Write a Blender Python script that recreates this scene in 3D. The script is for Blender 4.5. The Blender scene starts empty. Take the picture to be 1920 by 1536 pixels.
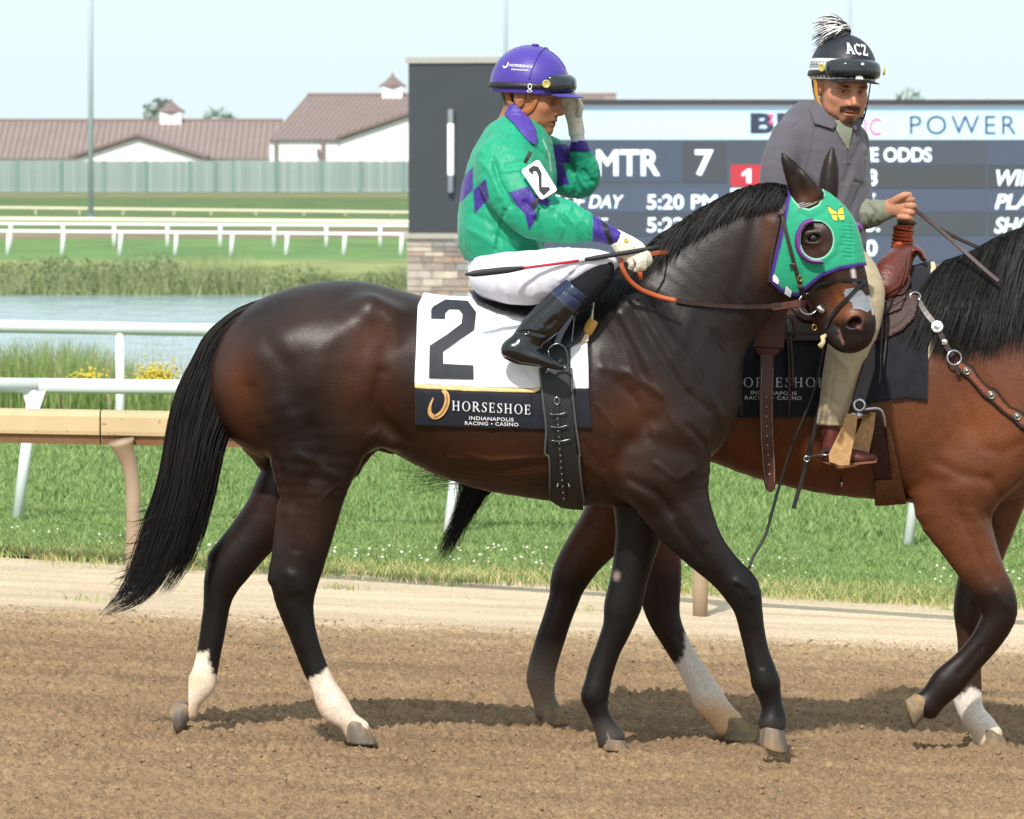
import bpy, bmesh, math, random
import numpy as np
import openvdb
from mathutils import Vector, Matrix

# ------------------------------------------------------------------ camera, sky, sun, exposure
F, HC = 10600.0, 2.05                 # focal length in photo pixels (1920 wide), camera height
scene = bpy.context.scene
COL = scene.collection
cam = bpy.data.cameras.new('camera'); cam_o = bpy.data.objects.new('camera', cam); COL.objects.link(cam_o)
cam_o.location = (0, 0, HC); cam_o.rotation_euler = (math.radians(90), 0, 0)
cam.sensor_width = 36; cam.lens = 36 * F / 1920; cam.shift_y = -456 / 1920
cam.clip_start = 0.5; cam.clip_end = 6000
cam.dof.use_dof = True; cam.dof.focus_distance = 19.9; cam.dof.aperture_fstop = 14
scene.camera = cam_o
SUN_EL, SUN_AZ = math.radians(45), math.radians(194)
world = bpy.data.worlds.new('World'); scene.world = world; world.use_nodes = True
_nt = world.node_tree
_sky = _nt.nodes.new('ShaderNodeTexSky'); _sky.sky_type = 'NISHITA'; _sky.sun_disc = False
_sky.sun_elevation = SUN_EL; _sky.sun_rotation = SUN_AZ; _sky.air_density = 1.0; _sky.dust_density = 2.6; _sky.ozone_density = 2.0
_bg = _nt.nodes['Background']; _bg.inputs[1].default_value = 0.15
_hz = _nt.nodes.new('ShaderNodeMix'); _hz.data_type = 'RGBA'; _hz.inputs[0].default_value = 0.80      # thin bright overcast haze over the clear sky
_hz.inputs[7].default_value = (6.6, 7.75, 8.15, 1)
_nt.links.new(_sky.outputs[0], _hz.inputs[6]); _nt.links.new(_hz.outputs[2], _bg.inputs[0])
sun = bpy.data.lights.new('sun', 'SUN'); sun.energy = 4.8; sun.angle = math.radians(1.5); sun.color = (1.0, 0.955, 0.89)
sun_o = bpy.data.objects.new('sun', sun); COL.objects.link(sun_o)
_sd = Vector((math.sin(SUN_AZ) * math.cos(SUN_EL), math.cos(SUN_AZ) * math.cos(SUN_EL), math.sin(SUN_EL)))
sun_o.rotation_euler = _sd.to_track_quat('Z', 'Y').to_euler(); sun_o.location = (-5, -8, 12)
scene.view_settings.view_transform = 'Standard'; scene.view_settings.look = 'None'
scene.view_settings.exposure = 0.0; scene.view_settings.gamma = 1.0
scene.cycles.max_bounces = 6; scene.cycles.transparent_max_bounces = 6

# ------------------------------------------------------------------ helpers
rng = np.random.default_rng(7); random.seed(7)
A = np.array
def hx(s):
    s = s.lstrip('#'); c = [int(s[i:i+2], 16) / 255 for i in (0, 2, 4)]
    return tuple(x / 12.92 if x <= .04045 else ((x + .055) / 1.055) ** 2.4 for x in c)
def W(px, py, d):                      # a photo position at a known distance -> metres
    return A([(px - 960) * d / F, d, HC - (py - 312) * d / F])
def proj(co):
    return 960 + F * co[:, 0] / co[:, 1], 312 + F * (HC - co[:, 2]) / co[:, 1]
def ground(x, y):
    f = np.clip((48 - np.asarray(y, float)) / 12, 0, 1)
    return (-0.045 * np.clip(np.asarray(x, float), -6, 6) - 0.004) * f

# value noise
def _h(i, j, k, seed):
    n = (i * 374761393 + j * 668265263 + k * 2147483647 + seed * 974634541) & 0x7fffffff
    n = ((n ^ (n >> 13)) * 1274126177) & 0x7fffffff
    n = ((n ^ (n >> 16)) * 668265263) & 0x7fffffff
    return ((n ^ (n >> 15)) & 0xffff) / 32767.5 - 1
def vnoise(p, s, seed=0):
    q = np.asarray(p, float) * s; i = np.floor(q).astype(np.int64); f = q - i; f = f * f * (3 - 2 * f)
    r = 0
    for a in (0, 1):
        for b in (0, 1):
            for c in (0, 1):
                w = (f[:, 0] if a else 1 - f[:, 0]) * (f[:, 1] if b else 1 - f[:, 1]) * (f[:, 2] if c else 1 - f[:, 2])
                r = r + w * _h(i[:, 0] + a, i[:, 1] + b, i[:, 2] + c, seed)
    return r

# ---- materials
MATS = {}
def mat(name, col=(.5, .5, .5), rough=.6, spec=.5, metal=0., n_scale=30., n_amt=.15, bump=.0, b_scale=None, stretch=(1, 1, 1), vcol=False,
        sheen=0., coat=0., emit=None, detail=5, trans=None, col2=None, c2_scale=3., c2_lo=.45, c2_hi=.6, bdist=.01, anis=None):
    if name in MATS: return MATS[name]
    m = bpy.data.materials.new(name); m.use_nodes = True; nt = m.node_tree; N = nt.nodes; L = nt.links
    b = N['Principled BSDF']
    tc = N.new('ShaderNodeTexCoord'); mp = N.new('ShaderNodeMapping'); mp.inputs['Scale'].default_value = stretch
    L.new(tc.outputs['Object'], mp.inputs[0])
    nz = N.new('ShaderNodeTexNoise'); nz.inputs['Scale'].default_value = n_scale; nz.inputs['Detail'].default_value = detail
    L.new(mp.outputs[0], nz.inputs['Vector'])
    if vcol:
        src = N.new('ShaderNodeAttribute'); src.attribute_name = 'Col'; c_out = src.outputs['Color']
    else:
        src = N.new('ShaderNodeRGB'); src.outputs[0].default_value = (*col, 1); c_out = src.outputs[0]
    if col2 is not None:
        n2 = N.new('ShaderNodeTexNoise'); n2.inputs['Scale'].default_value = c2_scale; n2.inputs['Detail'].default_value = 6
        L.new(mp.outputs[0], n2.inputs['Vector'])
        rp = N.new('ShaderNodeMapRange'); rp.inputs['From Min'].default_value = c2_lo; rp.inputs['From Max'].default_value = c2_hi
        L.new(n2.outputs['Fac'], rp.inputs[0])
        mx = N.new('ShaderNodeMix'); mx.data_type = 'RGBA'; L.new(rp.outputs[0], mx.inputs[0]); L.new(c_out, mx.inputs[6]); mx.inputs[7].default_value = (*col2, 1)
        c_out = mx.outputs[2]
    mr = N.new('ShaderNodeMapRange'); mr.inputs['From Min'].default_value = .25; mr.inputs['From Max'].default_value = .75
    mr.inputs['To Min'].default_value = 1 - n_amt; mr.inputs['To Max'].default_value = 1 + n_amt
    L.new(nz.outputs['Fac'], mr.inputs[0])
    vm = N.new('ShaderNodeVectorMath'); vm.operation = 'SCALE'; L.new(c_out, vm.inputs[0]); L.new(mr.outputs[0], vm.inputs['Scale'])
    L.new(vm.outputs[0], b.inputs['Base Color'])
    b.inputs['Roughness'].default_value = rough; b.inputs['Specular IOR Level'].default_value = spec; b.inputs['Metallic'].default_value = metal
    b.inputs['Sheen Weight'].default_value = sheen; b.inputs['Coat Weight'].default_value = coat
    if emit: 
        b.inputs['Emission Strength'].default_value = emit
        L.new(vm.outputs[0], b.inputs['Emission Color'])
    if trans: b.inputs['Transmission Weight'].default_value = trans
    if bump:
        bn = N.new('ShaderNodeBump'); bn.inputs['Strength'].default_value = bump; bn.inputs['Distance'].default_value = bdist
        if b_scale:
            n3 = N.new('ShaderNodeTexNoise'); n3.inputs['Scale'].default_value = b_scale; n3.inputs['Detail'].default_value = 4
            L.new(mp.outputs[0], n3.inputs['Vector']); L.new(n3.outputs['Fac'], bn.inputs['Height'])
        else: L.new(nz.outputs['Fac'], bn.inputs['Height'])
        L.new(bn.outputs[0], b.inputs['Normal'])
    MATS[name] = m
    return m

# ---- objects
def thing(name, label, cat, loc=(0, 0, 0), group=None):
    o = bpy.data.objects.new(name, None); o.empty_display_size = .1; COL.objects.link(o); o.location = loc
    o['label'] = label; o['category'] = cat
    if group: o['group'] = group
    return o
def tag(o, label=None, cat=None, group=None, kind=None):
    for k, v in (('label', label), ('category', cat), ('group', group), ('kind', kind)):
        if v: o[k] = v
    return o
def wmat(o):
    b = Matrix.LocRotScale(o.location, o.rotation_euler, o.scale)
    return b if o.parent is None else wmat(o.parent) @ o.matrix_parent_inverse @ b
def link(name, me, m=None, parent=None, smooth=True, world=True):
    o = bpy.data.objects.new(name, me); COL.objects.link(o)
    if m is not None: me.materials.append(m)
    if smooth and len(me.polygons): me.polygons.foreach_set('use_smooth', np.ones(len(me.polygons), bool))
    if parent is not None:
        o.parent = parent
        if world: o.matrix_parent_inverse = wmat(parent).inverted()
    return o
def mesh_np(name, co, faces, col=None):
    """faces: int array (n,3|4) or a list of such arrays, or a list of tuples"""
    me = bpy.data.meshes.new(name); co = np.asarray(co, np.float32)
    if isinstance(faces, np.ndarray): faces = [faces]
    if len(faces) and isinstance(faces[0], np.ndarray):
        nf = sum(len(f) for f in faces); vs = np.concatenate([f.ravel() for f in faces]).astype(np.int32)
        tot = np.concatenate([np.full(len(f), f.shape[1], np.int32) for f in faces]); st = np.concatenate([[0], np.cumsum(tot)[:-1]]).astype(np.int32)
        me.vertices.add(len(co)); me.vertices.foreach_set('co', co.ravel())
        me.loops.add(len(vs)); me.loops.foreach_set('vertex_index', vs)
        me.polygons.add(nf); me.polygons.foreach_set('loop_start', st); me.polygons.foreach_set('loop_total', tot)
        me.update(calc_edges=True)
    else:
        me.from_pydata([tuple(map(float, c)) for c in co], [], [tuple(map(int, f)) for f in faces]); me.update()
    if col is not None:
        a = me.color_attributes.new('Col', 'FLOAT_COLOR', 'POINT')
        c4 = np.ones((len(co), 4), np.float32); c4[:, :3] = col; a.data.foreach_set('color', c4.ravel())
    return me
class MB:                               # collects simple shapes into one mesh
    def __init__(s): s.v = []; s.f = []
    def add(s, vs, fs):
        n = len(s.v); s.v += [tuple(map(float, v)) for v in vs]; s.f += [tuple(i + n for i in f) for f in fs]; return s
    def box(s, lo, hi, M=None, bev=0.):
        x0, y0, z0 = lo; x1, y1, z1 = hi
        if bev <= 0:
            vs = [(x0, y0, z0), (x1, y0, z0), (x1, y1, z0), (x0, y1, z0), (x0, y0, z1), (x1, y0, z1), (x1, y1, z1), (x0, y1, z1)]
            fs = [(0, 3, 2, 1), (4, 5, 6, 7), (0, 1, 5, 4), (1, 2, 6, 5), (2, 3, 7, 6), (3, 0, 4, 7)]
        else:
            bm = bmesh.new(); bmesh.ops.create_cube(bm, size=1)
            for v in bm.verts: v.co = Vector(((x0 + x1) / 2 + v.co.x * (x1 - x0), (y0 + y1) / 2 + v.co.y * (y1 - y0), (z0 + z1) / 2 + v.co.z * (z1 - z0)))
            bmesh.ops.bevel(bm, geom=bm.edges[:], offset=bev, segments=2, affect='EDGES', profile=.5)
            bm.verts.index_update(); vs = [tuple(v.co) for v in bm.verts]; fs = [tuple(v.index for v in f.verts) for f in bm.faces]; bm.free()
        if M is not None: vs = [tuple(M @ Vector(v)) for v in vs]
        return s.add(vs, fs)
    def tube(s, pts, r, n=10, cap=True, lat=None, flat=1.):
        """sweep along pts; r scalar or list; flat scales the radius along lat"""
        P = [Vector(p) for p in pts]; m = len(P); rr = list(r) if hasattr(r, '__len__') else [r] * m
        vs = []; fs = []; up = Vector(lat) if lat is not None else None; prev = None
        for i in range(m):
            t = (P[min(i + 1, m - 1)] - P[max(i - 1, 0)]).normalized()
            if up is not None: a = (up - up.dot(t) * t)
            elif prev is None: a = Vector((0, 1, 0)) if abs(t.y) < .9 else Vector((1, 0, 0)); a = a - a.dot(t) * t
            else: a = prev - prev.dot(t) * t
            a.normalize(); prev = a; b = t.cross(a)
            for j in range(n):
                w = 2 * math.pi * j / n
                vs.append(tuple(P[i] + a * (math.cos(w) * rr[i] * flat) + b * (math.sin(w) * rr[i])))
        for i in range(m - 1):
            for j in range(n):
                k = (j + 1) % n; fs.append((i * n + j, i * n + k, (i + 1) * n + k, (i + 1) * n + j))
        if cap: fs.append(tuple(range(n - 1, -1, -1))); fs.append(tuple((m - 1) * n + j for j in range(n)))
        return s.add(vs, fs)
    def strap(s, pts, w, t, nrm):
        """flat strap: width w in the direction across, thickness t along nrm (a vector or one per point)"""
        P = [Vector(p) for p in pts]; m = len(P); vs = []; fs = []
        ww = list(w) if hasattr(w, '__len__') else [w] * m
        for i in range(m):
            tg = (P[min(i + 1, m - 1)] - P[max(i - 1, 0)]).normalized()
            n = Vector(nrm[i]) if hasattr(nrm[0], '__len__') else Vector(nrm)
            n = (n - n.dot(tg) * tg).normalized(); c = tg.cross(n)
            for a, b in ((-1, -.5), (-.8, .5), (.8, .5), (1, -.5)): vs.append(tuple(P[i] + c * (a * ww[i] / 2) + n * (b * t)))
        for i in range(m - 1):
            for j in range(4):
                k = (j + 1) % 4; fs.append((i * 4 + j, (i + 1) * 4 + j, (i + 1) * 4 + k, i * 4 + k))
        fs += [(0, 1, 2, 3), tuple((m - 1) * 4 + j for j in (3, 2, 1, 0))]
        return s.add(vs, fs)
    def lathe(s, prof, M=None, n=16):
        vs = []; fs = []
        for (r, z) in prof:
            for j in range(n): w = 2 * math.pi * j / n; vs.append((r * math.cos(w), r * math.sin(w), z))
        for i in range(len(prof) - 1):
            for j in range(n): k = (j + 1) % n; fs.append((i * n + j, i * n + k, (i + 1) * n + k, (i + 1) * n + j))
        fs.append(tuple(range(n - 1, -1, -1))); fs.append(tuple((len(prof) - 1) * n + j for j in range(n)))
        if M is not None: vs = [tuple(M @ Vector(v)) for v in vs]
        return s.add(vs, fs)
    def torus(s, c, nrm, R, r, n=24, m=8, a0=0., a1=2 * math.pi, sx=1., sz=1.):
        q = Vector(nrm).to_track_quat('Z', 'Y').to_matrix(); full = abs(a1 - a0 - 2 * math.pi) < 1e-6; k = n if full else n + 1
        vs = []; fs = []
        for i in range(k):
            w = a0 + (a1 - a0) * i / n; d = Vector((math.cos(w) * sx, math.sin(w) * sz, 0))
            for j in range(m):
                u = 2 * math.pi * j / m; vs.append(tuple(Vector(c) + q @ (d * (R + r * math.cos(u)) + Vector((0, 0, r * math.sin(u))))))
        for i in range(n):
            for j in range(m):
                i2 = (i + 1) % k; j2 = (j + 1) % m; fs.append((i * m + j, i2 * m + j, i2 * m + j2, i * m + j2))
        return s.add(vs, fs)
    def prism(s, poly, n_vec, t):
        """extrude a planar polygon (3-D points) by t along n_vec"""
        P = [Vector(p) for p in poly]; n = len(P); d = Vector(n_vec) * t
        return s.add([tuple(p) for p in P] + [tuple(p + d) for p in P], [tuple(range(n - 1, -1, -1)), tuple(range(n, 2 * n))] + [(i, (i + 1) % n, n + (i + 1) % n, n + i) for i in range(n)])
    def build(s, name, m=None, parent=None, smooth=False, world=True):
        me = bpy.data.meshes.new(name); me.from_pydata(s.v, [], s.f); me.update()
        bm = bmesh.new(); bm.from_mesh(me); bmesh.ops.recalc_face_normals(bm, faces=bm.faces); bm.to_mesh(me); bm.free()
        if smooth == 'auto':
            o = link(name, me, m, parent, True, world); me.set_sharp_from_angle(angle=math.radians(35)); return o
        return link(name, me, m, parent, smooth, world)
def crv(pts, n=4):                      # Catmull-Rom through points
    P = np.asarray(pts, float); P = np.vstack([2 * P[0] - P[1], P, 2 * P[-1] - P[-2]]); out = []
    for i in range(1, len(P) - 2):
        p0, p1, p2, p3 = P[i-1:i+3]
        for t in np.arange(n) / n:
            out.append(.5 * (2 * p1 + (p2 - p0) * t + (2 * p0 - 5 * p1 + 4 * p2 - p3) * t * t + (3 * p1 - p0 - 3 * p2 + p3) * t ** 3))
    out.append(P[-2]); return A(out)
def text2d(s, size=1., bold=0., shear=0., space=1., z=False):
    cu = bpy.data.curves.new('lettering', 'FONT'); cu.body = s; cu.size = size; cu.bevel_depth = max(0, bold); cu.bevel_resolution = 0; cu.fill_mode = 'FRONT'; cu.offset = min(0, bold); cu.shear = shear; cu.space_character = space; cu.resolution_u = 4
    o = bpy.data.objects.new('lettering', cu); me = o.to_mesh()
    v = A([tuple(p.co) for p in me.vertices]); v = v if z else v[:, :2]; f = [tuple(p.vertices) for p in me.polygons]
    o.to_mesh_clear(); bpy.data.objects.remove(o); bpy.data.curves.remove(cu)
    return v, f

# ------------------------------------------------------------------ solids from distance fields
class Vol:
    def __init__(s, lo, hi, h):
        s.lo = A(lo, float); s.h = h; s.n = np.ceil((A(hi) - s.lo) / h).astype(int) + 1
        s.a = np.full(s.n, .5, np.float32)
    def box(s, lo, hi):
        i0 = np.clip(np.floor((lo - s.lo) / s.h).astype(int), 0, s.n); i1 = np.clip(np.ceil((hi - s.lo) / s.h).astype(int) + 1, 0, s.n)
        sl = tuple(slice(a, b) for a, b in zip(i0, i1))
        g = [(s.lo[k] + s.h * np.arange(i0[k], i1[k])).astype(np.float32) for k in range(3)]
        return sl, g[0][:, None, None], g[1][None, :, None], g[2][None, None, :]
    @staticmethod
    def smin(a, b, k):
        if k <= 0: return np.minimum(a, b)
        h = np.maximum(k - np.abs(a - b), 0) / k
        return np.minimum(a, b) - h * h * k * .25
    def _put(s, sl, d, k, sub):
        s.a[sl] = -s.smin(-s.a[sl], d, k) if sub else s.smin(s.a[sl], d, k)
    def ell(s, c, r, R=None, k=.02, sub=False):
        c = A(c, float); r = A(r, float); m = r.max() + k + .06
        sl, X, Y, Z = s.box(c - m, c + m); X = X - c[0]; Y = Y - c[1]; Z = Z - c[2]
        if R is not None: X, Y, Z = (R[0][i] * X + R[1][i] * Y + R[2][i] * Z for i in range(3))
        k0 = np.sqrt((X / r[0]) ** 2 + (Y / r[1]) ** 2 + (Z / r[2]) ** 2); k1 = np.sqrt((X / r[0] ** 2) ** 2 + (Y / r[1] ** 2) ** 2 + (Z / r[2] ** 2) ** 2) + 1e-6
        s._put(sl, k0 * (k0 - 1) / k1, k, sub)
    def limb(s, st, k=.03, lat=(0, 1, 0), sub=3, cut=False):
        st = np.asarray(st, float); st = crv(st, sub) if sub > 1 and len(st) > 2 else st
        lat = A(lat, float)
        mx = st[:, 3:5].max() + k + .06
        slL, X, Y, Z = s.box(st[:, :3].min(0) - mx, st[:, :3].max(0) + mx)
        if min(len(X), Y.shape[1], Z.shape[2]) == 0: return
        T = np.full((X.shape[0], Y.shape[1], Z.shape[2]), .5, np.float32); o = A([slL[i].start for i in range(3)])
        for p, q in zip(st[:-1], st[1:]):
            a, b = p[:3], q[:3]; ab = b - a; Ln = np.linalg.norm(ab)
            if Ln < 1e-6: continue
            m = max(p[3:5].max(), q[3:5].max()) + k + .06
            sl, x, y, z = s.box(np.minimum(a, b) - m, np.maximum(a, b) + m)
            if min(x.shape[0], y.shape[1], z.shape[2]) == 0: continue
            t = ab / Ln; l = lat - lat.dot(t) * t; l /= np.linalg.norm(l); n = np.cross(t, l)
            x = x - np.float32(a[0]); y = y - np.float32(a[1]); z = z - np.float32(a[2])
            al = (x * np.float32(t[0]) + y * np.float32(t[1]) + z * np.float32(t[2])); u = np.clip(al / np.float32(Ln), 0, 1)
            qt = al - u * np.float32(Ln); qn = x * np.float32(n[0]) + y * np.float32(n[1]) + z * np.float32(n[2]); ql = x * np.float32(l[0]) + y * np.float32(l[1]) + z * np.float32(l[2])
            R = np.float32(p[3]) + u * np.float32(q[3] - p[3]); S = np.float32(p[4]) + u * np.float32(q[4] - p[4]); M_ = np.minimum(R, S)
            a1, a2, a3 = qn / R, ql / S, qt / M_
            k0 = np.sqrt(a1 * a1 + a2 * a2 + a3 * a3); a1 /= R; a2 /= S; a3 /= M_
            d = k0 * (k0 - 1) / (np.sqrt(a1 * a1 + a2 * a2 + a3 * a3) + np.float32(1e-6))
            sT = tuple(slice(sl[i].start - o[i], sl[i].stop - o[i]) for i in range(3))
            T[sT] = np.minimum(T[sT], d)
        s._put(slL, T, k, cut)
    def sample(s, p):
        q = (np.asarray(p) - s.lo) / s.h; i = np.clip(np.floor(q).astype(int), 0, s.n - 2); f = np.clip(q - i, 0, 1); r = 0
        for a in (0, 1):
            for b in (0, 1):
                for c in (0, 1):
                    w = (f[..., 0] if a else 1 - f[..., 0]) * (f[..., 1] if b else 1 - f[..., 1]) * (f[..., 2] if c else 1 - f[..., 2])
                    r = r + w * s.a[i[..., 0] + a, i[..., 1] + b, i[..., 2] + c]
        return r
    def surf(s, px, py, off=0., d0=None, far=False):
        """where the sight line through photo position (px,py) first meets the surface grown by off"""
        px = np.atleast_1d(A(px, float)); py = np.atleast_1d(A(py, float))
        y0, y1 = s.lo[1] + s.h, s.lo[1] + s.h * (s.n[1] - 2)
        ds = np.arange(y0, y1, .004); ds = ds[::-1] if far else ds
        P = np.stack([(px[:, None] - 960) * ds / F, np.broadcast_to(ds, (len(px), len(ds))), HC - (py[:, None] - 312) * ds / F], -1)
        v = s.sample(P) - off; hit = v < 0; ok = hit.any(1); i = np.where(ok, hit.argmax(1), np.argmin(v, 1)); i = np.maximum(i, 1)
        r = np.arange(len(px)); va, vb = v[r, i - 1], v[r, i]; t = np.where(ok, va / np.where(np.abs(va - vb) < 1e-9, 1e-9, va - vb), 1.)
        d = ds[i - 1] + np.clip(t, 0, 1) * (ds[i] - ds[i - 1])
        return np.stack([(px - 960) * d / F, d, HC - (py - 312) * d / F], -1)
    def grad(s, p):
        e = s.h; g = np.stack([s.sample(p + A(v) * e) - s.sample(p - A(v) * e) for v in ((1, 0, 0), (0, 1, 0), (0, 0, 1))], -1)
        return g / (np.linalg.norm(g, axis=-1, keepdims=True) + 1e-9)
    def resample(s, lo, hi, h):
        v = Vol(lo, hi, h); g = [v.lo[k] + h * np.arange(v.n[k]) for k in range(3)]
        for i in range(v.n[0]):
            P = np.stack(np.broadcast_arrays(g[0][i], g[1][:, None], g[2][None, :]), -1); v.a[i] = s.sample(P)
        return v
    def polygonize(s, iso=0., smooth=2):
        a = s.a.copy(); a[0] = a[-1] = .5; a[:, 0] = a[:, -1] = .5; a[:, :, 0] = a[:, :, -1] = .5
        g = openvdb.FloatGrid(.5); g.copyFromArray(np.ascontiguousarray(a)); p, q = g.convertToQuads(iso)
        p = p.astype(np.float64) * s.h + s.lo; q = q.astype(np.int64)
        if len(p) == 0: return p, q
        return relax(p, q, smooth), q
def relax(p, q, n):
    e = np.vstack([q[:, [0, 1]], q[:, [1, 2]], q[:, [2, 3]], q[:, [3, 0]]]); i = np.concatenate([e[:, 0], e[:, 1]]); j = np.concatenate([e[:, 1], e[:, 0]])
    cnt = np.bincount(i, minlength=len(p))[:, None]
    for w in [.5, -.52] * n:
        s = np.stack([np.bincount(i, p[j, k], minlength=len(p)) for k in range(3)], 1); p = p + w * (s / np.maximum(cnt, 1) - p)
    return p
def normals(p, q):
    n = np.cross(p[q[:, 2]] - p[q[:, 0]], p[q[:, 3]] - p[q[:, 1]]); r = np.zeros_like(p)
    for k in range(4):
        for c in range(3): r[:, c] += np.bincount(q[:, k], n[:, c], minlength=len(p))
    return r / (np.linalg.norm(r, axis=1, keepdims=True) + 1e-12)
def pl_dist(px, py, pts, closed=False):
    P = np.asarray(pts, float); d = np.full(px.shape, 1e9)
    Q = np.roll(P, -1, 0) if closed else P[1:]
    for a, b in zip(P, Q):
        e = b - a; t = np.clip(((px - a[0]) * e[0] + (py - a[1]) * e[1]) / (e @ e + 1e-9), 0, 1)
        d = np.minimum(d, np.hypot(px - a[0] - t * e[0], py - a[1] - t * e[1]))
    return d
def poly_sd(px, py, pts):
    P = np.asarray(pts, float); d = pl_dist(px, py, P, True); ins = np.zeros(px.shape, bool)
    for a, b in zip(P, np.roll(P, -1, 0)):
        c = ((a[1] > py) != (b[1] > py)); xx = (b[0] - a[0]) * (py - a[1]) / ((b[1] - a[1]) if b[1] != a[1] else 1e-9) + a[0]
        ins ^= c & (px < xx)
    return np.where(ins, -d, d)
def carve(co, q, sts, near=True, flip=1):
    """muscle lines, folds and veins: each (points, width px, height m) pushes the surface along its normal"""
    n = normals(co, q); px, py = proj(co); fac = np.clip((-n[:, 1] if near else n[:, 1]) * 1.6, 0, 1); dsp = np.zeros(len(co))
    for pts, w, h in sts: dsp += h * np.exp(-(pl_dist(px, py, pts) / w) ** 2)
    return co + n * (dsp * fac)[:, None]
def blobs(co, col, bl):
    px, py = proj(co)
    for (x, y, rx, ry, ang, c, s) in bl:
        ca, sa = math.cos(math.radians(ang)), math.sin(math.radians(ang)); u = (px - x) * ca + (py - y) * sa; v = -(px - x) * sa + (py - y) * ca
        w = (s * np.exp(-(u / rx) ** 2 - (v / ry) ** 2))[:, None]; col = col * (1 - w) + A(c) * w
    return col
def mixc(col, c, w): w = np.clip(w, 0, 1)[:, None]; return col * (1 - w) + A(c) * w
def shell(V, poly, t0, t1, h, pad=.03, smooth=1, yr=None, hole=None):
    """a sheet of cloth or leather lying on V, cut to an outline given in photo positions at the sheet's distance"""
    P = np.asarray(poly, float); yl, yh = yr if yr else (V.lo[1], V.lo[1] + V.h * (V.n[1] - 1))
    c = [W(x, y, d) for x, y in P for d in (yl, yh)]; lo = np.min(c, 0) - pad; hi = np.max(c, 0) + pad; lo[1], hi[1] = yl, yh
    lo = np.maximum(lo, V.lo); hi = np.minimum(hi, V.lo + V.h * (V.n - 1))
    v = V.resample(lo, hi, h); d = v.a; m = (d < t1 + 4 * h) & (d > t0 - 4 * h); ix = np.argwhere(m); co = ix * h + v.lo
    px, py = proj(co); s = poly_sd(px, py, P) * co[:, 1] / F
    for hp in (hole or []): s = np.maximum(s, -poly_sd(px, py, hp) * co[:, 1] / F)
    dd = d[m]; r = np.maximum(np.maximum(dd - t1, t0 - dd), s); v.a[:] = .5; v.a[m] = r
    # fill the outside with a signed far value so that edges close cleanly
    return v.polygonize(0., smooth)
def body_mesh(name, co, q, m, parent=None, col=None):
    return link(name, mesh_np(name, co, q, col), m, parent)
def on(V, pts, off=.004, n=4):          # a curve lying on the surface of V through photo positions
    p = crv(pts, n) if len(pts) > 2 else np.linspace(pts[0], pts[1], n + 1)
    return V.surf(p[:, 0], p[:, 1], off)
def decal(V, v2, f, org, ux, uy, off, m, name, parent, cell=.03, side=None):
    """lettering or emblem laid on the surface: 2-D outline -> photo positions -> on V"""
    bm = bmesh.new(); vs = [bm.verts.new((a, b, 0)) for a, b in v2]
    for t in f:
        try: bm.faces.new([vs[i] for i in t])
        except ValueError: pass
    lo, hi = np.min(v2, 0), np.max(v2, 0)
    for ax in (0, 1):
        for c in np.arange(lo[ax] + cell, hi[ax], cell):
            no = (1, 0, 0) if ax == 0 else (0, 1, 0); pc = (c, 0, 0) if ax == 0 else (0, c, 0)
            bmesh.ops.bisect_plane(bm, geom=bm.verts[:] + bm.edges[:] + bm.faces[:], plane_co=pc, plane_no=no, dist=1e-7)
    bm.verts.index_update(); v = A([tuple(x.co) for x in bm.verts]); fc = [tuple(x.index for x in g.verts) for g in bm.faces]; bm.free()
    px = org[0] + v[:, 0] * ux[0] + v[:, 1] * uy[0]; py = org[1] + v[:, 0] * ux[1] + v[:, 1] * uy[1]
    co = V.surf(px, py, off)
    return link(name, mesh_np(name, co, fc), m, parent, smooth=False)

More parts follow.
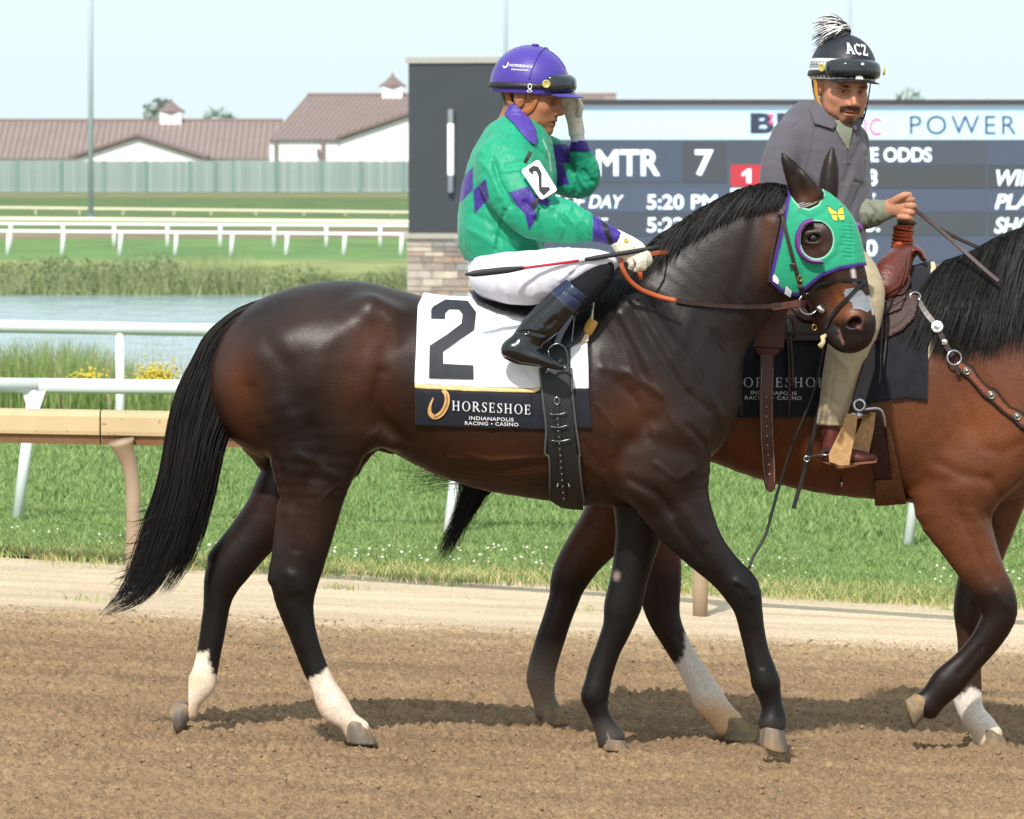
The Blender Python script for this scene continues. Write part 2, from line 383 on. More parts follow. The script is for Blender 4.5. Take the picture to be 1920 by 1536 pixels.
# ================================================================== GROUND
def sheet(name, xs, ys, zf, m, kind='structure'):
    X, Y = np.meshgrid(xs, ys); Z = zf(X, Y); nx, ny = len(xs), len(ys)
    i = (np.arange(ny - 1)[:, None] * nx + np.arange(nx - 1)[None, :]).ravel()
    o = link(name, mesh_np(name, np.stack([X.ravel(), Y.ravel(), Z.ravel()], 1), np.stack([i, i + 1, i + 1 + nx, i + nx], 1)), m)
    o['kind'] = kind; return o
def ground_mat(name, bands, n_scale=40, bump=.6, b_scale=90, noise_y=.35, bdist=.01, rough=.95, speck=None):
    """bands: [(y, colour)] along the depth of the place, edges broken up with noise"""
    m = bpy.data.materials.new(name); m.use_nodes = True; nt = m.node_tree; N = nt.nodes; L = nt.links; b = N['Principled BSDF']
    tc = N.new('ShaderNodeTexCoord'); sp = N.new('ShaderNodeSeparateXYZ'); L.new(tc.outputs['Object'], sp.inputs[0])
    n1 = N.new('ShaderNodeTexNoise'); n1.inputs['Scale'].default_value = .9; n1.inputs['Detail'].default_value = 7; L.new(tc.outputs['Object'], n1.inputs['Vector'])
    ma = N.new('ShaderNodeMath'); ma.operation = 'MULTIPLY_ADD'; ma.inputs[1].default_value = noise_y * 2; L.new(n1.outputs['Fac'], ma.inputs[0])
    ms = N.new('ShaderNodeMath'); ms.operation = 'SUBTRACT'; ms.inputs[1].default_value = noise_y; L.new(sp.outputs['Y'], ms.inputs[0]); L.new(ms.outputs[0], ma.inputs[2])
    y0, y1 = bands[0][0], bands[-1][0]
    mr = N.new('ShaderNodeMapRange'); mr.inputs['From Min'].default_value = y0; mr.inputs['From Max'].default_value = y1; L.new(ma.outputs[0], mr.inputs[0])
    cr = N.new('ShaderNodeValToRGB'); L.new(mr.outputs[0], cr.inputs[0]); e = cr.color_ramp.elements
    while len(e) < len(bands): e.new(.5)
    for k, (y, c) in enumerate(bands): e[k].position = (y - y0) / (y1 - y0); e[k].color = (*c, 1)
    n2 = N.new('ShaderNodeTexNoise'); n2.inputs['Scale'].default_value = n_scale; n2.inputs['Detail'].default_value = 8; n2.inputs['Roughness'].default_value = .65; L.new(tc.outputs['Object'], n2.inputs['Vector'])
    n4 = N.new('ShaderNodeTexNoise'); n4.inputs['Scale'].default_value = 2.6; n4.inputs['Detail'].default_value = 5; mp4 = N.new('ShaderNodeMapping'); mp4.inputs['Scale'].default_value = (.32, 1.3, 1); L.new(tc.outputs['Object'], mp4.inputs[0]); L.new(mp4.outputs[0], n4.inputs['Vector'])
    r2 = N.new('ShaderNodeMapRange'); r2.inputs['From Min'].default_value = .25; r2.inputs['From Max'].default_value = .75; r2.inputs['To Min'].default_value = .52; r2.inputs['To Max'].default_value = 1.38; L.new(n2.outputs['Fac'], r2.inputs[0])
    r4 = N.new('ShaderNodeMapRange'); r4.inputs['From Min'].default_value = .3; r4.inputs['From Max'].default_value = .7; r4.inputs['To Min'].default_value = .80; r4.inputs['To Max'].default_value = 1.17; L.new(n4.outputs['Fac'], r4.inputs[0])
    mu = N.new('ShaderNodeMath'); mu.operation = 'MULTIPLY'; L.new(r2.outputs[0], mu.inputs[0]); L.new(r4.outputs[0], mu.inputs[1])
    vm = N.new('ShaderNodeVectorMath'); vm.operation = 'SCALE'; L.new(cr.outputs[0], vm.inputs[0]); L.new(mu.outputs[0], vm.inputs['Scale']); L.new(vm.outputs[0], b.inputs['Base Color'])
    b.inputs['Roughness'].default_value = rough; b.inputs['Specular IOR Level'].default_value = .15
    if bump:
        bn = N.new('ShaderNodeBump'); bn.inputs['Strength'].default_value = bump; bn.inputs['Distance'].default_value = bdist
        n3 = N.new('ShaderNodeTexNoise'); n3.inputs['Scale'].default_value = b_scale; n3.inputs['Detail'].default_value = 5; L.new(tc.outputs['Object'], n3.inputs['Vector']); L.new(n3.outputs['Fac'], bn.inputs['Height']); L.new(bn.outputs[0], b.inputs['Normal'])
    return m
DIRT = ground_mat('harrowed_dirt', [(15, hx('#8a7156')), (23.6, hx('#8b7257')), (24.8, hx('#9b8467')), (25.6, hx('#c4b095')), (28, hx('#cbb89c')), (29, hx('#a39070'))], 70, .9, 150, .45, .006)
PRINTS = [(rng.uniform(-2.4, 2.4), rng.uniform(17.3, 25), rng.uniform(.055, .075)) for _ in range(75)] + [(.36, 20.1, .07), (-.54, 19.85, .07), (.92, 19.86, .07), (.80, 20.6, .075), (.15, 20.86, .075), (1.76, 20.85, .075), (-1.2, 20.1, .06)]
def dirt_z(X, Y):
    p = np.stack([X.ravel(), Y.ravel(), np.zeros(X.size)], 1); sh = X.shape
    q = p + np.stack([vnoise(p, 9, 1), vnoise(p, 9, 2), 0 * p[:, 0]], 1) * .03
    a = np.abs(vnoise(q, 27, 3)) ** .7 * .023 + np.abs(vnoise(q, 52, 4)) ** .8 * .020 + vnoise(q, 80, 5) * .006 + vnoise(q, 11, 6) * .007 + vnoise(q * A([.25, 1, 1]), 4.5, 8) * .008
    a = a + .006 * np.sin(p[:, 1] * 17 + 1.2 * vnoise(p, .9, 15)) * (.5 + .5 * vnoise(p, .6, 16))
    for hx_, hy_, hr_ in PRINTS:
        m = (np.abs(p[:, 0] - hx_) < .16) & (np.abs(p[:, 1] - hy_) < .16)
        if m.any(): r = np.hypot(p[m, 0] - hx_, (p[m, 1] - hy_) * 1.1) / hr_; a[m] += -.030 * np.exp(-(r * 1.25) ** 4) + .016 * np.exp(-((r - 1.25) / .35) ** 2)
    a = a.reshape(sh)
    k = np.clip((25.9 + .5 * vnoise(p, .8, 11).reshape(sh) - Y) / 1.1, 0.10, 1)
    ed = np.clip((3.4 - np.abs(X)) / .4, 0, 1) * np.clip((Y - 16.3) / .4, 0, 1)
    return ground(X, Y) - .012 + (a - .020) * k * ed
ys = [16.0]
while ys[-1] < 28.9: ys.append(ys[-1] + (.011 if ys[-1] < 25.6 else .02))
track = sheet('dirt_track', np.concatenate([np.arange(-3.5, -2.6, .03), np.arange(-2.6, 2.6, .0084), np.arange(2.6, 3.51, .03)]), A(ys), dirt_z, DIRT)
for nm_, xs_, ys_ in (('track_surround', [-80, -30, -6, -3.5], [16, 20, 24, 28.9]), ('track_surround', [3.5, 6, 30, 80], [16, 20, 24, 28.9]), ('track_surround', [-80, -30, -6, -3.5, 0, 3.5, 6, 30, 80], [-25, -5, 8, 14, 16])): sheet(nm_, A(xs_, float), A(ys_, float), lambda X, Y: ground(X, Y) - .012, DIRT)
# loose clods, one mass
ico = bmesh.new(); bmesh.ops.create_icosphere(ico, subdivisions=1, radius=1); ico.verts.index_update()
IV = A([tuple(v.co) for v in ico.verts]); IF = A([[v.index for v in f.verts] for f in ico.faces]); ico.free()
def clods(n, ylo, yhi, smin, smax):
    x = rng.uniform(-2.6, 2.6, n); y = ylo + (yhi - ylo) * rng.random(n) ** 1.2; s = smin + (smax - smin) * rng.random(n) ** 4
    c = np.stack([x, y, dirt_z(x[None], y[None])[0] + s * .25], 1)
    sc = s[:, None, None] * rng.uniform(.6, 1.3, (n, 1, 3)) * (1 + rng.normal(0, .16, (n, 12, 1)))
    return (c[:, None] + IV[None] * sc).reshape(-1, 3), (IF[None] + 12 * np.arange(n)[:, None, None]).reshape(-1, 3)
cv, cf = clods(16000, 17.2, 25.3, .002, .010)
o = link('dirt_clods', mesh_np('dirt_clods', cv, cf), mat('clod', hx('#8a745b'), .95, .1, n_scale=14, n_amt=.35), smooth=False); o['kind'] = 'stuff'

# infield turf
TURF = ground_mat('turf_soil', [(27, hx('#a98f5f')), (28.4, hx('#74803f')), (30.5, hx('#587339')), (41, hx('#587339')), (43, hx('#5f7a40')), (60, hx('#5f7a40'))], 60, .5, 60, .5)
sheet('grass_ground', np.linspace(-14, 14, 57), np.linspace(28.2, 46.5, 40), lambda X, Y: ground(X, Y) + .0, TURF)
sheet('outer_turf', A([-120, -60, -14.0]), A([28.3, 34, 40, 46.5]), lambda X, Y: ground(X, Y), TURF); sheet('outer_turf', A([14.0, 60, 120]), A([28.3, 34, 40, 46.5]), lambda X, Y: ground(X, Y), TURF)
def blades(name, pos, h, w, lean, cols, m, seg=2):
    n = len(pos); a = rng.uniform(0, 2 * np.pi, n); la = rng.uniform(0, 2 * np.pi, n); d = np.stack([np.cos(a), np.sin(a) * .5, 0 * a], 1); ld = np.stack([np.cos(la), np.sin(la), 0 * la], 1) * (lean * h * rng.random(n))[:, None]
    w = (w * np.ones(n))[:, None]; up = A([0, 0, 1.])
    lv = []
    for k in range(seg + 1):
        t = k / seg; c = pos + up * (h * (t - .12 * t * t))[:, None] + ld * t * t; ww = w * (1 - .85 * t ** 1.5)
        lv += [c - d * ww / 2, c + d * ww / 2]
    co = np.stack(lv, 1).reshape(-1, 3); k = 2 * (seg + 1); b = k * np.arange(n)[:, None]
    f = np.concatenate([np.stack([b[:, 0] + 2 * i, b[:, 0] + 2 * i + 1, b[:, 0] + 2 * i + 3, b[:, 0] + 2 * i + 2], 1) for i in range(seg)])
    col = np.repeat(cols, k, 0)
    o = link(name, mesh_np(name, co, f, col), m); o['kind'] = 'stuff'; return o
LEAF = mat('grass_leaf', vcol=True, rough=.55, spec=.3, n_scale=3, n_amt=.12)
def pick(n, cs, p): return A([hx(c) for c in cs])[rng.choice(len(cs), n, p=p)] * rng.uniform(.75, 1.2, (n, 1))
def gpos(n, y0, y1, pw=1., jag=0.):
    y = y0 + (y1 - y0) * rng.random(n) ** pw; x = rng.uniform(-1, 1, n) * (y * .098 + .35)
    if jag: 
        p = np.stack([x, 0 * x, 0 * x], 1); e = y0 + (.22 - .075 * x) + .28 * vnoise(p, 1.3, 21) + .18 * vnoise(p, 4, 22) ; k = y > e - jag * rng.random(n) ** 3; x, y = x[k], y[k]
    return np.stack([x, y, ground(x, y) - .005], 1)
p = gpos(120000, 27.75, 32.5, 1.15, .3); n = len(p); hh = np.where(p[:, 1] < 29.6, rng.uniform(.02, .075, n), rng.uniform(.02, .05, n)) * (.8 + .35 * vnoise(p, 2.2, 31))
blades('grass', p, hh, .0055, 1.2, pick(n, ['#6d854b', '#788f53', '#87995c', '#999a6c', '#647f47'], [.3, .3, .22, .06, .12]), LEAF)
p = gpos(70000, 32.3, 41.5); n = len(p)
blades('grass', p, rng.uniform(.03, .06, n) * (.9 + .3 * vnoise(p, 1.4, 32)), .010, 1.1, pick(n, ['#6c854b', '#768d52', '#84985c', '#919a67', '#647f48'], [.3, .3, .24, .05, .11]), LEAF, 1)
p = gpos(14000, 27.6, 28.6, 1., .55); n = len(p)                                        # dry ragged edge
blades('grass', p, rng.uniform(.02, .075, n), .005, 1.3, pick(n, ['#b9a878', '#9aa060', '#7f9448', '#cdbb8d'], [.3, .25, .3, .15]), LEAF)
tf = []                                                                                  # tufts on the sand
for (x, y, k) in ((640, 1100, 60), (385, 1060, 50), (1785, 1140, 60), (1640, 1125, 25), (170, 1122, 30), (1080, 1140, 25), (850, 1095, 20)):
    d = (HC + .004) * F / ((y - 312) - .045 * (x - 960)); c = W(x, y, d); tf.append(c + rng.normal(0, 1, (k, 3)) * A([.06, .05, 0]))
p = np.vstack(tf); p[:, 2] = ground(p[:, 0], p[:, 1]) - .012; blades('grass', p, rng.uniform(.015, .05, len(p)), .006, 1.6, pick(len(p), ['#8f9a5a', '#a9a36c', '#7c8d49'], [.4, .3, .3]), LEAF)
# clover heads along the edge
p = gpos(360, 28.4, 29.5); p = p[vnoise(p, 1.6, 41) > -.25]; z = rng.uniform(.05, .09, len(p)); s = rng.uniform(.004, .009, len(p)); c = p + np.stack([0 * z, 0 * z, z], 1)
fl = (c[:, None] + IV[None] * s[:, None, None] * (1 + rng.normal(0, .15, (len(p), 12, 1)))).reshape(-1, 3)
o = link('clover_flowers', mesh_np('clover_flowers', fl, (IF[None] + 12 * np.arange(len(p))[:, None, None]).reshape(-1, 3)), mat('clover_white', hx('#d8d6c4'), .8, n_amt=.2)); o['kind'] = 'stuff'

# pond, banks, far infield
WZ = -.62
sheet('pond_bank', np.linspace(-60, 60, 30), A([46.4, 48, 50, 52, 54]), lambda X, Y: np.interp(Y, [46.4, 48, 50, 52, 54], [0., -.05, -.2, -.7, -1.0]) + 0 * X, ground_mat('bank_soil', [(46, hx('#6d7f3f')), (54, hx('#6f6a42'))], 6, .3, 10))
wm = bpy.data.materials.new('pond_water'); wm.use_nodes = True; b = wm.node_tree.nodes['Principled BSDF']; b.inputs['Base Color'].default_value = (*hx('#86a0a6'), 1); b.inputs['Roughness'].default_value = .12; b.inputs['IOR'].default_value = 1.33; b.inputs['Specular IOR Level'].default_value = .5
tc = wm.node_tree.nodes.new('ShaderNodeTexCoord'); mp = wm.node_tree.nodes.new('ShaderNodeMapping'); mp.inputs['Scale'].default_value = (.8, .3, 1); nz = wm.node_tree.nodes.new('ShaderNodeTexNoise'); nz.inputs['Scale'].default_value = 2.2; nz.inputs['Detail'].default_value = 4
bn = wm.node_tree.nodes.new('ShaderNodeBump'); bn.inputs['Strength'].default_value = .8; bn.inputs['Distance'].default_value = .25
for x, y in ((tc.outputs['Object'], mp.inputs[0]), (mp.outputs[0], nz.inputs['Vector']), (nz.outputs['Fac'], bn.inputs['Height']), (bn.outputs[0], b.inputs['Normal'])): wm.node_tree.links.new(x, y)
sheet('pond_water', A([-90, 0, 90]), A([50.5, 80, 118.5]), lambda X, Y: WZ + 0 * X, wm)
FAR = ground_mat('far_turf', [(116, hx('#75784a')), (118, hx('#6b7c42')), (130, hx('#7c8a52')), (142, hx('#8b9460')), (158, hx('#88935e')), (162, hx('#66844f')), (206, hx('#69854f')), (210, hx('#87705f')), (236, hx('#8b7463')), (241, hx('#66794a')), (300, hx('#62754a')),
    (395, hx('#5d7044')), (425, hx('#857f5e')), (440, hx('#65734a')), (460, hx('#75765a'))], .35, .0, 3, 1.6)
sheet('far_field', np.linspace(-140, 140, 24), np.concatenate([[115.5, 116.5, 117.5], np.linspace(119, 300, 20), np.linspace(315, 460, 10), [700, 1500, 4000]]), lambda X, Y: np.interp(Y, [115.5, 117.5, 119, 300, 453, 460, 4000], [-1.1, -.62, -.58, -.6, 0, 0, 0]) + 0 * X, FAR)
ys_ = A([-60, 28.2]);
def weeds(name, n, xr, y0, y1, z, h0, h1, w, cs, ps, seg=2, lean=.5, clump=None):
    x = rng.uniform(*xr, n); y = rng.uniform(y0, y1, n); p = np.stack([x, y, z(x, y) if callable(z) else np.full(n, z)], 1)
    h = rng.uniform(h0, h1, n)
    if clump: h = h * np.clip(.75 + clump[1] * vnoise(p * A([1, 0, 0]), clump[0], 51), .25, 2.2)
    return blades(name, p, h, w, lean, pick(n, cs, ps), LEAF, seg)
bz = lambda X, Y: np.interp(Y, [46.4, 48, 50, 52, 54], [0., -.05, -.2, -.7, -1.0]) - .02
weeds('tall_grass', 34000, (-6, 6), 44.6, 50.5, lambda x, y: np.where(y < 46.4, ground(x, y), bz(x, y)), .34, .66, .011, ['#748a4a', '#838f54', '#63803f', '#99966c', '#587539'], [.3, .25, .22, .12, .11], 2, .45, (.8, .5))
weeds('tall_grass', 2500, (-6, 6), 45.0, 50.5, lambda x, y: np.where(y < 46.4, ground(x, y), bz(x, y)), .60, .82, .006, ['#a0967a', '#938d6c', '#878f5f'], [.4, .3, .3], 2, .5)
def bushes(name, n, xr, y0, y1, z, hmax, sz, cs, ps, fr):
    x = rng.uniform(*xr, n); y = y0 + (y1 - y0) * rng.random(n); q0 = np.stack([x, y, 0 * x], 1)
    top = hmax * np.clip(.42 + .75 * vnoise(q0 * A([1, .5, 0]), fr, 61) + .35 * vnoise(q0, fr * 3.3, 62), .06, 1.4) * np.clip((y1 - y) / (y1 - y0) * 2.5 + .3, 0, 1)
    c = np.stack([x, y, z + top * rng.random(n) ** .55], 1); e = rng.normal(0, 1, (n, 4, 3)) * A([sz, sz, sz * 1.1]) * rng.uniform(.5, 1.2, (n, 1, 1))
    o = link(name, mesh_np(name, (c[:, None] + e).reshape(-1, 3), np.arange(4)[None] + 4 * np.arange(n)[:, None], np.repeat(pick(n, cs, ps), 4, 0)), LEAF, smooth=False); o['kind'] = 'stuff'
bushes('bank_weeds', 52000, (-13, 1), 117.3, 121.5, -.64, .85, .019, ['#76865a', '#808f62', '#8c976c', '#6c7d54', '#989b74'], [.28, .25, .2, .17, .1], .5)
weeds('bank_weeds', 9000, (-13, 1), 117.2, 121, -.64, .25, .75, .018, ['#8a9666', '#7c8a58', '#9fa27c'], [.4, .35, .25], 1, .6, (.5, .8))
bushes('bank_weeds', 26000, (-13, 1), 121.0, 128, -.62, .40, .018, ['#869160', '#8f9868', '#7b895a'], [.4, .3, .3], .4)
for (x, y) in ((168, 705), (295, 706)):
    d = 45.2; d = 44.3; c = W(x, y, d); gz = float(ground(c[0], d)); n = 420 if x > 200 else 170; sp = .085 if x > 200 else .06
    t = thing('flowering_plant', 'clump of yellow flowers in the tall grass, %s of the two' % ('right' if x > 200 else 'left and smaller'), 'plant', (c[0], d, gz))
    q_ = c + np.stack([rng.normal(0, sp, n), rng.normal(0, sp, n), np.abs(rng.normal(0, sp * .75, n)) - .05], 1)
    link('flower_heads', mesh_np('flower_heads', (q_[:, None] + IV[None] * rng.uniform(.006, .014, (n, 1, 1))).reshape(-1, 3), (IF[None] + 12 * np.arange(n)[:, None, None]).reshape(-1, 3)), mat('flower_yellow', hx('#c9b440'), .7, n_amt=.3, n_scale=25), t)['kind'] = 'stuff'
    mb = MB()
    for i in range(24): a = q_[i]; mb.tube([(c[0] + rng.normal(0, .04), d + rng.normal(0, .04), gz), tuple(a)], .003, 4)
    mb.build('stems', mat('stem_green', hx('#6c8440')), t)

# ================================================================== RAILS
WHITE = mat('white_rail_paint', hx('#dfe3e2'), .35, .5, n_scale=2.5, n_amt=.04)
CREAM = mat('cream_rail', hx('#dcd9c6'), .45, n_scale=3, n_amt=.06)
TAN = mat('tan_rail_paint', hx('#b8a37d'), .5, .3, n_scale=5, n_amt=.08, col2=hx('#7b613c'), c2_scale=34, c2_lo=.66, c2_hi=.72)
TANP = mat('tan_post_paint', hx('#9b8670'), .55, .3, n_scale=6, n_amt=.1)
BRN = mat('rail_underside', hx('#6b4a2c'), .6)
def G(px, py):
    d = (HC + .004) * F / ((py - 312) - .045 * (px - 960)); return W(px, py, d)
# near tan safety rail with goosenecked posts
yr = thing('safety_rail', 'tan safety rail with goosenecked posts running behind the dark racehorse', 'rail', tuple(G(250, 1076)))
rl = lambda px: W(px, 771 + (px - 250) * .0175, 27.35 + (px - 250) * -.0008)                         # top line of the rail
def beam(mb, a, b, prof):
    a, b = Vector(a), Vector(b); n = len(prof); vs = [];
    for P in (a, b):
        for (y, z) in prof: vs.append((P.x, P.y + y, P.z + z))
    mb.add(vs, [tuple(range(n)), tuple(range(2 * n - 1, n - 1, -1))] + [(i, n + i, n + (i + 1) % n, (i + 1) % n) for i in range(n)])
top_prof = [(-.02, -.118), (-.025, -.10), (-.025, -.03), (-.012, -.006), (.02, 0), (.09, 0), (.11, -.02), (.11, -.118)]
low_prof = [(.0, -.165), (.0, -.12), (.10, -.12), (.10, -.165)]
for a, b in ((-700, 187), (190, 900), (903, 1610), (1613, 2500)):
    mb = MB(); beam(mb, rl(a), rl(b), top_prof); mb.build('rail', TAN, yr)
    mb = MB(); beam(mb, rl(a), rl(b), low_prof); mb.build('rail_channel', BRN, yr)
for px in (-480, 250, 962, 1313 + 330):
    pass
for px, by in ((-460, 1030), (250, 1076), (1313, 1150), (2100, 1200)):
    g = G(px, by); tpt = rl(px); d = g[1]; sc = d / F; zt = tpt[2] - .15; gz = float(ground(g[0], d)) - .05
    mb = MB(); pts = [(g[0], d, gz), (g[0], d, zt - .32), (g[0] - .004, d, zt - .2), (g[0] - .02, d - .01, zt - .1), (g[0] - .045, d - .03, zt - .03), (g[0] - .055, d - .04, zt + .01)]
    mb.tube(crv(pts, 3), [.036] * 9 + [.038, .042, .046, .05, .056, .06, .064], 14)
    mb.build('post', TANP, yr, True)
# white pipe rail
wr = thing('white_pipe_rail', 'white pipe rail on slanted posts just behind the tan rail', 'rail', tuple(G(30, 975)))
wl = lambda px: W(px, 722 + px * .013, 30.9 + (px - 30) * .0008)
for a, b in ((-800, 68), (70, 1000), (1002, 1930), (1932, 2800)):
    mb = MB(); mb.tube([wl(a), wl(b)], .041, 16); mb.build('rail', WHITE, wr, True)
for px, by, tx in ((-790, 950, -750), (30, 975, 64), (838, 1003, 874), (1700, 1022, 1742), (2550, 1045, 2600)):
    g = G(px, by); tp = wl(tx); mb = MB(); mb.tube([g - A([0, 0, .05]), tp], [.030, .033], 12); mb.build('post', WHITE, wr, True)
    mb = MB(); tp = A(tp); mb.prism([tp + A(v) for v in ((-.065, -.02, -.03), (.065, -.02, -.03), (.03, -.02, -.13), (-.035, -.02, -.13))], (0, 1, 0), .045); mb.build('bracket', WHITE, wr)
# white rail at the pond
r3 = thing('pond_rail', 'white rail with upright posts at the edge of the near bank grass', 'rail', (W(225, 805, 42)[0], 42, 0))
pl = lambda px: W(px, 612 + px * .018, 42.)
for a, b in ((-1500, 520), (522, 2500)): mb = MB(); mb.tube([pl(a), pl(b)], .048, 16); mb.build('rail', WHITE, r3, True)
for px in (-540, 225, 990, 1755): mb = MB(); t_ = pl(px); mb.tube([(t_[0], 42, -.1), tuple(t_)], .034, 12); mb.build('post', WHITE, r3, True)
# far rails
def far_rail(name, label, d, pts, base_y, posts, r, pr, m, pm, lean=0):
    t = thing(name, label, 'rail', tuple(W(posts[0], base_y, d))); gz = HC - (base_y - 312) * d / F
    P = [W(x, y, d) for x, y in pts]; mb = MB(); mb.tube(P, r, 8); mb.build('rail', m, t, True)
    for px in posts:
        ty = np.interp(px, [q_[0] for q_ in pts], [q_[1] for q_ in pts]); a = W(px, ty, d); mb = MB(); mb.tube([(a[0] - lean, d, gz - .1), tuple(a)], pr, 6); mb.build('post', pm, t, True)
far_rail('infield_rail', 'nearer white infield rail with short posts, in front of the mown strip beyond the pond', 168, [(-400, 428), (0, 434), (760, 440), (2400, 452)], 479, [-200, -90, 17, 119, 227, 331, 436, 539, 647, 754, 860, 970, 1080], .055, .065, WHITE, WHITE, .05)
far_rail('infield_rail', 'farther white infield rail close behind the first, its posts ending higher', 186, [(-400, 415), (0, 420), (760, 424), (2400, 432)], 463, [-180, -85, 20, 118, 214, 314, 413, 514, 612, 713, 810, 905], .055, .065, WHITE, WHITE)
far_rail('track_rail', 'thick cream rail across the far dirt track', 250, [(-400, 408), (0, 411), (760, 417), (2400, 430)], 431, [-80, 8, 97, 187, 276, 367, 458, 549, 640, 726, 820], .10, .05, mat('cream_wide', hx('#e3dfc0'), .5), TAN)
far_rail('track_rail', 'thin yellow rail at the foot of the far grass bank', 302, [(-400, 385), (0, 390), (760, 399), (2400, 415)], 406, [-15, 67, 149, 231, 326, 396, 480, 570, 648, 735, 820], .085, .06, mat('yellow_rail', hx('#cfc9ad'), .5), mat('yellow_post', hx('#bdb693'), .5))

# ================================================================== FAR BUILDINGS
BW = mat('barn_wall', hx('#e8e9e8'), .7, n_scale=.6, n_amt=.03); RF = mat('barn_roof', hx('#8a7973'), .5, .4, n_scale=.4, n_amt=.08); RF2 = mat('roof_trim', hx('#796763'), .5)
def PB(px, py, d): return Vector(W(px, py, d))
def cupola(t, px, top, bot, w, d):
    a = W(px, top, d); k = d / F; hw = w * k / 2; zb = HC - (bot - 312) * k; zt = HC - (top + 30 - 312) * k
    c = MB(); c.box((a[0] - hw, d - hw, zb - 1), (a[0] + hw, d + hw, zt)); cu = c.build('cupola', BW, t)
    r = MB(); r.lathe([(hw * 1.35, zt - .02), (hw * 1.36, zt + .08), (hw * .7, zt + .5), (hw * .12, zt + 1.0), (.02, zt + 1.3)], Matrix.Translation((a[0], d, 0)), 8); r.build('cupola_roof', RF2, cu)
    v = MB(); v.box((a[0] - hw * .6, d - hw - .04, zb + .5), (a[0] + hw * .6, d - hw - .005, zt - .3)); v.build('louvre', mat('louvre_white', hx('#d5d8da'), .7), cu)
def seams(t, A0, A1, B0, B1, n, m=RF2):
    """raised standing seams from eave line A0-A1 to ridge line B0-B1"""
    base = None
    for i in range(n):
        f = (i + .5) / n; a = Vector(A0).lerp(Vector(A1), f); b = Vector(B0).lerp(Vector(B1), f); mb = MB(); u = Vector((0, -.05, .05))
        mb.tube([a + u * .6, b + u * .6], .055, 4); mb.build('roof_seam', m, t)
d = 490.; k = d / F
b1 = thing('stable_barn', 'long low stable barn with brown metal roof, white cupola and a white gable', 'barn', (W(260, 312, d)[0], d, 0))
XL, XR = W(-700, 0, d)[0], W(523, 0, d)[0]; ez = HC - (297 - 312) * k; rz = HC - (226 - 312) * (d + 9) / F
mb = MB(); mb.box((XL, d + .3, -.5), (XR, d + 18, ez)); mb.build('wall', BW, b1)
mb = MB(); mb.add([(XL, d, ez), (XR, d, ez), (XR, d + 9, rz), (XL, d + 9, rz), (XL, d + 18.5, ez), (XR, d + 18.5, ez)], [(0, 1, 2, 3), (3, 2, 5, 4), (0, 3, 4), (1, 5, 2)]); mb.build('roof', RF, b1)
seams(b1, (XL + (XR - XL) * .42, d, ez), (XR, d, ez), (XL + (XR - XL) * .42, d + 9, rz), (XR, d + 9, rz), 62)
mb = MB(); mb.tube([(XL, d + 9, rz + .05), (XR, d + 9, rz + .05)], .14, 6); mb.build('ridge_cap', RF2, b1)
ga, gb, gp = W(140, 298, d - 6), W(378, 298, d - 6), W(258, 259, d - 6)
mb = MB(); mb.prism([(ga[0], d - 6, -.5), (gb[0], d - 6, -.5), tuple(gb), tuple(gp), tuple(ga)], (0, 1, 0), 6); mb.build('gable_wall', BW, b1)
mb = MB(); back = Vector((0, 13, 0)); o_ = Vector((0, -.5, .1)); pa, pb, pp = Vector(ga) + Vector((-.4, 0, -.1)), Vector(gb) + Vector((.4, 0, -.1)), Vector(gp)
mb.prism([pa + o_, pp + o_, pp + o_ + Vector((0, 0, .28)), pa + o_ + Vector((0, 0, .28))], (0, 1, 0), 9); mb.prism([pp + o_, pb + o_, pb + o_ + Vector((0, 0, .28)), pp + o_ + Vector((0, 0, .28))], (0, 1, 0), 9); mb.build('gable_roof', RF2, b1)
cupola(b1, 321, 181, 236, 40, d + 9)
d = 470.; k = d / F
b2 = thing('stable_barn', 'taller stable barn beside the black tower, brown roof sloping over a white gable wall', 'barn', (W(640, 312, d)[0], d, 0))
ez = HC - (262 - 312) * k; rz = HC - (178 - 312) * (d + 11) / F; XL, XR = W(503, 0, d)[0], W(1160, 0, d)[0]; X0r = W(576, 0, d + 11)[0]
mb = MB(); mb.box((XL + .1, d + .4, -.5), (XR, d + 21, ez)); mb.build('wall', BW, b2)
mb = MB(); mb.add([(XL, d, ez), (XR, d, ez), (XR, d + 11, rz), (X0r, d + 11, rz), (X0r, d + 22, ez), (XR, d + 22, ez)], [(0, 1, 2, 3), (3, 2, 5, 4), (0, 3, 4), (1, 5, 2)]); mb.build('roof', RF, b2)
seams(b2, (XL, d, ez), (W(800, 0, d)[0], d, ez), (X0r, d + 11, rz), (W(873, 0, d)[0], d + 11, rz), 30)
mb = MB(); mb.tube([(X0r, d + 11, rz + .05), (XR, d + 11, rz + .05)], .14, 6); mb.build('ridge_cap', RF2, b2)
ga, gp, gb = W(637, 263, d - 5), W(800, 207, d - 5), W(963, 263, d - 5)
mb = MB(); mb.prism([(ga[0], d - 5, -.5), (gb[0], d - 5, -.5), tuple(gb), tuple(gp), tuple(ga)], (0, 1, 0), 6); mb.build('gable_wall', BW, b2)
mb = MB(); pa, pb, pp = Vector(ga) + Vector((-.4, 0, -.1)), Vector(gb) + Vector((.4, 0, -.1)), Vector(gp)
mb.prism([pa + o_, pp + o_, pp + o_ + Vector((0, 0, .28)), pa + o_ + Vector((0, 0, .28))], (0, 1, 0), 9); mb.prism([pp + o_, pb + o_, pb + o_ + Vector((0, 0, .28)), pp + o_ + Vector((0, 0, .28))], (0, 1, 0), 9); mb.build('gable_roof', RF2, b2)
for px in (517, 605): a = W(px, 263, d - .1); mb = MB(); mb.box((a[0] - .12, d - .2, -.3), (a[0] + .12, d, ez)); mb.build('downpipe', RF2, b2)
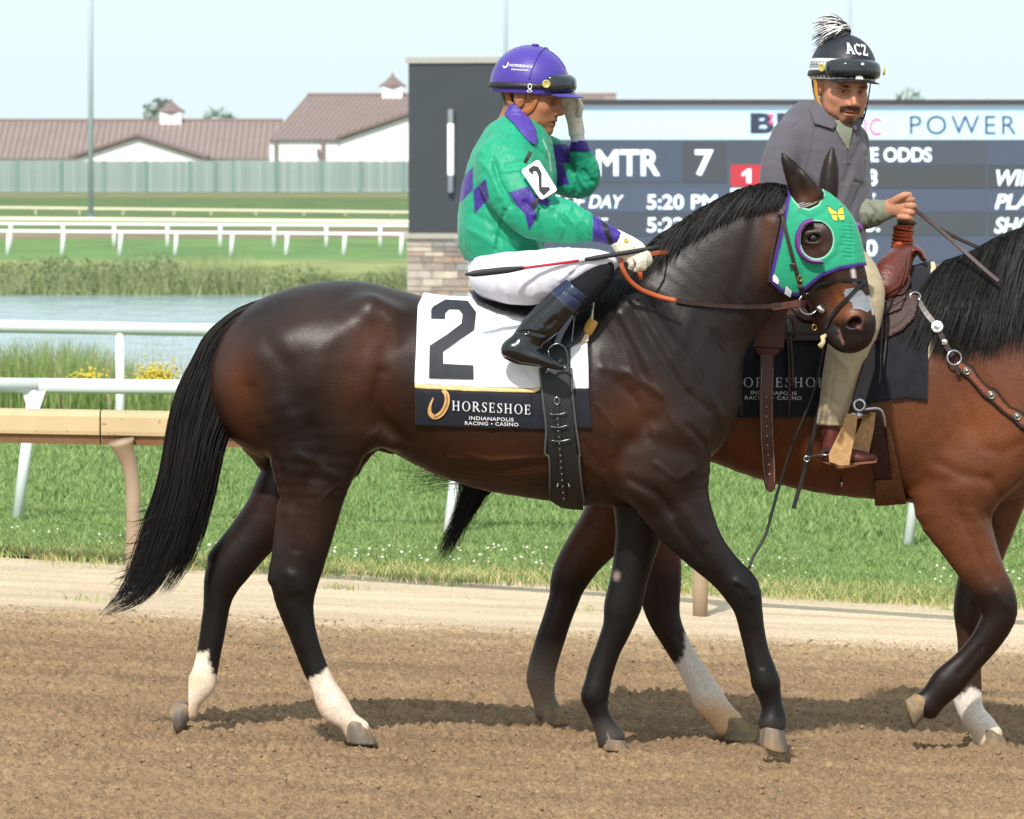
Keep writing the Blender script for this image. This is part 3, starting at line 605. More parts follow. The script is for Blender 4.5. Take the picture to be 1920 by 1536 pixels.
a = W(597, 286, d); mb = MB(); mb.box((a[0] - .12, d - .1, a[2] - .3), (a[0] + .12, d + .38, a[2] + .3)); mb.build('wall_lamp', RF2, b2)
cupola(b2, 736, 133, 186, 38, d + 11)
a = W(1110, 178, 420); b3 = thing('shed', 'small brown roofed shed just showing above the results board beside the jockey', 'shed', (a[0], 420, 0))
mb = MB(); mb.box((a[0] - 1.5, 420, -.3), (a[0] + .9, 424, a[2] - .6)); mb.build('wall', BW, b3); mb = MB(); mb.prism([(a[0] - 1.9, 419.6, a[2] - .62), (a[0] + 1.15, 419.6, a[2] - .62), (a[0] + .8, 419.6, a[2]), (a[0] - 1.7, 419.6, a[2])], (0, 1, 0), 5); mb.build('roof', RF, b3)
# green board fence
d = 453.; k = d / F
fe = thing('board_fence', 'faded green vertical board fence in front of the barns', 'fence', (W(380, 360, d)[0], d, 0))
x = -60.; i = 0; BG = [mat('fence_board_%s' % c, hx(c), .8, n_scale=.8, n_amt=.12, stretch=(3, 1, .3)) for c in ('#929f9c', '#8e9b98', '#96a3a0', '#8a9794')]
bm_cache = {}
while x < 790:
    w = 7.6; c = random.randrange(4); key = (c,); h = 2.55 + .05 * ((i * 7919) % 5 - 2) / 2
    if c not in bm_cache:
        mb = MB(); hw = w * k / 2 - .012; mb.add([(-hw, -.02, 0), (hw, -.02, 0), (hw, .02, 0), (-hw, .02, 0), (-hw, -.02, 2.5), (hw, -.02, 2.5), (hw, .02, 2.5), (-hw, .02, 2.5)], [(0, 1, 5, 4), (1, 2, 6, 5), (2, 3, 7, 6), (3, 0, 4, 7), (4, 5, 6, 7)])
        o = mb.build('board', BG[c], fe, world=False); bm_cache[c] = o
    else: o = bm_cache[c].copy(); COL.objects.link(o)
    o.location = (W(x, 0, d)[0] - fe.location.x, .03 * ((i * 37) % 3 - 1), -.05 + .02 * ((i * 53) % 3)); x += w; i += 1
for px in (33, 115, 195, 273, 355, 402, 437, 517, 602, 675, 757): a = W(px, 0, d); mb = MB(); mb.box((a[0] - .12, d - .15, -.1), (a[0] + .12, d - .04, 2.5)); mb.build('post', mat('fence_post_green', hx('#728f87'), .8), fe)
mb = MB(); mb.box((W(-70, 0, d)[0], d + .06, .2), (W(800, 0, d)[0], d + .1, 2.4)); mb.build('backing', mat('fence_backing', hx('#5e8578'), .9), fe)
# poles
def pole(px, topy, basey, d, w, label):
    a = W(px, basey, d); z1 = HC - (topy - 312) * d / F; t = thing('light_pole', label, 'pole', tuple(a)); mb = MB(); r = w * d / F / 2
    mb.tube([(a[0], d, a[2] - .3), (a[0], d, z1)], [r * 1.08, r * .85], 12); mb.build('shaft', mat('galvanised', hx('#b0bcc4'), .6, metal=.0), t, True)
    mb = MB(); mb.box((a[0] - r * 1.8, d - r * 1.8, a[2] - .3), (a[0] + r * 1.8, d + r * 1.8, a[2] + .12)); mb.build('base', mat('galvanised'), t)
pole(170, -330, 412, 268, 9.5, 'tall grey light pole rising past the long barn at the left')
pole(948, -330, 405, 285, 8, 'thin grey pole standing behind the black tower')
pole(1594, -330, 400, 300, 5, 'thinnest grey pole, behind the pony rider helmet')
# trees beyond
def far_tree(px, py, w, h, d, label):
    a = W(px, py, d); k = d / F; t = thing('tree', label, 'tree', (a[0], d, 0)); n = 900; v = rng.normal(0, 1, (n, 3)); v /= np.linalg.norm(v, axis=1)[:, None]; v *= (rng.random(n) ** .4)[:, None]
    c = A([a[0], d, HC - (py - 312) * k]) + v * A([w * k / 2, w * k / 2, h * k / 2]) * (.8 + .35 * vnoise(v, 2.5, int(px)))[:, None]; e = rng.normal(0, .55, (n, 4, 3)) * k / .045 * .6
    link('crown', mesh_np('crown', (c[:, None] + e).reshape(-1, 3), (np.arange(4)[None] + 4 * np.arange(n)[:, None])), mat('far_leaf', hx('#aebdb6'), .9, n_scale=.3, n_amt=.3), t, smooth=False)
    mb = MB(); mb.tube([(a[0], d, -.3), (a[0], d, c[:, 2].mean())], [.35, .12], 8); mb.build('trunk', mat('far_bark', hx('#6f665c')), t, True)
far_tree(297, 214, 40, 46, 560, 'pale green tree showing behind the long barn beside its cupola')
far_tree(408, 224, 46, 14, 600, 'low treetop just showing over the barn ridge, right of the cupola')
far_tree(1705, 190, 30, 22, 620, 'treetop peeping over the results board, right of the pony rider')

# ================================================================== TOWER AND RESULTS BOARD
d = 115.; k = d / F; th = math.radians(14.5); wT = 1.96
c0 = W(940, 312, d); R_ = Matrix.Translation((c0[0], d, 0)) @ Matrix.Rotation(-th, 4, 'Z')       # front right corner of the tower
tw = thing('tower', 'black square tower with pale cap and stone base left of the results board', 'tower', (c0[0] - .95, d + .7, -.6))
z1, z2, z3 = HC - (118 - 312) * k, HC - (438 - 312) * k, -.66
BLK = mat('tower_black', hx('#33373a'), .55, n_scale=1.2, n_amt=.05)
def tbox(name, x0, x1, y0, y1, za, zb, m, bev=0.): mb = MB(); mb.box((x0, y0, za), (x1, y1, zb), R_, bev); return mb.build(name, m, tw)
tbox('shaft', -wT, 0, 0, wT, z2, z1, BLK); tbox('cap', -wT - .05, .05, -.05, wT + .05, z1, z1 + .12, mat('tower_cap', hx('#a09a8e'), .6))
tbox('ledge', -wT - .09, .09, -.09, wT + .09, z2 - .11, z2, mat('ledge_stone', hx('#a39b8e'), .8)); core = tbox('stone_core', -wT - .02, .02, -.02, wT + .02, z3, z2 - .11, mat('mortar', hx('#948a7c'), .95))
SC = [mat('stone_%d' % i, hx(c), .9, n_scale=5, n_amt=.2) for i, c in enumerate(('#a89a8b', '#96877c', '#b9ab98', '#877870', '#9f8675', '#ada197', '#8f8c85'))]
z = z3
while z < z2 - .14:
    h = min(random.choice((.1, .13, .16)), z2 - .115 - z)
    for face in (0, 1):
        x = -wT - .02
        while x < -.02:
            w = min(random.uniform(.22, .55), .02 - x); w = w if .02 - x - w > .12 else .02 - x
            if face == 0: lo, hi = (x + .008, -.045 - random.uniform(0, .02), z + .008), (x + w - .008, -.021, z + h - .008)
            else: lo, hi = (.021, -x - w + .008, z + .008), (.045 + random.uniform(0, .02), -x - .008, z + h - .008)
            mb = MB(); mb.box(lo, hi, R_); mb.build('stone', random.choice(SC), core); x += w
    z += h
lx = (847 - 940) * k / math.cos(th); TUB = Matrix(R_) @ Matrix.Translation((lx, -.09, 0))
zz = lambda py: HC - (py - 312) * k
f = MB(); f.lathe([(.06, zz(362)), (.065, zz(360)), (.065, zz(207)), (.06, zz(205))], TUB, 12); lf = f.build('wall_light', mat('lamp_grey', hx('#7e8284'), .5), tw, True)
f = MB(); f.lathe([(.068, zz(329)), (.07, zz(328)), (.07, zz(233)), (.068, zz(232))], TUB, 12); f.build('diffuser', mat('lamp_white', hx('#f2f2f0'), .4, emit=.25), lf, True)

d = 117.; k = d / F
tb = thing('results_board', 'wide electronic results board with pale advert strip and white race figures', 'display board', (W(1500, 312, d)[0], d, -.6))
def cell(px0, px1, py0, py1, col, lay, name='panel', emit=.10):
    a, b = W(px0, py1, d), W(px1, py0, d); y = d - .004 * lay; mb = MB(); mb.box((a[0], y - .003, a[2]), (b[0], y, b[2])); return mb.build(name, mat('led_' + col, hx(col), .6, .2, emit=emit, n_amt=.03, n_scale=4), tb)
fr = MB(); a, b = W(990, 520, d), W(2300, 187, d); fr.box((a[0], d + .01, -.7), (b[0], d + .7, b[2])); fr.build('cabinet', mat('board_black', hx('#35383b'), .6), tb)
a, b = W(990, 197, d), W(2300, 187, d); fr = MB(); fr.box((a[0], d - .12, a[2]), (b[0], d + .0, b[2])); fr.build('hood', mat('board_black'), tb)
fr = MB(); a, b = W(990, 520, d), W(2300, 197, d); fr.box((a[0], d + .002, a[2]), (b[0], d + .0095, b[2])); fr.build('screen', mat('led_#4f5561', hx('#4f5561'), .6, .2, emit=.10, n_amt=.03, n_scale=4), tb)
cell(995, 2295, 199, 262, '#b7d2dc', 1, 'advert_strip', .16)
cell(995, 2295, 196.5, 199, '#e6b8c0', 1, 'advert_edge', .3)
for (x0, x1, y0, y1, c) in [(1060, 1279, 266, 342, '#4c5361'), (1281, 1363, 266, 342, '#494b50'), (1060, 1363, 352, 398, '#505868'), (1060, 1363, 400, 442, '#4a4e56'), (1060, 1363, 444, 500, '#4d5462'),
    (1368, 1848, 264, 310, '#4c5058'), (1438, 1848, 312, 353, '#484a4b'), (1438, 1848, 355, 398, '#4d5462'), (1438, 1848, 400, 441, '#4a4d50'), (1438, 1848, 443, 490, '#4d5462'),
    (1852, 2290, 264, 310, '#4c5361'), (1852, 2290, 312, 353, '#484a4b'), (1852, 2290, 355, 398, '#4d5462'), (1852, 2290, 400, 441, '#4a4d50'), (1852, 2290, 443, 490, '#4d5462')]: cell(x0, x1, y0, y1, c, 1)
cell(1370, 1436, 309, 350, '#b23a42', 2, 'number_box'); cell(1370, 1436, 353, 394, '#dfe6ee', 2, 'number_box', .3); cell(1370, 1436, 397, 438, '#3f6ab0', 2, 'number_box')
def write(s, x0, x1, y0, y1, col, bold=.012, shear=0., space=1., emit=.45, keep=True):
    v, f = text2d(s, 1, bold, shear, space, True); lo, hi = v.min(0), v.max(0)
    px = x0 + (v[:, 0] - lo[0]) / (hi[0] - lo[0]) * (x1 - x0); py = y1 - (v[:, 1] - lo[1]) / (hi[1] - lo[1]) * (y1 - y0)
    y = d - .02 - v[:, 2] * .3; co = np.stack([(px - 960) * d / F, y, HC - (py - 312) * d / F], 1)
    return link('lettering', mesh_np('lettering', co, f), mat('led_text_' + col, hx(col), .6, .2, emit=emit, n_amt=.02), tb, smooth=False)
LT = '#e2eefc'
write('MTR', 1118, 1238, 281, 330, LT, .026); write('7', 1303, 1338, 281, 330, LT, .026)
write('TIME OF DAY', 985, 1170, 366, 391, LT, .018, .25); write('5:20 PM', 1213, 1345, 365, 393, LT, .022); write('POST TIME', 1000, 1140, 409, 434, LT, .018, .25); write('5:22 PM', 1213, 1345, 408, 436, LT, .022)
write('APPROXIMATE ODDS', 1430, 1747, 277, 304, LT, .026, 0, .98); P3 = [W(a_, b_, d) for a_, b_ in ((1391, 325), (1402, 317), (1408, 317), (1408, 343), (1400, 343), (1400, 326), (1391, 331))]; mb = MB(); mb.prism([(q_[0], d - .022, q_[2]) for q_ in P3], (0, 1, 0), .004); mb.build('lettering', mat('led_text_' + LT), tb); write('2', 1394, 1414, 361, 388, '#30353c', .01)
write('28', 1607, 1645, 318, 349, LT, .026); write('26', 1607, 1645, 362, 393, LT, .026); write('5.', 1622, 1650, 404, 435, LT, .026); write('10', 1607, 1645, 450, 481, LT, .026)
write('WIN', 1868, 1945, 319, 349, LT, .026, .25); write('PLACE', 1865, 1985, 364, 393, LT, .026, .25); write('SHOW', 1864, 1978, 408, 438, LT, .026, .25)
write('POWER', 1706, 1905, 217, 252, '#41506e', -.005, 0, 1.25, .05)
write('BHE', 1407, 1560, 212, 250, '#3c4254', .05, 0, 1.1, .05); write('ELECTRIC', 1490, 1652, 222, 254, '#d0609a', .0, 0, 1.1, .1)
a = W(1442, 231, d); mb = MB(); mb.lathe([(.17, 0), (.17, .004)], Matrix.Translation((a[0], d - .022, a[2])) @ Matrix.Rotation(math.pi / 2, 4, 'X'), 20); mb.build('logo_disc', mat('led_#b7d2dc'), tb)
mb = MB(); bp = [(1440, 214), (1451, 214), (1446, 228), (1453, 228), (1438, 249), (1441, 233), (1433, 233)]; P3 = [W(x, y, d) for x, y in bp]; mb.prism([(p[0], d - .032, p[2]) for p in P3], (0, 1, 0), .004); mb.build('logo_bolt', mat('led_pink', hx('#d8527e'), .6, emit=.2), tb)

# ================================================================== HORSES
def PX(d0):
    def f(px, py, dy=0.): return W(px, py, d0 + dy)
    return f
def stations(d0, rows, dy=0.):
    """rows of (px, py, radius px, depth radius m[, extra depth])"""
    out = []
    for r in rows:
        y = d0 + dy + (r[4] if len(r) > 4 else 0); p = W(r[0], r[1], y); out.append([*p, r[2] * y / F, r[3]])
    return A(out)
def trunk_rows(rows):                     # (x, top, bottom, half width) -> rows
    return [(x, (a + b) / 2, (b - a) / 2, w) for x, a, b, w in rows]

def hoof_mesh(name, centre, pitch, yaw, s, m, parent, roll=0.):
    """a hoof: coronet ring to ground ring; centre is the middle of the sole"""
    prof = [(0.0, .060, .052, .004), (.008, .061, .053, .003), (.04, .052, .048, -.010), (.066, .045, .044, -.021), (.076, .041, .041, -.027), (.082, .032, .033, -.030)]
    n = 20; vs = []; fs = []
    M = Matrix.Translation(Vector(centre)) @ Matrix.Rotation(yaw, 4, 'Z') @ Matrix.Rotation(pitch, 4, 'Y') @ Matrix.Rotation(roll, 4, 'X')
    for (z, rx, ry, cx) in prof:
        for j in range(n):
            w = 2 * math.pi * j / n; c = math.cos(w); k = 1. if c > 0 else .82
            x = cx + rx * c * k; zz = z * (1 - .42 * max(0, -c) ** 1.5) if z > .02 else z
            vs.append(M @ (Vector((x, ry * math.sin(w), zz)) * s))
    for i in range(len(prof) - 1):
        for j in range(n): k = (j + 1) % n; fs.append((i * n + j, i * n + k, (i + 1) * n + k, (i + 1) * n + j))
    fs.append(tuple(range(n - 1, -1, -1))); fs.append(tuple((len(prof) - 1) * n + j for j in range(n)))
    return MB().add(vs, fs).build(name, m, parent, True)

def hair(name, strands, m, parent, w0=.003, kind=None):
    """strands: list of (points, width scale); each a thin ribbon with a taper"""
    co = []; fs = []; n0 = 0
    for pts, ws in strands:
        P = np.asarray(pts); k = len(P); t = np.gradient(P, axis=0); t /= np.linalg.norm(t, axis=1, keepdims=True) + 1e-9
        a = rng.normal(0, .5); nrm = A([math.sin(a), -math.cos(a), 0.15]); s = np.cross(t, nrm); s /= np.linalg.norm(s, axis=1, keepdims=True) + 1e-9
        w = (w0 * ws * np.clip(1.15 - np.linspace(0, 1, k) ** 2.2, .12, 1))[:, None]
        co.append(P - s * w / 2); co.append(P + s * w / 2)
        i = n0 + np.arange(k - 1); fs.append(np.stack([i, i + 1, i + 1 + k, i + k], 1)); n0 += 2 * k
    o = link(name, mesh_np(name, np.vstack(co), np.vstack(fs)), m, parent)
    return o

COAT = mat('bay_coat', vcol=True, rough=.41, spec=.27, n_scale=240, n_amt=.22, bump=.3, b_scale=330, stretch=(.4, 1, .55), bdist=.0025, sheen=.0)
HAIR = mat('black_hair', hx('#120f0e'), rough=.55, spec=.22, n_scale=60, n_amt=.5, stretch=(1, 1, .2))
HOOF = mat('hoof_horn', hx('#635c55'), rough=.55, spec=.35, n_scale=30, n_amt=.3, bump=.25, b_scale=160, stretch=(1, 1, .25), col2=hx('#8f7453'), c2_scale=26, c2_lo=.42, c2_hi=.62)
HOOF2 = mat('dusty_hoof', hx('#8c7657'), rough=.85, spec=.2, n_scale=40, n_amt=.25, bump=.3, b_scale=160, col2=hx('#75685a'), c2_scale=30)
EYE = mat('dark_eye', (.006, .004, .003), rough=.05, spec=.8, n_amt=.02)
BLACK, BAYD = hx('#0e0a09'), hx('#2b1d16')

def horse_head(V, d0, rows, yaw, eye, nostril, dy):
    lat = (math.sin(yaw), math.cos(yaw), 0)
    V.limb(stations(d0, rows, dy), k=.05, lat=lat, sub=3)

# ---------------------------------------------------------------- the racehorse
RD = 20.0
def build_racehorse():
    V = Vol(W(345, 250, 19.62) * A([1, 0, 0]) + A([-.02, 19.62, .0]), (W(1665, 0, 20.4)[0], 20.4, W(0, 275, 20.)[2]), .0075)
    V.lo[2] = W(0, 1420, 20)[2]; V.n[2] = int((W(0, 275, 20)[2] - V.lo[2]) / V.h) + 2; V.a = np.full(V.n, .5, np.float32)
    tr = trunk_rows([(452, 628, 735, .07), (472, 592, 800, .15), (505, 563, 850, .215), (550, 545, 872, .255), (605, 531, 870, .28), (660, 526, 850, .285), (715, 540, 833, .27),
                     (790, 556, 858, .272), (870, 561, 899, .29), (950, 562, 925, .30), (1030, 556, 938, .295), (1100, 540, 948, .275), (1160, 530, 950, .25), (1220, 545, 946, .24),
                     (1262, 618, 928, .205), (1288, 690, 900, .135), (1304, 745, 868, .085)])
    V.limb(stations(RD, tr), k=.03)
    # neck
    nk = []
    for (a, b, w) in [((1130, 522), (1305, 830), .19), ((1195, 486), (1328, 745), .15), ((1255, 440), (1348, 690), .125), ((1318, 394), (1380, 638), .105), ((1385, 360), (1420, 590), .092), ((1440, 348), (1452, 548), .085), ((1482, 360), (1466, 512), .08)]:
        nk.append(((a[0] + b[0]) / 2, (a[1] + b[1]) / 2, math.hypot(a[0] - b[0], a[1] - b[1]) / 2, w))
    st = stations(RD, nk); st[-1, 1] -= .015; V.limb(st, k=.055)
    # shoulder and quarter masses, both sides
    for sgn in (-1, 1):
        V.limb(stations(RD, [(1165, 590, 60, .06), (1210, 690, 72, .07), (1258, 795, 76, .075)], sgn * .160), k=.06)     # shoulder
        V.limb(stations(RD, [(1276, 805, 58, .065), (1240, 860, 70, .075), (1200, 905, 62, .07)], sgn * .165), k=.05)    # upper arm
        V.limb(stations(RD, [(690, 590, 30, .045), (722, 606, 26, .035)], sgn * .195), k=.09)                               # hip point
    # legs
    nh = [(575, 660, 132, .14), (588, 740, 128, .14), (597, 800, 105, .13), (588, 870, 82, .105), (585, 935, 60, .08), (576, 1000, 49, .065), (562, 1050, 48, .054), (552, 1092, 44, .05), (553, 1130, 36, .042),
          (567, 1180, 25, .034), (585, 1235, 22.5, .030), (604, 1280, 23, .032), (622, 1318, 29, .037), (634, 1333, 27, .035), (654, 1353, 20, .031), (669, 1370, 25, .039)]
    fh = [(545, 700, 125, .14), (560, 790, 118, .13), (590, 850, 90, .11), (548, 905, 66, .085), (508, 965, 52, .065), (468, 1015, 43, .055), (434, 1058, 42, .05), (419, 1085, 37, .047), (409, 1120, 28, .04), (404, 1165, 23, .034),
          (396, 1215, 20.5, .030), (387, 1255, 22, .033), (378, 1280, 27, .037), (371, 1294, 24, .034), (360, 1314, 18, .031), (350, 1331, 23, .037)]
    nf = [(1225, 820, 95, .09), (1245, 880, 90, .085), (1262, 935, 70, .078), (1288, 985, 56, .068), (1322, 1032, 42, .058), (1360, 1072, 35, .047), (1390, 1106, 36, .048), (1403, 1142, 27, .041), (1413, 1180, 20.5, .032), (1421, 1220, 20, .030),
          (1430, 1256, 24, .034), (1436, 1280, 27, .038), (1442, 1300, 22, .033), (1447, 1322, 20, .031), (1449, 1342, 24, .037), (1447, 1355, 27, .043)]
    ff = [(1210, 850, 80, .08), (1206, 920, 62, .075), (1200, 985, 46, .062), (1190, 1040, 38, .052), (1178, 1090, 35, .048), (1168, 1135, 36, .048), (1158, 1176, 28, .041), (1141, 1220, 22, .031), (1127, 1262, 22, .031),
          (1115, 1302, 26.5, .037), (1118, 1322, 22, .033), (1126, 1345, 19, .030), (1138, 1370, 23, .035), (1146, 1385, 27, .042)]
    V.limb(stations(RD, nh, -.135), k=.045); V.limb(stations(RD, fh, .135), k=.045)
    V.limb(stations(RD, nf, -.115), k=.04); V.limb(stations(RD, ff, .115), k=.035)
    V.limb(stations(RD, [(536, 950, 16, .02), (525, 1025, 14, .018), (514, 1086, 13, .022)], -.135), k=.02); V.limb(stations(RD, [(478, 955, 16, .02), (440, 1000, 14, .018), (402, 1044, 12, .022)], .135), k=.02)   # hamstring tendon to the point of the hock
    for y_, rws in ((-.135, [(540, 1120, 6, .01), (540, 1155, 8, .012), (555, 1200, 8.5, .012), (577, 1255, 8, .012), (606, 1300, 6, .01)]), (.135, [(402, 1115, 6, .01), (388, 1155, 8, .012), (381, 1200, 8, .012), (374, 1250, 8, .012), (374, 1285, 6, .01)]), (-.115, [(1394, 1135, 6, .01), (1393, 1170, 8, .012), (1402, 1210, 8, .012), (1411, 1245, 8, .012), (1428, 1285, 6, .01)]), (.115, [(1160, 1140, 6, .01), (1142, 1180, 8, .012), (1125, 1220, 8, .012), (1110, 1258, 8, .012), (1112, 1300, 6, .01)])): V.limb(stations(RD, rws, y_), k=.02)   # flexor tendons
    # stifle fold
    V.limb(stations(RD, [(650, 800, 40, .07), (700, 812, 20, .05), (735, 832, 8, .03)], -.15), k=.06); V.limb(stations(RD, [(650, 840, 45, .07), (700, 825, 22, .05), (735, 838, 14, .03)], .17), k=.05)
    # head, turned a little towards the camera
    th = math.radians(24); lat = (math.sin(th), math.cos(th), 0)
    hd = [(1490, 382, 45, .075), (1506, 412, 70, .092), (1523, 446, 84, .10), (1540, 482, 80, .095), (1560, 518, 68, .08), (1578, 550, 56, .066), (1591, 582, 47, .058), (1599, 612, 46, .06), (1602, 632, 36, .052)]
    ys = [0, -.01, -.02, -.03, -.042, -.052, -.062, -.07, -.074]
    V.limb(stations(RD, [r + (y,) for r, y in zip(hd, ys)], 0), k=.05, lat=lat)
    V.ell(W(1494, 490, RD - .015), (.10, .082, .125), k=.06)                                       # jaw
    V.limb(stations(RD, [(1500, 520, 34, .05, -.02), (1530, 560, 26, .036, -.035), (1552, 600, 24, .032, -.05)], 0), k=.04, lat=lat)   # lower jaw
    V.limb(stations(RD, [(1560, 622, 22, .034, -.06), (1582, 645, 17, .034, -.07), (1602, 648, 12, .03, -.075)], 0), k=.015, lat=lat)   # lips
    V.head = Vol.__new__(Vol); V.head.lo, V.head.h, V.head.n, V.head.a = V.lo, V.h, V.n, V.a.copy()
    # ears
    V.limb(stations(RD, [(1520, 375, 30, .022, -.085), (1500, 345, 24, .02, -.092), (1484, 318, 16, .017, -.095), (1472, 298, 9, .012, -.095), (1467, 289, 4, .006, -.095)], 0), k=.02, lat=(.3, .95, 0))
    V.limb(stations(RD, [(1550, 372, 20, .03, .06), (1554, 340, 19, .034, .065), (1557, 308, 15, .027, .067), (1559, 288, 8, .014, .067), (1561, 277, 4, .006, .067)], 0), k=.02, lat=(.1, .99, 0))
    # eye socket, nostril, mouth
    ep = V.surf([1524], [446])[0]; V.ell(ep + A([0, .004, .014]), (.040, .018, .016), k=.025); V.ell(ep + A([0, .004, -.016]), (.036, .014, .010), k=.02); V.ell(ep + A([.002, -.006, -.001]), (.0215, .022, .0120), R=A([[.94, 0, -.34], [0, 1, 0], [.34, 0, .94]]), k=.006, sub=True)
    npt = V.surf([1603], [604])[0]; V.ell(npt, (.032, .008, .025), R=None, k=.025); npt = V.surf([1602], [606])[0]
    V.ell(npt + A([.0, .002, .002]), (.027, .034, .0155), R=A([[.87, 0, -.5], [0, 1, 0], [.5, 0, .87]]), k=.010, sub=True)
    for (x, y) in ((1568, 612), (1574, 626), (1579, 640)):
        V.ell(V.surf([x], [y])[0], (.004, .012, .017), k=.005, sub=True)
    co, q = V.polygonize(0, 3)
    # muscle lines and folds on the near side
    co = carve(co, q, [
        ([(640, 565), (675, 595), (690, 640), (665, 700)], 20, -.004), ([(724, 590), (742, 612), (744, 640)], 9, .003), ([(705, 610), (722, 645), (714, 690)], 18, -.005),
        ([(470, 730), (478, 800), (520, 880), (540, 940)], 14, -.010), ([(585, 800), (600, 850), (590, 900)], 14, -.008), ([(560, 850), (590, 870), (640, 900)], 10, .006),
        ([(575, 900), (566, 960), (556, 1030)], 9, -.005), ([(610, 920), (602, 980), (588, 1050)], 12, .004), ([(530, 760), (545, 830), (560, 880)], 18, .006),
        ([(715, 700), (700, 760), (715, 790), (760, 830)], 12, -.008), ([(690, 820), (712, 808), (735, 824)], 7, .004),
        ([(1110, 640), (1105, 740), (1125, 830), (1145, 900)], 12, -.006), ([(1165, 590), (1215, 680), (1255, 770), (1285, 820)], 11, .006), ([(1190, 580), (1232, 660), (1285, 735), (1330, 770)], 9, -.006), ([(1200, 575), (1252, 660), (1290, 725)], 7, .004), ([(1140, 590), (1175, 660), (1190, 720)], 9, .006), ([(1160, 720), (1200, 760), (1215, 820)], 9, -.006), ([(1130, 690), (1180, 700), (1240, 740)], 8, .005), ([(1290, 800), (1320, 830), (1335, 860)], 6, -.006), ([(1230, 870), (1270, 900), (1300, 880)], 6, .005), ([(1120, 760), (1150, 800), (1150, 850)], 4, .004), ([(870, 850), (920, 862), (990, 858)], 2.5, .003), ([(650, 905), (625, 915), (600, 940)], 3, .004), ([(1335, 620), (1360, 650), (1372, 680)], 5, -.005), ([(640, 620), (600, 660), (590, 720)], 20, .005), ([(500, 640), (540, 690), (550, 760)], 18, -.006),
        ([(1215, 575), (1270, 650), (1320, 720), (1352, 780)], 9, .006), ([(1150, 600), (1200, 700), (1225, 790)], 12, -.006), ([(1180, 830), (1230, 830), (1290, 850)], 16, -.005), ([(1215, 790), (1170, 850), (1165, 910)], 14, -.006),
        ([(1180, 900), (1230, 925), (1260, 960)], 10, -.009), ([(1245, 900), (1275, 950), (1320, 1010)], 10, .005), ([(1232, 925), (1262, 975), (1310, 1045)], 8, -.006),
        ([(1140, 560), (1260, 590), (1350, 640)], 14, -.004), ([(1420, 400), (1400, 480), (1370, 580)], 14, -.005), ([(1445, 420), (1430, 500), (1420, 570)], 12, .005),
        ([(850, 872), (930, 880), (1025, 872)], 5, -.003), ([(860, 886), (940, 894), (1028, 886)], 4, .003), ([(840, 858), (940, 862), (1026, 856)], 4, .003), ([(870, 905), (940, 912), (1030, 905)], 4, -.003),
        ([(1095, 830), (1130, 880)], 6, -.004), ([(1100, 870), (1140, 905)], 5, .003),
        ([(1545, 470), (1565, 510), (1580, 545)], 6, .005), ([(1530, 500), (1550, 545), (1560, 580)], 9, -.005), ([(1480, 545), (1500, 500), (1505, 460)], 8, -.004),
        ([(1405, 1150), (1418, 1210), (1428, 1250)], 5, -.004), ([(1380, 1090), (1400, 1100), (1410, 1118)], 6, .005), ([(1570, 1140), (1585, 1200), (1605, 1260)], 5, -.004), ([(552, 1080), (560, 1105)], 8, .006), ([(573, 1135), (588, 1195), (606, 1255)], 5, -.004), ([(540, 1075), (545, 1110)], 7, .005)])
    co = carve(co, q, [([(1497, 300), (1494, 330), (1505, 365)], 10, -.012)])
    n = normals(co, q); co = co + n * (.0018 * vnoise(co, 9, 3) + .0006 * vnoise(co, 30, 4))[:, None]
    # coat colour
    col = np.tile(A(hx('#1e1410')), (len(co), 1)); px, py = proj(co)
    R1, R2, R3 = hx('#5a3017'), hx('#3e2214'), hx('#6c3a1a')
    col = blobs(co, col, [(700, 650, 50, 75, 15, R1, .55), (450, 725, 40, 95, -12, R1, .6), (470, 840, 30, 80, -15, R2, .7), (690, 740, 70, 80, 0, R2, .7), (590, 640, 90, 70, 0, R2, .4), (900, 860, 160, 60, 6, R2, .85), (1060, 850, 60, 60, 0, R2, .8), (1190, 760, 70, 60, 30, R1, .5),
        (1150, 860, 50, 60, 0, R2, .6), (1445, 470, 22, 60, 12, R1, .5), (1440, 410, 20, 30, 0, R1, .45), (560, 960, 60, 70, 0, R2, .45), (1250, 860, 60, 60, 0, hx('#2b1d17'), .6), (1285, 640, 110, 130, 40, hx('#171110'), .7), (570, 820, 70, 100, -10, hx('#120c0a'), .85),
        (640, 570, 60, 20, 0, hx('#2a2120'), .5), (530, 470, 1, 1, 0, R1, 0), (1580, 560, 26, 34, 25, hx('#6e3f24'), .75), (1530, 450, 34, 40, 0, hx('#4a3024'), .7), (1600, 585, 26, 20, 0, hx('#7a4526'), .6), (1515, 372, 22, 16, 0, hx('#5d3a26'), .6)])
    dark = np.clip((py - 1000) / 90, 0, 1) * .88; dark[(px > 1100) & (py > 940)] = np.clip((py - 960) / 110, 0, 1)[(px > 1100) & (py > 940)] * .9
    col = mixc(col, BLACK, np.where(py > 940, dark, 0))
    col = mixc(col, hx('#1b1614'), np.clip((py - 598) / 18, 0, 1) * np.clip((px - 1540) / 10, 0, 1) * (py < 680))             # dark muzzle
    col = col * (1 + .22 * vnoise(co, 7, 81) + .16 * vnoise(co * A([.5, 1, 1]), 26, 82))[:, None]
    yy = co[:, 1]
    def sock(pts_a, near, fade=7):
        s = poly_sd(px, py, pts_a) + 5 * vnoise(co, 60, 9) + 3 * vnoise(co, 140, 5); return np.clip(.5 - s / fade, 0, 1) * ((yy < RD) if near else (yy > RD))
    W1, W2 = hx('#e2d3c0'), hx('#d6bd9d')
    w = sock([(575, 1278), (600, 1262), (622, 1250), (720, 1360), (700, 1420), (560, 1420)], True); col = mixc(col, W1, w)
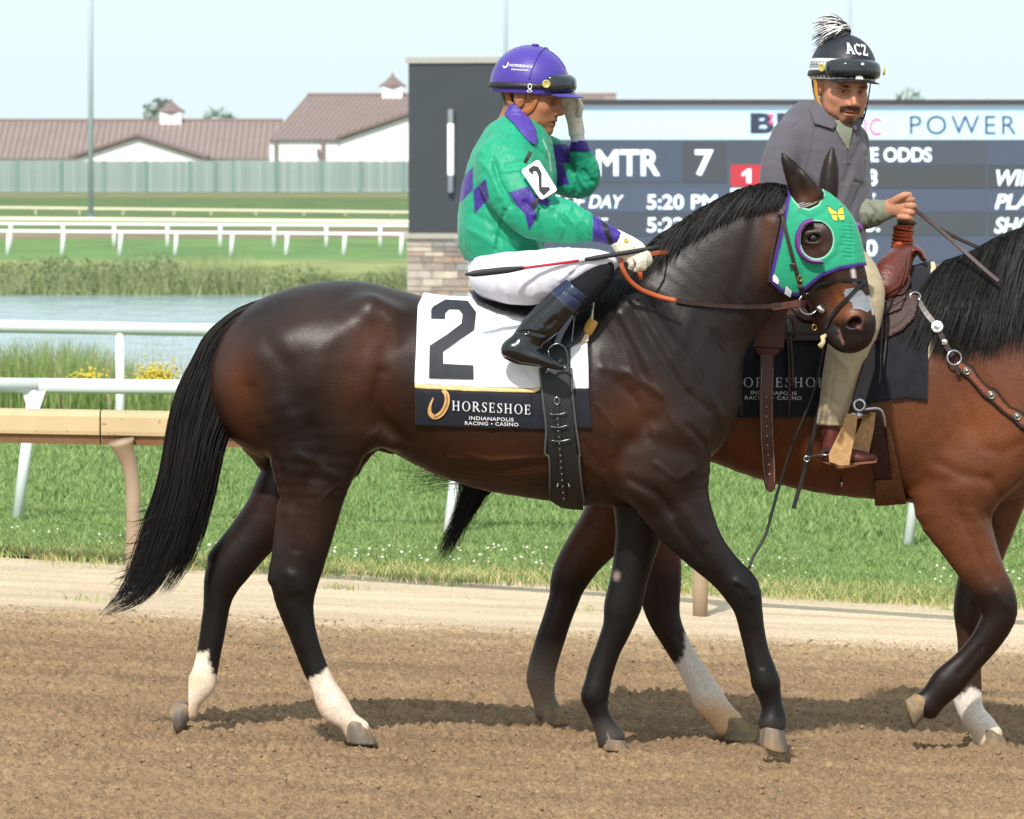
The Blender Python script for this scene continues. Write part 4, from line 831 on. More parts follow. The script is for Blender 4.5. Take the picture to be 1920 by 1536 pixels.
    w = sock([(372, 1222), (388, 1222), (393, 1250), (410, 1278), (408, 1400), (300, 1400), (330, 1250)], False); col = mixc(col, W1, w)
    wm_ = np.clip(.5 + .8 * vnoise(co, 22, 71) + .4 * vnoise(co, 60, 72), 0, 1) * (col[:, 0] > .3); col = mixc(col, hx('#bb9f88'), wm_ * .55)
    col = blobs(co, col, [(660, 1372, 22, 16, 0, hx('#b08e6c'), .7), (365, 1330, 20, 20, 0, hx('#b08e6c'), .6), (600, 1335, 14, 18, 0, hx('#b98f7c'), .5), (370, 1275, 24, 16, 0, hx('#c6a878'), .5)])
    col = mixc(col, hx('#bdb6af'), np.clip(1.2 - np.minimum(pl_dist(px, py, [(1598, 498), (1602, 526)]) / 5, pl_dist(px, py, [(1629, 556), (1638, 588)]) / 3), 0, 1) * (px > 1590) * (yy < RD))   # white strip on the face
    col = mixc(col, hx('#9a6a66'), np.clip(1.1 - pl_dist(px, py, [(1573, 618), (1577, 632), (1581, 643)]) / 3, 0, 1) * (yy < RD) * .8)
    col = mixc(col, hx('#0b0807'), np.clip(1.3 - np.hypot((px - 1603) / 16, (py - 604) / 11), 0, 1) * (yy < RD)); col = mixc(col, hx('#15100d'), np.clip(1.5 - np.hypot((px - 1527) / 20, (py - 447) / 13), 0, 1) * .8 * (yy < RD))
    col = mixc(col, hx('#8a4b4a'), np.clip(1.1 - pl_dist(px, py, [(1608, 612), (1614, 616)]) / 5, 0, 1) * (yy < RD) * .6)
    col = mixc(col, hx('#8d7d73'), np.clip(1.2 - np.hypot((px - 1156) / 8, (py - 1080) / 11), 0, 1) * (yy > RD))                            # chestnut
    col = mixc(col, hx('#5e5550'), .35 * (np.clip((py - 1340) / 30, 0, 1) * (px > 1090)))
    t = thing('racehorse', 'dark bay racehorse walking in a green blinker hood with a white number cloth', 'horse', W(900, 1398, RD))
    body = body_mesh('body', co, q, COAT, t, col)
    # eyes
    e = MB().lathe([(.001, -.021), (.013, -.0165), (.0195, -.008), (.021, 0), (.0195, .008), (.013, .0165), (.001, .021)], Matrix.Translation(Vector(ep + A([.002, .0125, -.001]))), 14)
    e.build('eye', EYE, t, True)
    # hooves
    hoof_mesh('hoof', W(674, 1394, RD - .135), math.radians(4), math.radians(-6), .98, HOOF, t)
    hoof_mesh('hoof', W(322, 1350, RD + .135), math.radians(68), math.radians(4), .92, HOOF, t)
    hoof_mesh('hoof', W(1447, 1400, RD - .115), math.radians(20), math.radians(-38), .98, HOOF, t)
    hoof_mesh('hoof', W(1150, 1407, RD + .115), math.radians(3), math.radians(-8), .93, HOOF, t)
    # tail
    Lf = crv([(504, 558), (452, 577), (418, 600), (385, 633), (364, 675), (343, 717), (327, 767), (317, 820), (306, 883), (293, 933), (277, 975), (262, 1020), (246, 1065), (222, 1110), (185, 1152)], 6)
    Rt = crv([(500, 590), (462, 612), (440, 645), (430, 690), (433, 740), (433, 790), (418, 833), (408, 880), (398, 925), (386, 970), (370, 1021), (348, 1067), (318, 1112), (280, 1140), (215, 1153)], 6)
    st = []; m = len(Lf)
    for i in range(5600):
        u = rng.random(); z = math.sqrt(max(0, 1 - (2 * u - 1) ** 2)) * rng.uniform(-1, 1)
        i0 = int(rng.random() ** 2.2 * m * .35); L = (.5 + .5 * rng.random() ** 1.3) if u < .7 else rng.uniform(.42, .88)
        i1 = int(min(m - 1, max(i0 + 22, L * m))); idx = np.arange(i0, i1 + 1, 4)
        f = np.linspace(0, 1, len(idx)); uu = np.clip(u + .09 * np.sin(f * rng.uniform(2, 5) + rng.uniform(0, 6)) * rng.uniform(.3, 1), -.04, 1.04)
        p = Lf[idx] * (1 - uu)[:, None] + Rt[idx] * uu[:, None]; p = p + rng.normal(0, 2.2, 2) * f[:, None]
        dd = RD + z * (.05 + .045 * np.sin(np.clip(idx / m, 0, 1) * 3))
        st.append((np.stack([(p[:, 0] - 960) * dd / F, dd, HC - (p[:, 1] - 312) * dd / F], 1), rng.uniform(.6, 1.5)))
    for i in range(300):                                                                      # loose ends blown back
        i0 = int(rng.uniform(.62, .9) * m); b = Lf[i0] + rng.normal(0, 4, 2) + A([rng.uniform(5, 60), 0]); dx = rng.uniform(-60, -12); cy = rng.uniform(20, 60)
        f = np.linspace(0, 1, 8); p = b + np.stack([dx * f + 8 * np.sin(f * 4 + i), cy * f - 26 * f ** 2 * rng.uniform(.2, 1)], 1); dd = np.full(8, RD + rng.uniform(-.05, .05))
        st.append((np.stack([(p[:, 0] - 960) * dd / F, dd, HC - (p[:, 1] - 312) * dd / F], 1), .55))
    hair('tail', st, HAIR, t, .0034)
    # mane: roots along the crest, falling towards the camera
    cr = crv([(1128, 528), (1165, 505), (1205, 478), (1258, 434), (1320, 392), (1385, 360), (1440, 347), (1478, 352)], 12); Lm = np.interp(np.linspace(0, 1, len(cr)), [0, .15, .35, .6, .85, 1], [75, 95, 110, 85, 55, 40])
    st = []
    for i in range(4600):
        k = rng.random(); j = k * (len(cr) - 1); j0 = int(j); r = cr[j0]; L = Lm[j0] * rng.uniform(.55, 1.1); lean = rng.normal(-.8, .13) if k < .8 else rng.normal(-.6, .2)
        f = np.linspace(0, 1, 8); px_ = r[0] + lean * L * f ** 1.2 + rng.normal(0, 4) * f; py_ = r[1] - 4 + rng.uniform(0, 12) + L * (.28 * f + .72 * f ** 1.6) - rng.uniform(2, 9) * np.sin(f * 3.1)
        s = V.surf(px_, np.maximum(py_, r[1] + 3), .004 + .012 * rng.random()); miss = np.abs(V.sample(s)) > .05
        s[:, 2] = HC - (py_ - 312) * s[:, 1] / F; s[0, 1] = RD + rng.uniform(-.03, .03); s[1, 1] = min(s[1, 1], RD - .03)
        st.append((s, rng.uniform(.6, 1.5)))
    for i in range(700):                                                                       # the other side of the crest
        k = rng.random(); r = cr[int(k * (len(cr) - 1))]; L = rng.uniform(30, 70); f = np.linspace(0, 1, 6)
        dd = RD + .01 + .10 * f; st.append((np.stack([(r[0] - .3 * L * f - 960) * dd / F, dd, HC - (r[1] - 6 * np.sin(f * 3) - 4 + L * f ** 1.5 - 312) * dd / F], 1), 1.))
    hair('mane', st, HAIR, t, .0034)
    return V, t
RH, racehorse = build_racehorse()

# ---------------------------------------------------------------- the lead pony
PD = 20.72
def build_pony():
    lo = (W(975, 0, PD)[0], PD - .42, W(0, 1420, PD)[2]); hi = (W(2330, 0, PD)[0], PD + .42, W(0, 330, PD)[2])
    V = Vol(lo, hi, .0085)
    tr = trunk_rows([(1022, 610, 760, .10), (1045, 580, 820, .19), (1090, 556, 870, .25), (1150, 545, 880, .275), (1220, 548, 862, .28), (1300, 556, 850, .275), (1380, 560, 874, .285), (1460, 562, 903, .295), (1550, 556, 925, .295),
                     (1640, 540, 938, .285), (1710, 512, 945, .27), (1780, 494, 955, .255), (1850, 510, 962, .245), (1910, 560, 950, .23), (1955, 625, 920, .20), (1985, 700, 880, .12)])
    V.limb(stations(PD, tr), k=.03)
    nk = [(1850, 660, 165, .19), (1920, 590, 150, .14), (1990, 535, 125, .115), (2060, 490, 108, .10), (2110, 470, 92, .09)]
    V.limb(stations(PD, nk), k=.07)
    for s in (-1, 1):
        V.limb(stations(PD, [(1790, 600, 60, .06), (1850, 700, 75, .07), (1900, 800, 78, .075)], s * .165), k=.06)
        V.limb(stations(PD, [(1905, 810, 55, .065), (1850, 860, 72, .075), (1800, 900, 66, .07)], s * .165), k=.05)
    nh = [(1185, 700, 125, .14), (1190, 800, 112, .13), (1200, 880, 84, .11), (1215, 950, 60, .085), (1232, 1020, 45, .066), (1238, 1080, 40, .054), (1238, 1118, 38, .05), (1246, 1160, 31, .042), (1266, 1203, 25, .034), (1292, 1246, 23, .032),
          (1316, 1288, 27, .036), (1330, 1314, 30, .04), (1352, 1340, 26, .036), (1366, 1357, 28, .041)]
    fh = [(1180, 720, 120, .14), (1190, 820, 108, .13), (1180, 900, 78, .1), (1148, 970, 56, .078), (1094, 1040, 42, .058), (1068, 1085, 36, .049), (1060, 1115, 30, .041), (1047, 1155, 27, .038), (1032, 1200, 27, .034), (1017, 1250, 27, .036),
          (1014, 1277, 27, .039), (1020, 1310, 22, .033), (1027, 1334, 26, .039)]
    nf = [(1830, 830, 98, .09), (1800, 890, 92, .09), (1790, 950, 76, .08), (1812, 1012, 54, .066), (1842, 1072, 42, .052), (1868, 1122, 38, .049), (1872, 1158, 33, .046), (1846, 1204, 28, .037), (1810, 1246, 27, .033), (1776, 1280, 31, .038),
          (1751, 1308, 26, .034), (1736, 1324, 29, .039)]
    ff = [(1880, 860, 80, .08), (1868, 930, 58, .075), (1855, 995, 45, .062), (1838, 1060, 37, .052), (1826, 1110, 35, .048), (1820, 1150, 32, .046), (1820, 1200, 25, .035), (1817, 1250, 24, .033), (1813, 1300, 28, .038), (1822, 1336, 24, .035), (1841, 1362, 26, .038), (1852, 1382, 30, .042)]
    V.limb(stations(PD, nh, -.13), k=.045); V.limb(stations(PD, fh, .13), k=.045); V.limb(stations(PD, nf, -.13), k=.045); V.limb(stations(PD, ff, .13), k=.04)
    hd = [(2120, 440, 44, .075), (2136, 468, 66, .092), (2154, 500, 82, .10), (2172, 536, 78, .094), (2192, 572, 66, .08), (2210, 604, 54, .066), (2226, 636, 48, .06), (2236, 664, 46, .06), (2240, 680, 36, .052)]
    V.limb(stations(PD, hd), k=.05); V.ell(W(2126, 545, PD), (.10, .08, .12), k=.06)
    V.limb(stations(PD, [(2128, 585, 32, .05), (2166, 625, 25, .036), (2195, 664, 24, .034)]), k=.04)
    for s in (-1, 1): V.limb(stations(PD, [(2126, 430, 24, .022), (2112, 398, 20, .02), (2104, 368, 12, .014), (2102, 350, 4, .006)], s * .07), k=.02)
    for s in (-1, 1): V.ell(W(2166, 498, PD + s * .088), (.018, .012, .014), k=.01)
    for s in (-1, 1): V.ell(W(2240, 656, PD + s * .06), (.016, .02, .013), k=.01, sub=True)
    co, q = V.polygonize(0, 3)
    co = carve(co, q, [([(1690, 930), (1740, 900), (1790, 905)], 12, -.006), ([(1760, 870), (1800, 890), (1850, 900)], 12, -.008), ([(1855, 900), (1880, 940), (1930, 920)], 9, -.006), ([(1790, 600), (1850, 690), (1905, 770)], 12, .007), ([(1760, 640), (1800, 740), (1830, 820)], 14, -.006),
        ([(1820, 960), (1850, 1010), (1868, 1060)], 8, .006), ([(1800, 970), (1830, 1030), (1850, 1080)], 7, -.006), ([(1850, 960), (1870, 1010)], 6, -.005), ([(1870, 1110), (1885, 1135)], 10, .006), ([(1840, 1215), (1800, 1262)], 6, -.004),
        ([(1270, 1190), (1300, 1245), (1325, 1295)], 5, -.004), ([(1840, 840), (1880, 850), (1920, 830)], 12, -.005)])
    n = normals(co, q); co = co + n * (.0018 * vnoise(co, 9, 13) + .0006 * vnoise(co, 30, 14))[:, None]
    px, py = proj(co); yy = co[:, 1]
    col = np.tile(A(hx('#5e3722')), (len(co), 1))
    col = blobs(co, col, [(1600, 900, 220, 40, 5, hx('#52280f'), .6), (1880, 640, 70, 90, 0, hx('#5c382a'), .6), (1850, 790, 80, 60, 0, hx('#7c4527'), .5), (1180, 960, 130, 90, 0, hx('#54301d'), .9), (1440, 850, 90, 40, 0, hx('#7c431f'), .5)])
    col = col * (1 + .14 * vnoise(co, 7, 83) + .10 * vnoise(co, 26, 84))[:, None]
    col = mixc(col, BLACK, np.where(px < 1450, np.clip((py - 1000) / 90, 0, 1) * .9, np.clip((py - 1055) / 65, 0, 1) * .93))
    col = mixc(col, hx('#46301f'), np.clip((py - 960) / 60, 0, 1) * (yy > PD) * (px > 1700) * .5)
    def sock(poly, near, fade=7):
        s = poly_sd(px, py, poly) + 5 * vnoise(co, 60, 19) + 3 * vnoise(co, 140, 15); return np.clip(.5 - s / fade, 0, 1) * ((yy < PD) if near else (yy > PD))
    col = mixc(col, hx('#cfc3b8'), sock([(1285, 1175), (1300, 1200), (1400, 1330), (1440, 1420), (1320, 1420), (1262, 1250), (1283, 1230)], True))
    col = mixc(col, hx('#c99a66'), np.clip((py - 1296) / 40, 0, 1) * (px > 1260) * (px < 1440) * .8)
    col = mixc(col, hx('#d9d0c6'), sock([(1780, 1296), (1800, 1310), (1820, 1290), (1850, 1300), (1900, 1420), (1760, 1420)], False))
    col = mixc(col, hx('#c9ab84'), np.clip((py - 1350) / 30, 0, 1) * (px > 1800) * (yy > PD) * .7)
    col = mixc(col, hx('#77675a'), np.clip((py - 1195) / 100, 0, 1) * (px < 1080) * .9)
    t = thing('lead_pony', 'reddish bay pony with black mane under a western saddle, nearest the right edge', 'horse', W(1500, 1380, PD))
    body_mesh('body', co, q, COAT, t, col)
    hoof_mesh('hoof', W(1383, 1388, PD - .13), math.radians(3), math.radians(-5), 1.05, HOOF2, t)
    hoof_mesh('hoof', W(1037, 1358, PD + .13), math.radians(3), math.radians(-4), .98, HOOF2, t)
    hoof_mesh('hoof', W(1703, 1335, PD - .13), math.radians(75), math.radians(6), .98, HOOF2, t)
    hoof_mesh('hoof', W(1862, 1406, PD + .13), math.radians(3), math.radians(-5), 1.0, HOOF2, t)
    st = []                                                                                   # tail, blown under the racehorse's belly
    for i in range(1300):
        u, v = rng.random(), rng.random(); f = np.linspace(0, 1, 12)
        w_ = rng.random(); e = (892 - 66 * w_ + rng.normal(0, 9), 930 + 120 * w_ + rng.normal(0, 12)) if v < .93 else (rng.uniform(735, 800), rng.uniform(860, 930))
        cp = A([(1030 + rng.normal(0, 4), 600 + rng.normal(0, 8)), (1000 + rng.normal(0, 10), 690), (955 + rng.normal(0, 16), 800 + rng.normal(0, 10)), (905 + rng.normal(0, 14), 885 + rng.normal(0, 12)), e])
        p = crv(cp, 3)[:13]; dd = PD + rng.normal(0, .03) + np.zeros(len(p))
        st.append((np.stack([(p[:, 0] - 960) * dd / F, dd, HC - (p[:, 1] - 312) * dd / F], 1), rng.uniform(.4, 1.) if v < .93 else .5))
    hair('tail', st, HAIR, t, .004)
    cr = crv([(1775, 492), (1820, 476), (1870, 448), (1920, 428), (1980, 405), (2050, 392), (2110, 400)], 12); st = []
    for i in range(5200):
        k = rng.random(); r = cr[int(k * (len(cr) - 1))]; L = rng.uniform(130, 225) * (.7 + .45 * min(1, k * 2.2)); f = np.linspace(0, 1, 10)
        lean = -.55 + .3 * min(1, k * 1.6) + rng.normal(0, .09)
        px_ = r[0] + lean * L * f + rng.normal(0, 5) * f; py_ = r[1] - 3 + L * (.35 * f + .65 * f ** 1.4) - 6 * np.sin(f * 3.1)
        s = V.surf(px_, np.maximum(py_, r[1] + 4), .004 + .018 * rng.random()); s[:, 2] = HC - (py_ - 312) * s[:, 1] / F; s[0, 1] = PD + rng.uniform(-.02, .02); s[1, 1] = min(s[1, 1], PD - .04)
        st.append((s, rng.uniform(.6, 1.5)))
    hair('mane', st, HAIR, t, .0036)
    return V, t
PV, pony = build_pony()

# ================================================================== TACK ON THE RACEHORSE
LEA = mat('dark_leather', hx('#2c1a15'), .4, .5, n_scale=70, n_amt=.25, bump=.15, b_scale=300, bdist=.002)
BLKL = mat('black_leather', hx('#15151a'), .32, .5, n_scale=60, n_amt=.2, bump=.1, b_scale=260, bdist=.002)
BROWNL = mat('brown_leather', hx('#4a251e'), .42, .5, n_scale=40, n_amt=.3, bump=.25, b_scale=190, bdist=.003)
STEEL = mat('steel', hx('#b9bcc0'), .22, .5, metal=1., n_amt=.05)
BRASS = mat('brass', hx('#c9a95a'), .3, .5, metal=1., n_amt=.05)
CLOTHW = mat('white_cloth', hx('#e6e6ea'), .75, .25, n_scale=18, n_amt=.03, bump=.5, b_scale=16, bdist=.006, sheen=.1)
NAVY = mat('navy_cloth', hx('#171a24'), .7, .3, n_scale=30, n_amt=.12, bump=.35, b_scale=14, bdist=.006, sheen=.1)
GOLDT = mat('gold_trim', hx('#d9bf86'), .6, n_amt=.08)
WTXT = mat('white_print', hx('#dcdce0'), .7, n_amt=.03)
GREY_E = mat('grey_edge', hx('#4a4d4e'), .5)
def R3(pts, x0, y0, k): return [(x0 + a / k, y0 + b / k) for a, b in pts]
def fold(co, q, sts): return carve(co, q, sts)
def piece(name, V, poly, t0, t1, h, m, parent, lines=None, hole=None, yr=None, noise=0., col=None):
    co, q = shell(V, poly, t0, t1, h, hole=hole, yr=yr)
    if lines: co = carve(co, q, lines)
    if noise: co = co + normals(co, q) * (noise * vnoise(co, 14, 77))[:, None]
    return link(name, mesh_np(name, co, q, col(co) if col else None), m, parent)
# serif capitals
def serif(s, gap=.22):
    V_, F_ = [], []
    def quad(*p): n = len(V_); V_.extend([(a + x, b) for a, b in p]); F_.append(tuple(range(n, n + len(p))))
    def band(pts, ws):
        c = crv(pts, 4); w = np.interp(np.linspace(0, 1, len(c)), np.linspace(0, 1, len(ws)), ws); t = np.gradient(c, axis=0); t /= np.linalg.norm(t, axis=1)[:, None]; nn = np.stack([-t[:, 1], t[:, 0]], 1)
        L_, R_2 = c + nn * w[:, None] / 2, c - nn * w[:, None] / 2
        for i in range(len(c) - 1): quad(tuple(L_[i]), tuple(L_[i + 1]), tuple(R_2[i + 1]), tuple(R_2[i]))
    def stem(a, w=.13): quad((a, 0), (a + w, 0), (a + w, 1), (a, 1)); [quad((a - .07, y), (a + w + .07, y), (a + w + .07, y + .05), (a - .07, y + .05)) for y in (-.002, .952)]
    x = 0.
    for ch in s:
        if ch == 'H': stem(.07); stem(.60); quad((.2, .47), (.6, .47), (.6, .53), (.2, .53)); w = .85
        elif ch == 'O':
            for i in range(24):
                a, b = 2 * math.pi * i / 24, 2 * math.pi * (i + 1) / 24
                quad((.44 + .43 * math.cos(a), .5 + .52 * math.sin(a)), (.44 + .43 * math.cos(b), .5 + .52 * math.sin(b)), (.44 + .30 * math.cos(b), .5 + .47 * math.sin(b)), (.44 + .30 * math.cos(a), .5 + .47 * math.sin(a)))
            w = .9
        elif ch == 'R': stem(.07); band([(.2, .97), (.42, .96), (.56, .75), (.42, .52), (.2, .49)], [.06, .09, .14, .09, .05]); band([(.36, .5), (.56, .22), (.76, .0)], [.13, .14, .12]); w = .76
        elif ch == 'S': band([(.53, .80), (.42, .96), (.22, .95), (.12, .77), (.26, .57), (.44, .42), (.50, .22), (.34, .03), (.14, .06), (.06, .24)], [.05, .05, .07, .11, .14, .14, .12, .07, .05, .05]); quad((.5, .74), (.55, .74), (.55, 1), (.5, 1)); quad((.04, 0), (.09, 0), (.09, .27), (.04, .27)); w = .6
        elif ch == 'E': stem(.07); [quad((.2, y), (.55, y), (.55, y + .055), (.2, y + .055)) for y in (0, .945)]; quad((.2, .48), (.46, .48), (.46, .535), (.2, .535)); quad((.52, .78), (.57, .78), (.57, 1), (.52, 1)); quad((.54, 0), (.59, 0), (.59, .23), (.54, .23)); quad((.44, .4), (.48, .4), (.48, .62), (.44, .62)); w = .62
        x += w + gap
    return A(V_), F_
def crest(V, parent, org, end, off, m, sub):
    """the racecourse lettering: serif name and two sans lines, laid on V along org->end (photo positions)"""
    v, f = serif('HORSESHOE'); L_ = v[:, 0].max(); ux = ((end[0] - org[0]) / L_, (end[1] - org[1]) / L_); hgt = 18.0
    decal(V, v, f, org, ux, (.0, -hgt), off, m, 'lettering', parent, .5)
    for s, a, b, hh in sub:
        v, f = text2d(s, 1, .012, 0, 1.12); L_ = v[:, 0].max(); H_ = v[:, 1].max()
        decal(V, v, f, a, ((b[0] - a[0]) / L_, (b[1] - a[1]) / L_), (0, -hh / H_), off, m, 'lettering', parent, .8)
cl = thing('saddle_cloth', 'white racing saddle cloth with a big black number two and navy lettered band', 'saddle cloth', W(940, 560, RD))
wh = [(795, 470), (794, 550), (783, 574), (780, 650), (777, 721), (880, 726), (1000, 729), (1012, 727), (1104, 729), (1102, 640), (1100, 560), (1104, 470)]
FOLDS = [([(945, 640), (985, 690), (1010, 720)], 6, -.004), ([(900, 650), (945, 700), (960, 725)], 7, .003), ([(1065, 675), (1085, 672), (1100, 680)], 4, -.004), ([(785, 600), (800, 640), (790, 700)], 10, .003), ([(880, 570), (930, 600), (960, 640)], 9, .004), ([(1020, 690), (1030, 720)], 6, .004), ([(783, 574), (850, 575), (880, 560)], 4, -.003)]
piece('white_panel', RH, wh, -.004, .012, .0045, CLOTHW, cl, FOLDS, noise=.002)
piece('navy_band', RH, [(778, 728), (880, 734), (998, 738), (1006, 732), (1104, 730), (1109, 803), (1022, 806), (900, 803), (779, 798)], -.004, .0115, .0045, NAVY, cl, yr=(RD - .42, RD), lines=[([(800, 740), (810, 790)], 8, .003), ([(1000, 735), (1002, 804)], 4, -.003), ([(930, 745), (950, 790)], 9, .002)], noise=.002)
piece('gold_stripe', RH, [(777, 720.5), (880, 726), (999, 729.5), (1006, 726), (1014, 727), (1014, 732), (1000, 737), (880, 734), (778, 728.5)], -.004, .0135, .0035, GOLDT, cl, yr=(RD - .42, RD))
piece('navy_band', RH, [(778, 728), (998, 738), (1104, 730), (1109, 803), (900, 803), (779, 798)], -.004, .0115, .006, NAVY, cl, yr=(RD, RD + .38))
two = R3([(232, 370), (232, 290), (250, 262), (360, 198), (560, 210), (637, 310), (620, 470), (500, 550), (340, 665), (340, 778), (612, 792), (614, 918), (213, 908), (218, 615), (380, 510), (505, 415), (515, 330), (480, 285), (395, 280), (358, 320), (358, 370)], 760, 520, 4.8)
def decal_poly(V, poly, off, m, name, parent, cell=6.):
    bm = bmesh.new(); vs = [bm.verts.new((a, b, 0)) for a, b in poly]; bmesh.ops.triangle_fill(bm, use_beauty=True, use_dissolve=False, edges=[bm.edges.new((vs[i], vs[(i + 1) % len(vs)])) for i in range(len(vs))])
    bm.verts.index_update(); v = A([tuple(x.co)[:2] for x in bm.verts]); f = [tuple(x.index for x in g.verts) for g in bm.faces]; bm.free()
    return decal(V, v, f, (0, 0), (1, 0), (0, 1), off, m, name, parent, cell)
INK = mat('black_print', hx('#22242c'), .7, n_scale=25, n_amt=.1)
decal_poly(RH, two, .0165, INK, 'number', cl)
crest(RH, cl, (848, 769.5), (994, 777.5), .0165, WTXT, [('INDIANAPOLIS', (879, 787), (963, 790.5), 6.6), ('RACING • CASINO', (871, 796.5), (972, 799.5), 6.6)])
HSH = mat('horseshoe_gold', hx('#c99f63'), .5, n_scale=40, n_amt=.35)
hs_c = crv(R3([(338, 1015), (372, 1060), (372, 1140), (330, 1220), (268, 1258), (222, 1225), (222, 1160), (252, 1085)], 760, 520, 4.8), 5); hw_ = np.interp(np.linspace(0, 1, len(hs_c)), [0, .15, .5, .75, 1], [7, 9.5, 10, 7, 2.2]); tt = np.gradient(hs_c, axis=0); tt /= np.linalg.norm(tt, axis=1)[:, None]; nn = np.stack([-tt[:, 1], tt[:, 0]], 1) * hw_[:, None] / 2
hv = np.vstack([hs_c + nn, hs_c - nn]); kk = len(hs_c); decal(RH, hv, [(i, i + 1, kk + i + 1, kk + i) for i in range(kk - 1)], (0, 0), (1, 0), (0, 1), .0165, HSH, 'emblem', cl, 8.)
hv = np.vstack([hs_c[4:22] + nn[4:22] * .18, hs_c[4:22] - nn[4:22] * .18]); kk = 18; decal(RH, hv, [(i, i + 1, kk + i + 1, kk + i) for i in range(kk - 1)], (0, 0), (1, 0), (0, 1), .018, mat('horseshoe_groove', hx('#7d4f2c'), .6), 'emblem_groove', cl, 8.)

# racing saddle
sd = thing('racing_saddle', 'small black racing saddle under the jockey', 'saddle', W(1000, 560, RD))
piece('seat', RH, [(880, 470), (879, 545), (893, 566), (930, 582), (975, 592), (1010, 594), (1040, 560), (1110, 520), (1112, 470)], .010, .034, .005, BLKL, sd)
piece('flap', RH, [(975, 585), (1000, 594), (1035, 650), (1062, 656), (1090, 640), (1105, 610), (1112, 575), (1113, 540), (1060, 540)], .012, .026, .005, BLKL, sd)
piece('pad', RH, [(1085, 645), (1103, 640), (1106, 622), (1112, 600), (1115, 560), (1114, 520), (1104, 520), (1110, 575), (1103, 610)], .008, .022, .005, mat('cream_pad', hx('#d9c7a8'), .8), sd)
mb = MB(); c = RH.surf([1107], [612], .02)[0]; mb.lathe([(.012, -.03), (.018, -.025), (.02, 0), (.018, .022), (.012, .026)], Matrix.Translation(Vector(c)) @ Matrix.Rotation(.5, 4, 'Y'), 12); mb.build('pad_roll', mat('foam_yellow', hx('#c99a4d'), .8), sd, True)
p = on(RH, [(1085, 560), (1078, 590), (1072, 640)], .03); mb = MB(); mb.tube(p, .0016, 5); mb.build('stitching', mat('thread', hx('#b9b9b9'), .7), sd)
lt = thing('stirrup', 'steel stirrup iron on a black leather at the toe of the jockey boot', 'stirrup', W(1045, 660, RD - .33))
SY = RD - .40
def flat(pts, y): return [W(a, b, y) for a, b in pts]
mb = MB(); mb.strap(flat([(1072, 590), (1052, 625), (1044, 645)], SY + .03), .022, .004, (0, -1, 0)); mb.build('stirrup_leather', mat('stirrup_strap', hx('#232a33'), .5), lt)
iron = [W(1028, 656, SY), W(1036, 648, SY), W(1048, 645, SY), W(1060, 655, SY), W(1064, 672, SY), W(1062, 690, SY), W(1038, 690, SY), W(1030, 676, SY), W(1028, 656, SY)]
mb = MB(); mb.tube(crv(iron, 3), .0045, 8); mb.build('iron', mat('dark_steel', hx('#5a6068'), .25, metal=1.), lt, True)
# girth with buckles
gi = thing('girth', 'black elastic overgirth with wire keepers and buckle strap round the dark racehorse', 'girth', W(1055, 820, RD))
gp_ = [(1008, 640), (1013, 690), (1018, 750), (1024, 810), (1027, 852), (1031, 860), (1030, 938), (1060, 958), (1094, 962), (1092, 900), (1088, 856), (1083, 850), (1078, 800), (1072, 740), (1070, 690), (1070, 640)]
piece('web', RH, gp_, .010, .020, .0045, mat('girth_black', hx('#1a1b1c'), .55, n_scale=40, n_amt=.15), gi)
for pts in ([(1012, 690), (1018, 750), (1024, 805), (1022, 850), (1030, 862), (1031, 930)], [(1071, 690), (1074, 745), (1080, 800), (1087, 850), (1086, 862), (1090, 905), (1096, 948)]):
    mb = MB(); mb.tube(on(RH, pts, .021), .0045, 6); mb.build('edge_piping', GREY_E, gi, True)
mb = MB(); sp_ = on(RH, [(1043, 748), (1046, 790), (1049, 840), (1052, 890), (1058, 940)], .024); mb.strap(sp_, .019, .004, RH.grad(sp_)); mb.build('buckle_strap', mat('strap_black', hx('#202122'), .4), gi)
for (x0, y0, x1, y1) in ((1030, 776, 1063, 773), (1032, 800, 1066, 797), (1033, 826, 1070, 823)):
    mb = MB(); mb.tube(on(RH, [(x0, y0), ((x0 + x1) / 2, y0 + 1.5), (x1, y1)], .030), .0022, 6); mb.build('keeper', mat('wire', hx('#8a8d8f'), .3, metal=1.), gi, True)
for i in range(14):
    f = i / 13; x, y = 1045 + 12 * f, 785 + 150 * f; c = RH.surf([x], [y], .028)[0]; mb = MB(); mb.box(c - .002, c + .002); mb.build('stud', STEEL, gi)
c = RH.surf([1044], [752], .030)[0]; mb = MB(); mb.torus(c, (0, 1, .1), .013, .0025, 14, 6, sx=.7); mb.build('buckle', STEEL, gi, True)
c = RH.surf([1056], [913], .028)[0]; mb = MB(); mb.torus(c, (0, 1, -.2), .021, .0025, 16, 6, 0, math.pi); mb.build('buckle', STEEL, gi, True)
v, f = text2d('8', 1, .0); decal(RH, v, f, (1022, 700), (10, -3), (9, -17), .024, mat('grey_print', hx('#9aa0a4'), .6), 'number_mark', gi, 2.)

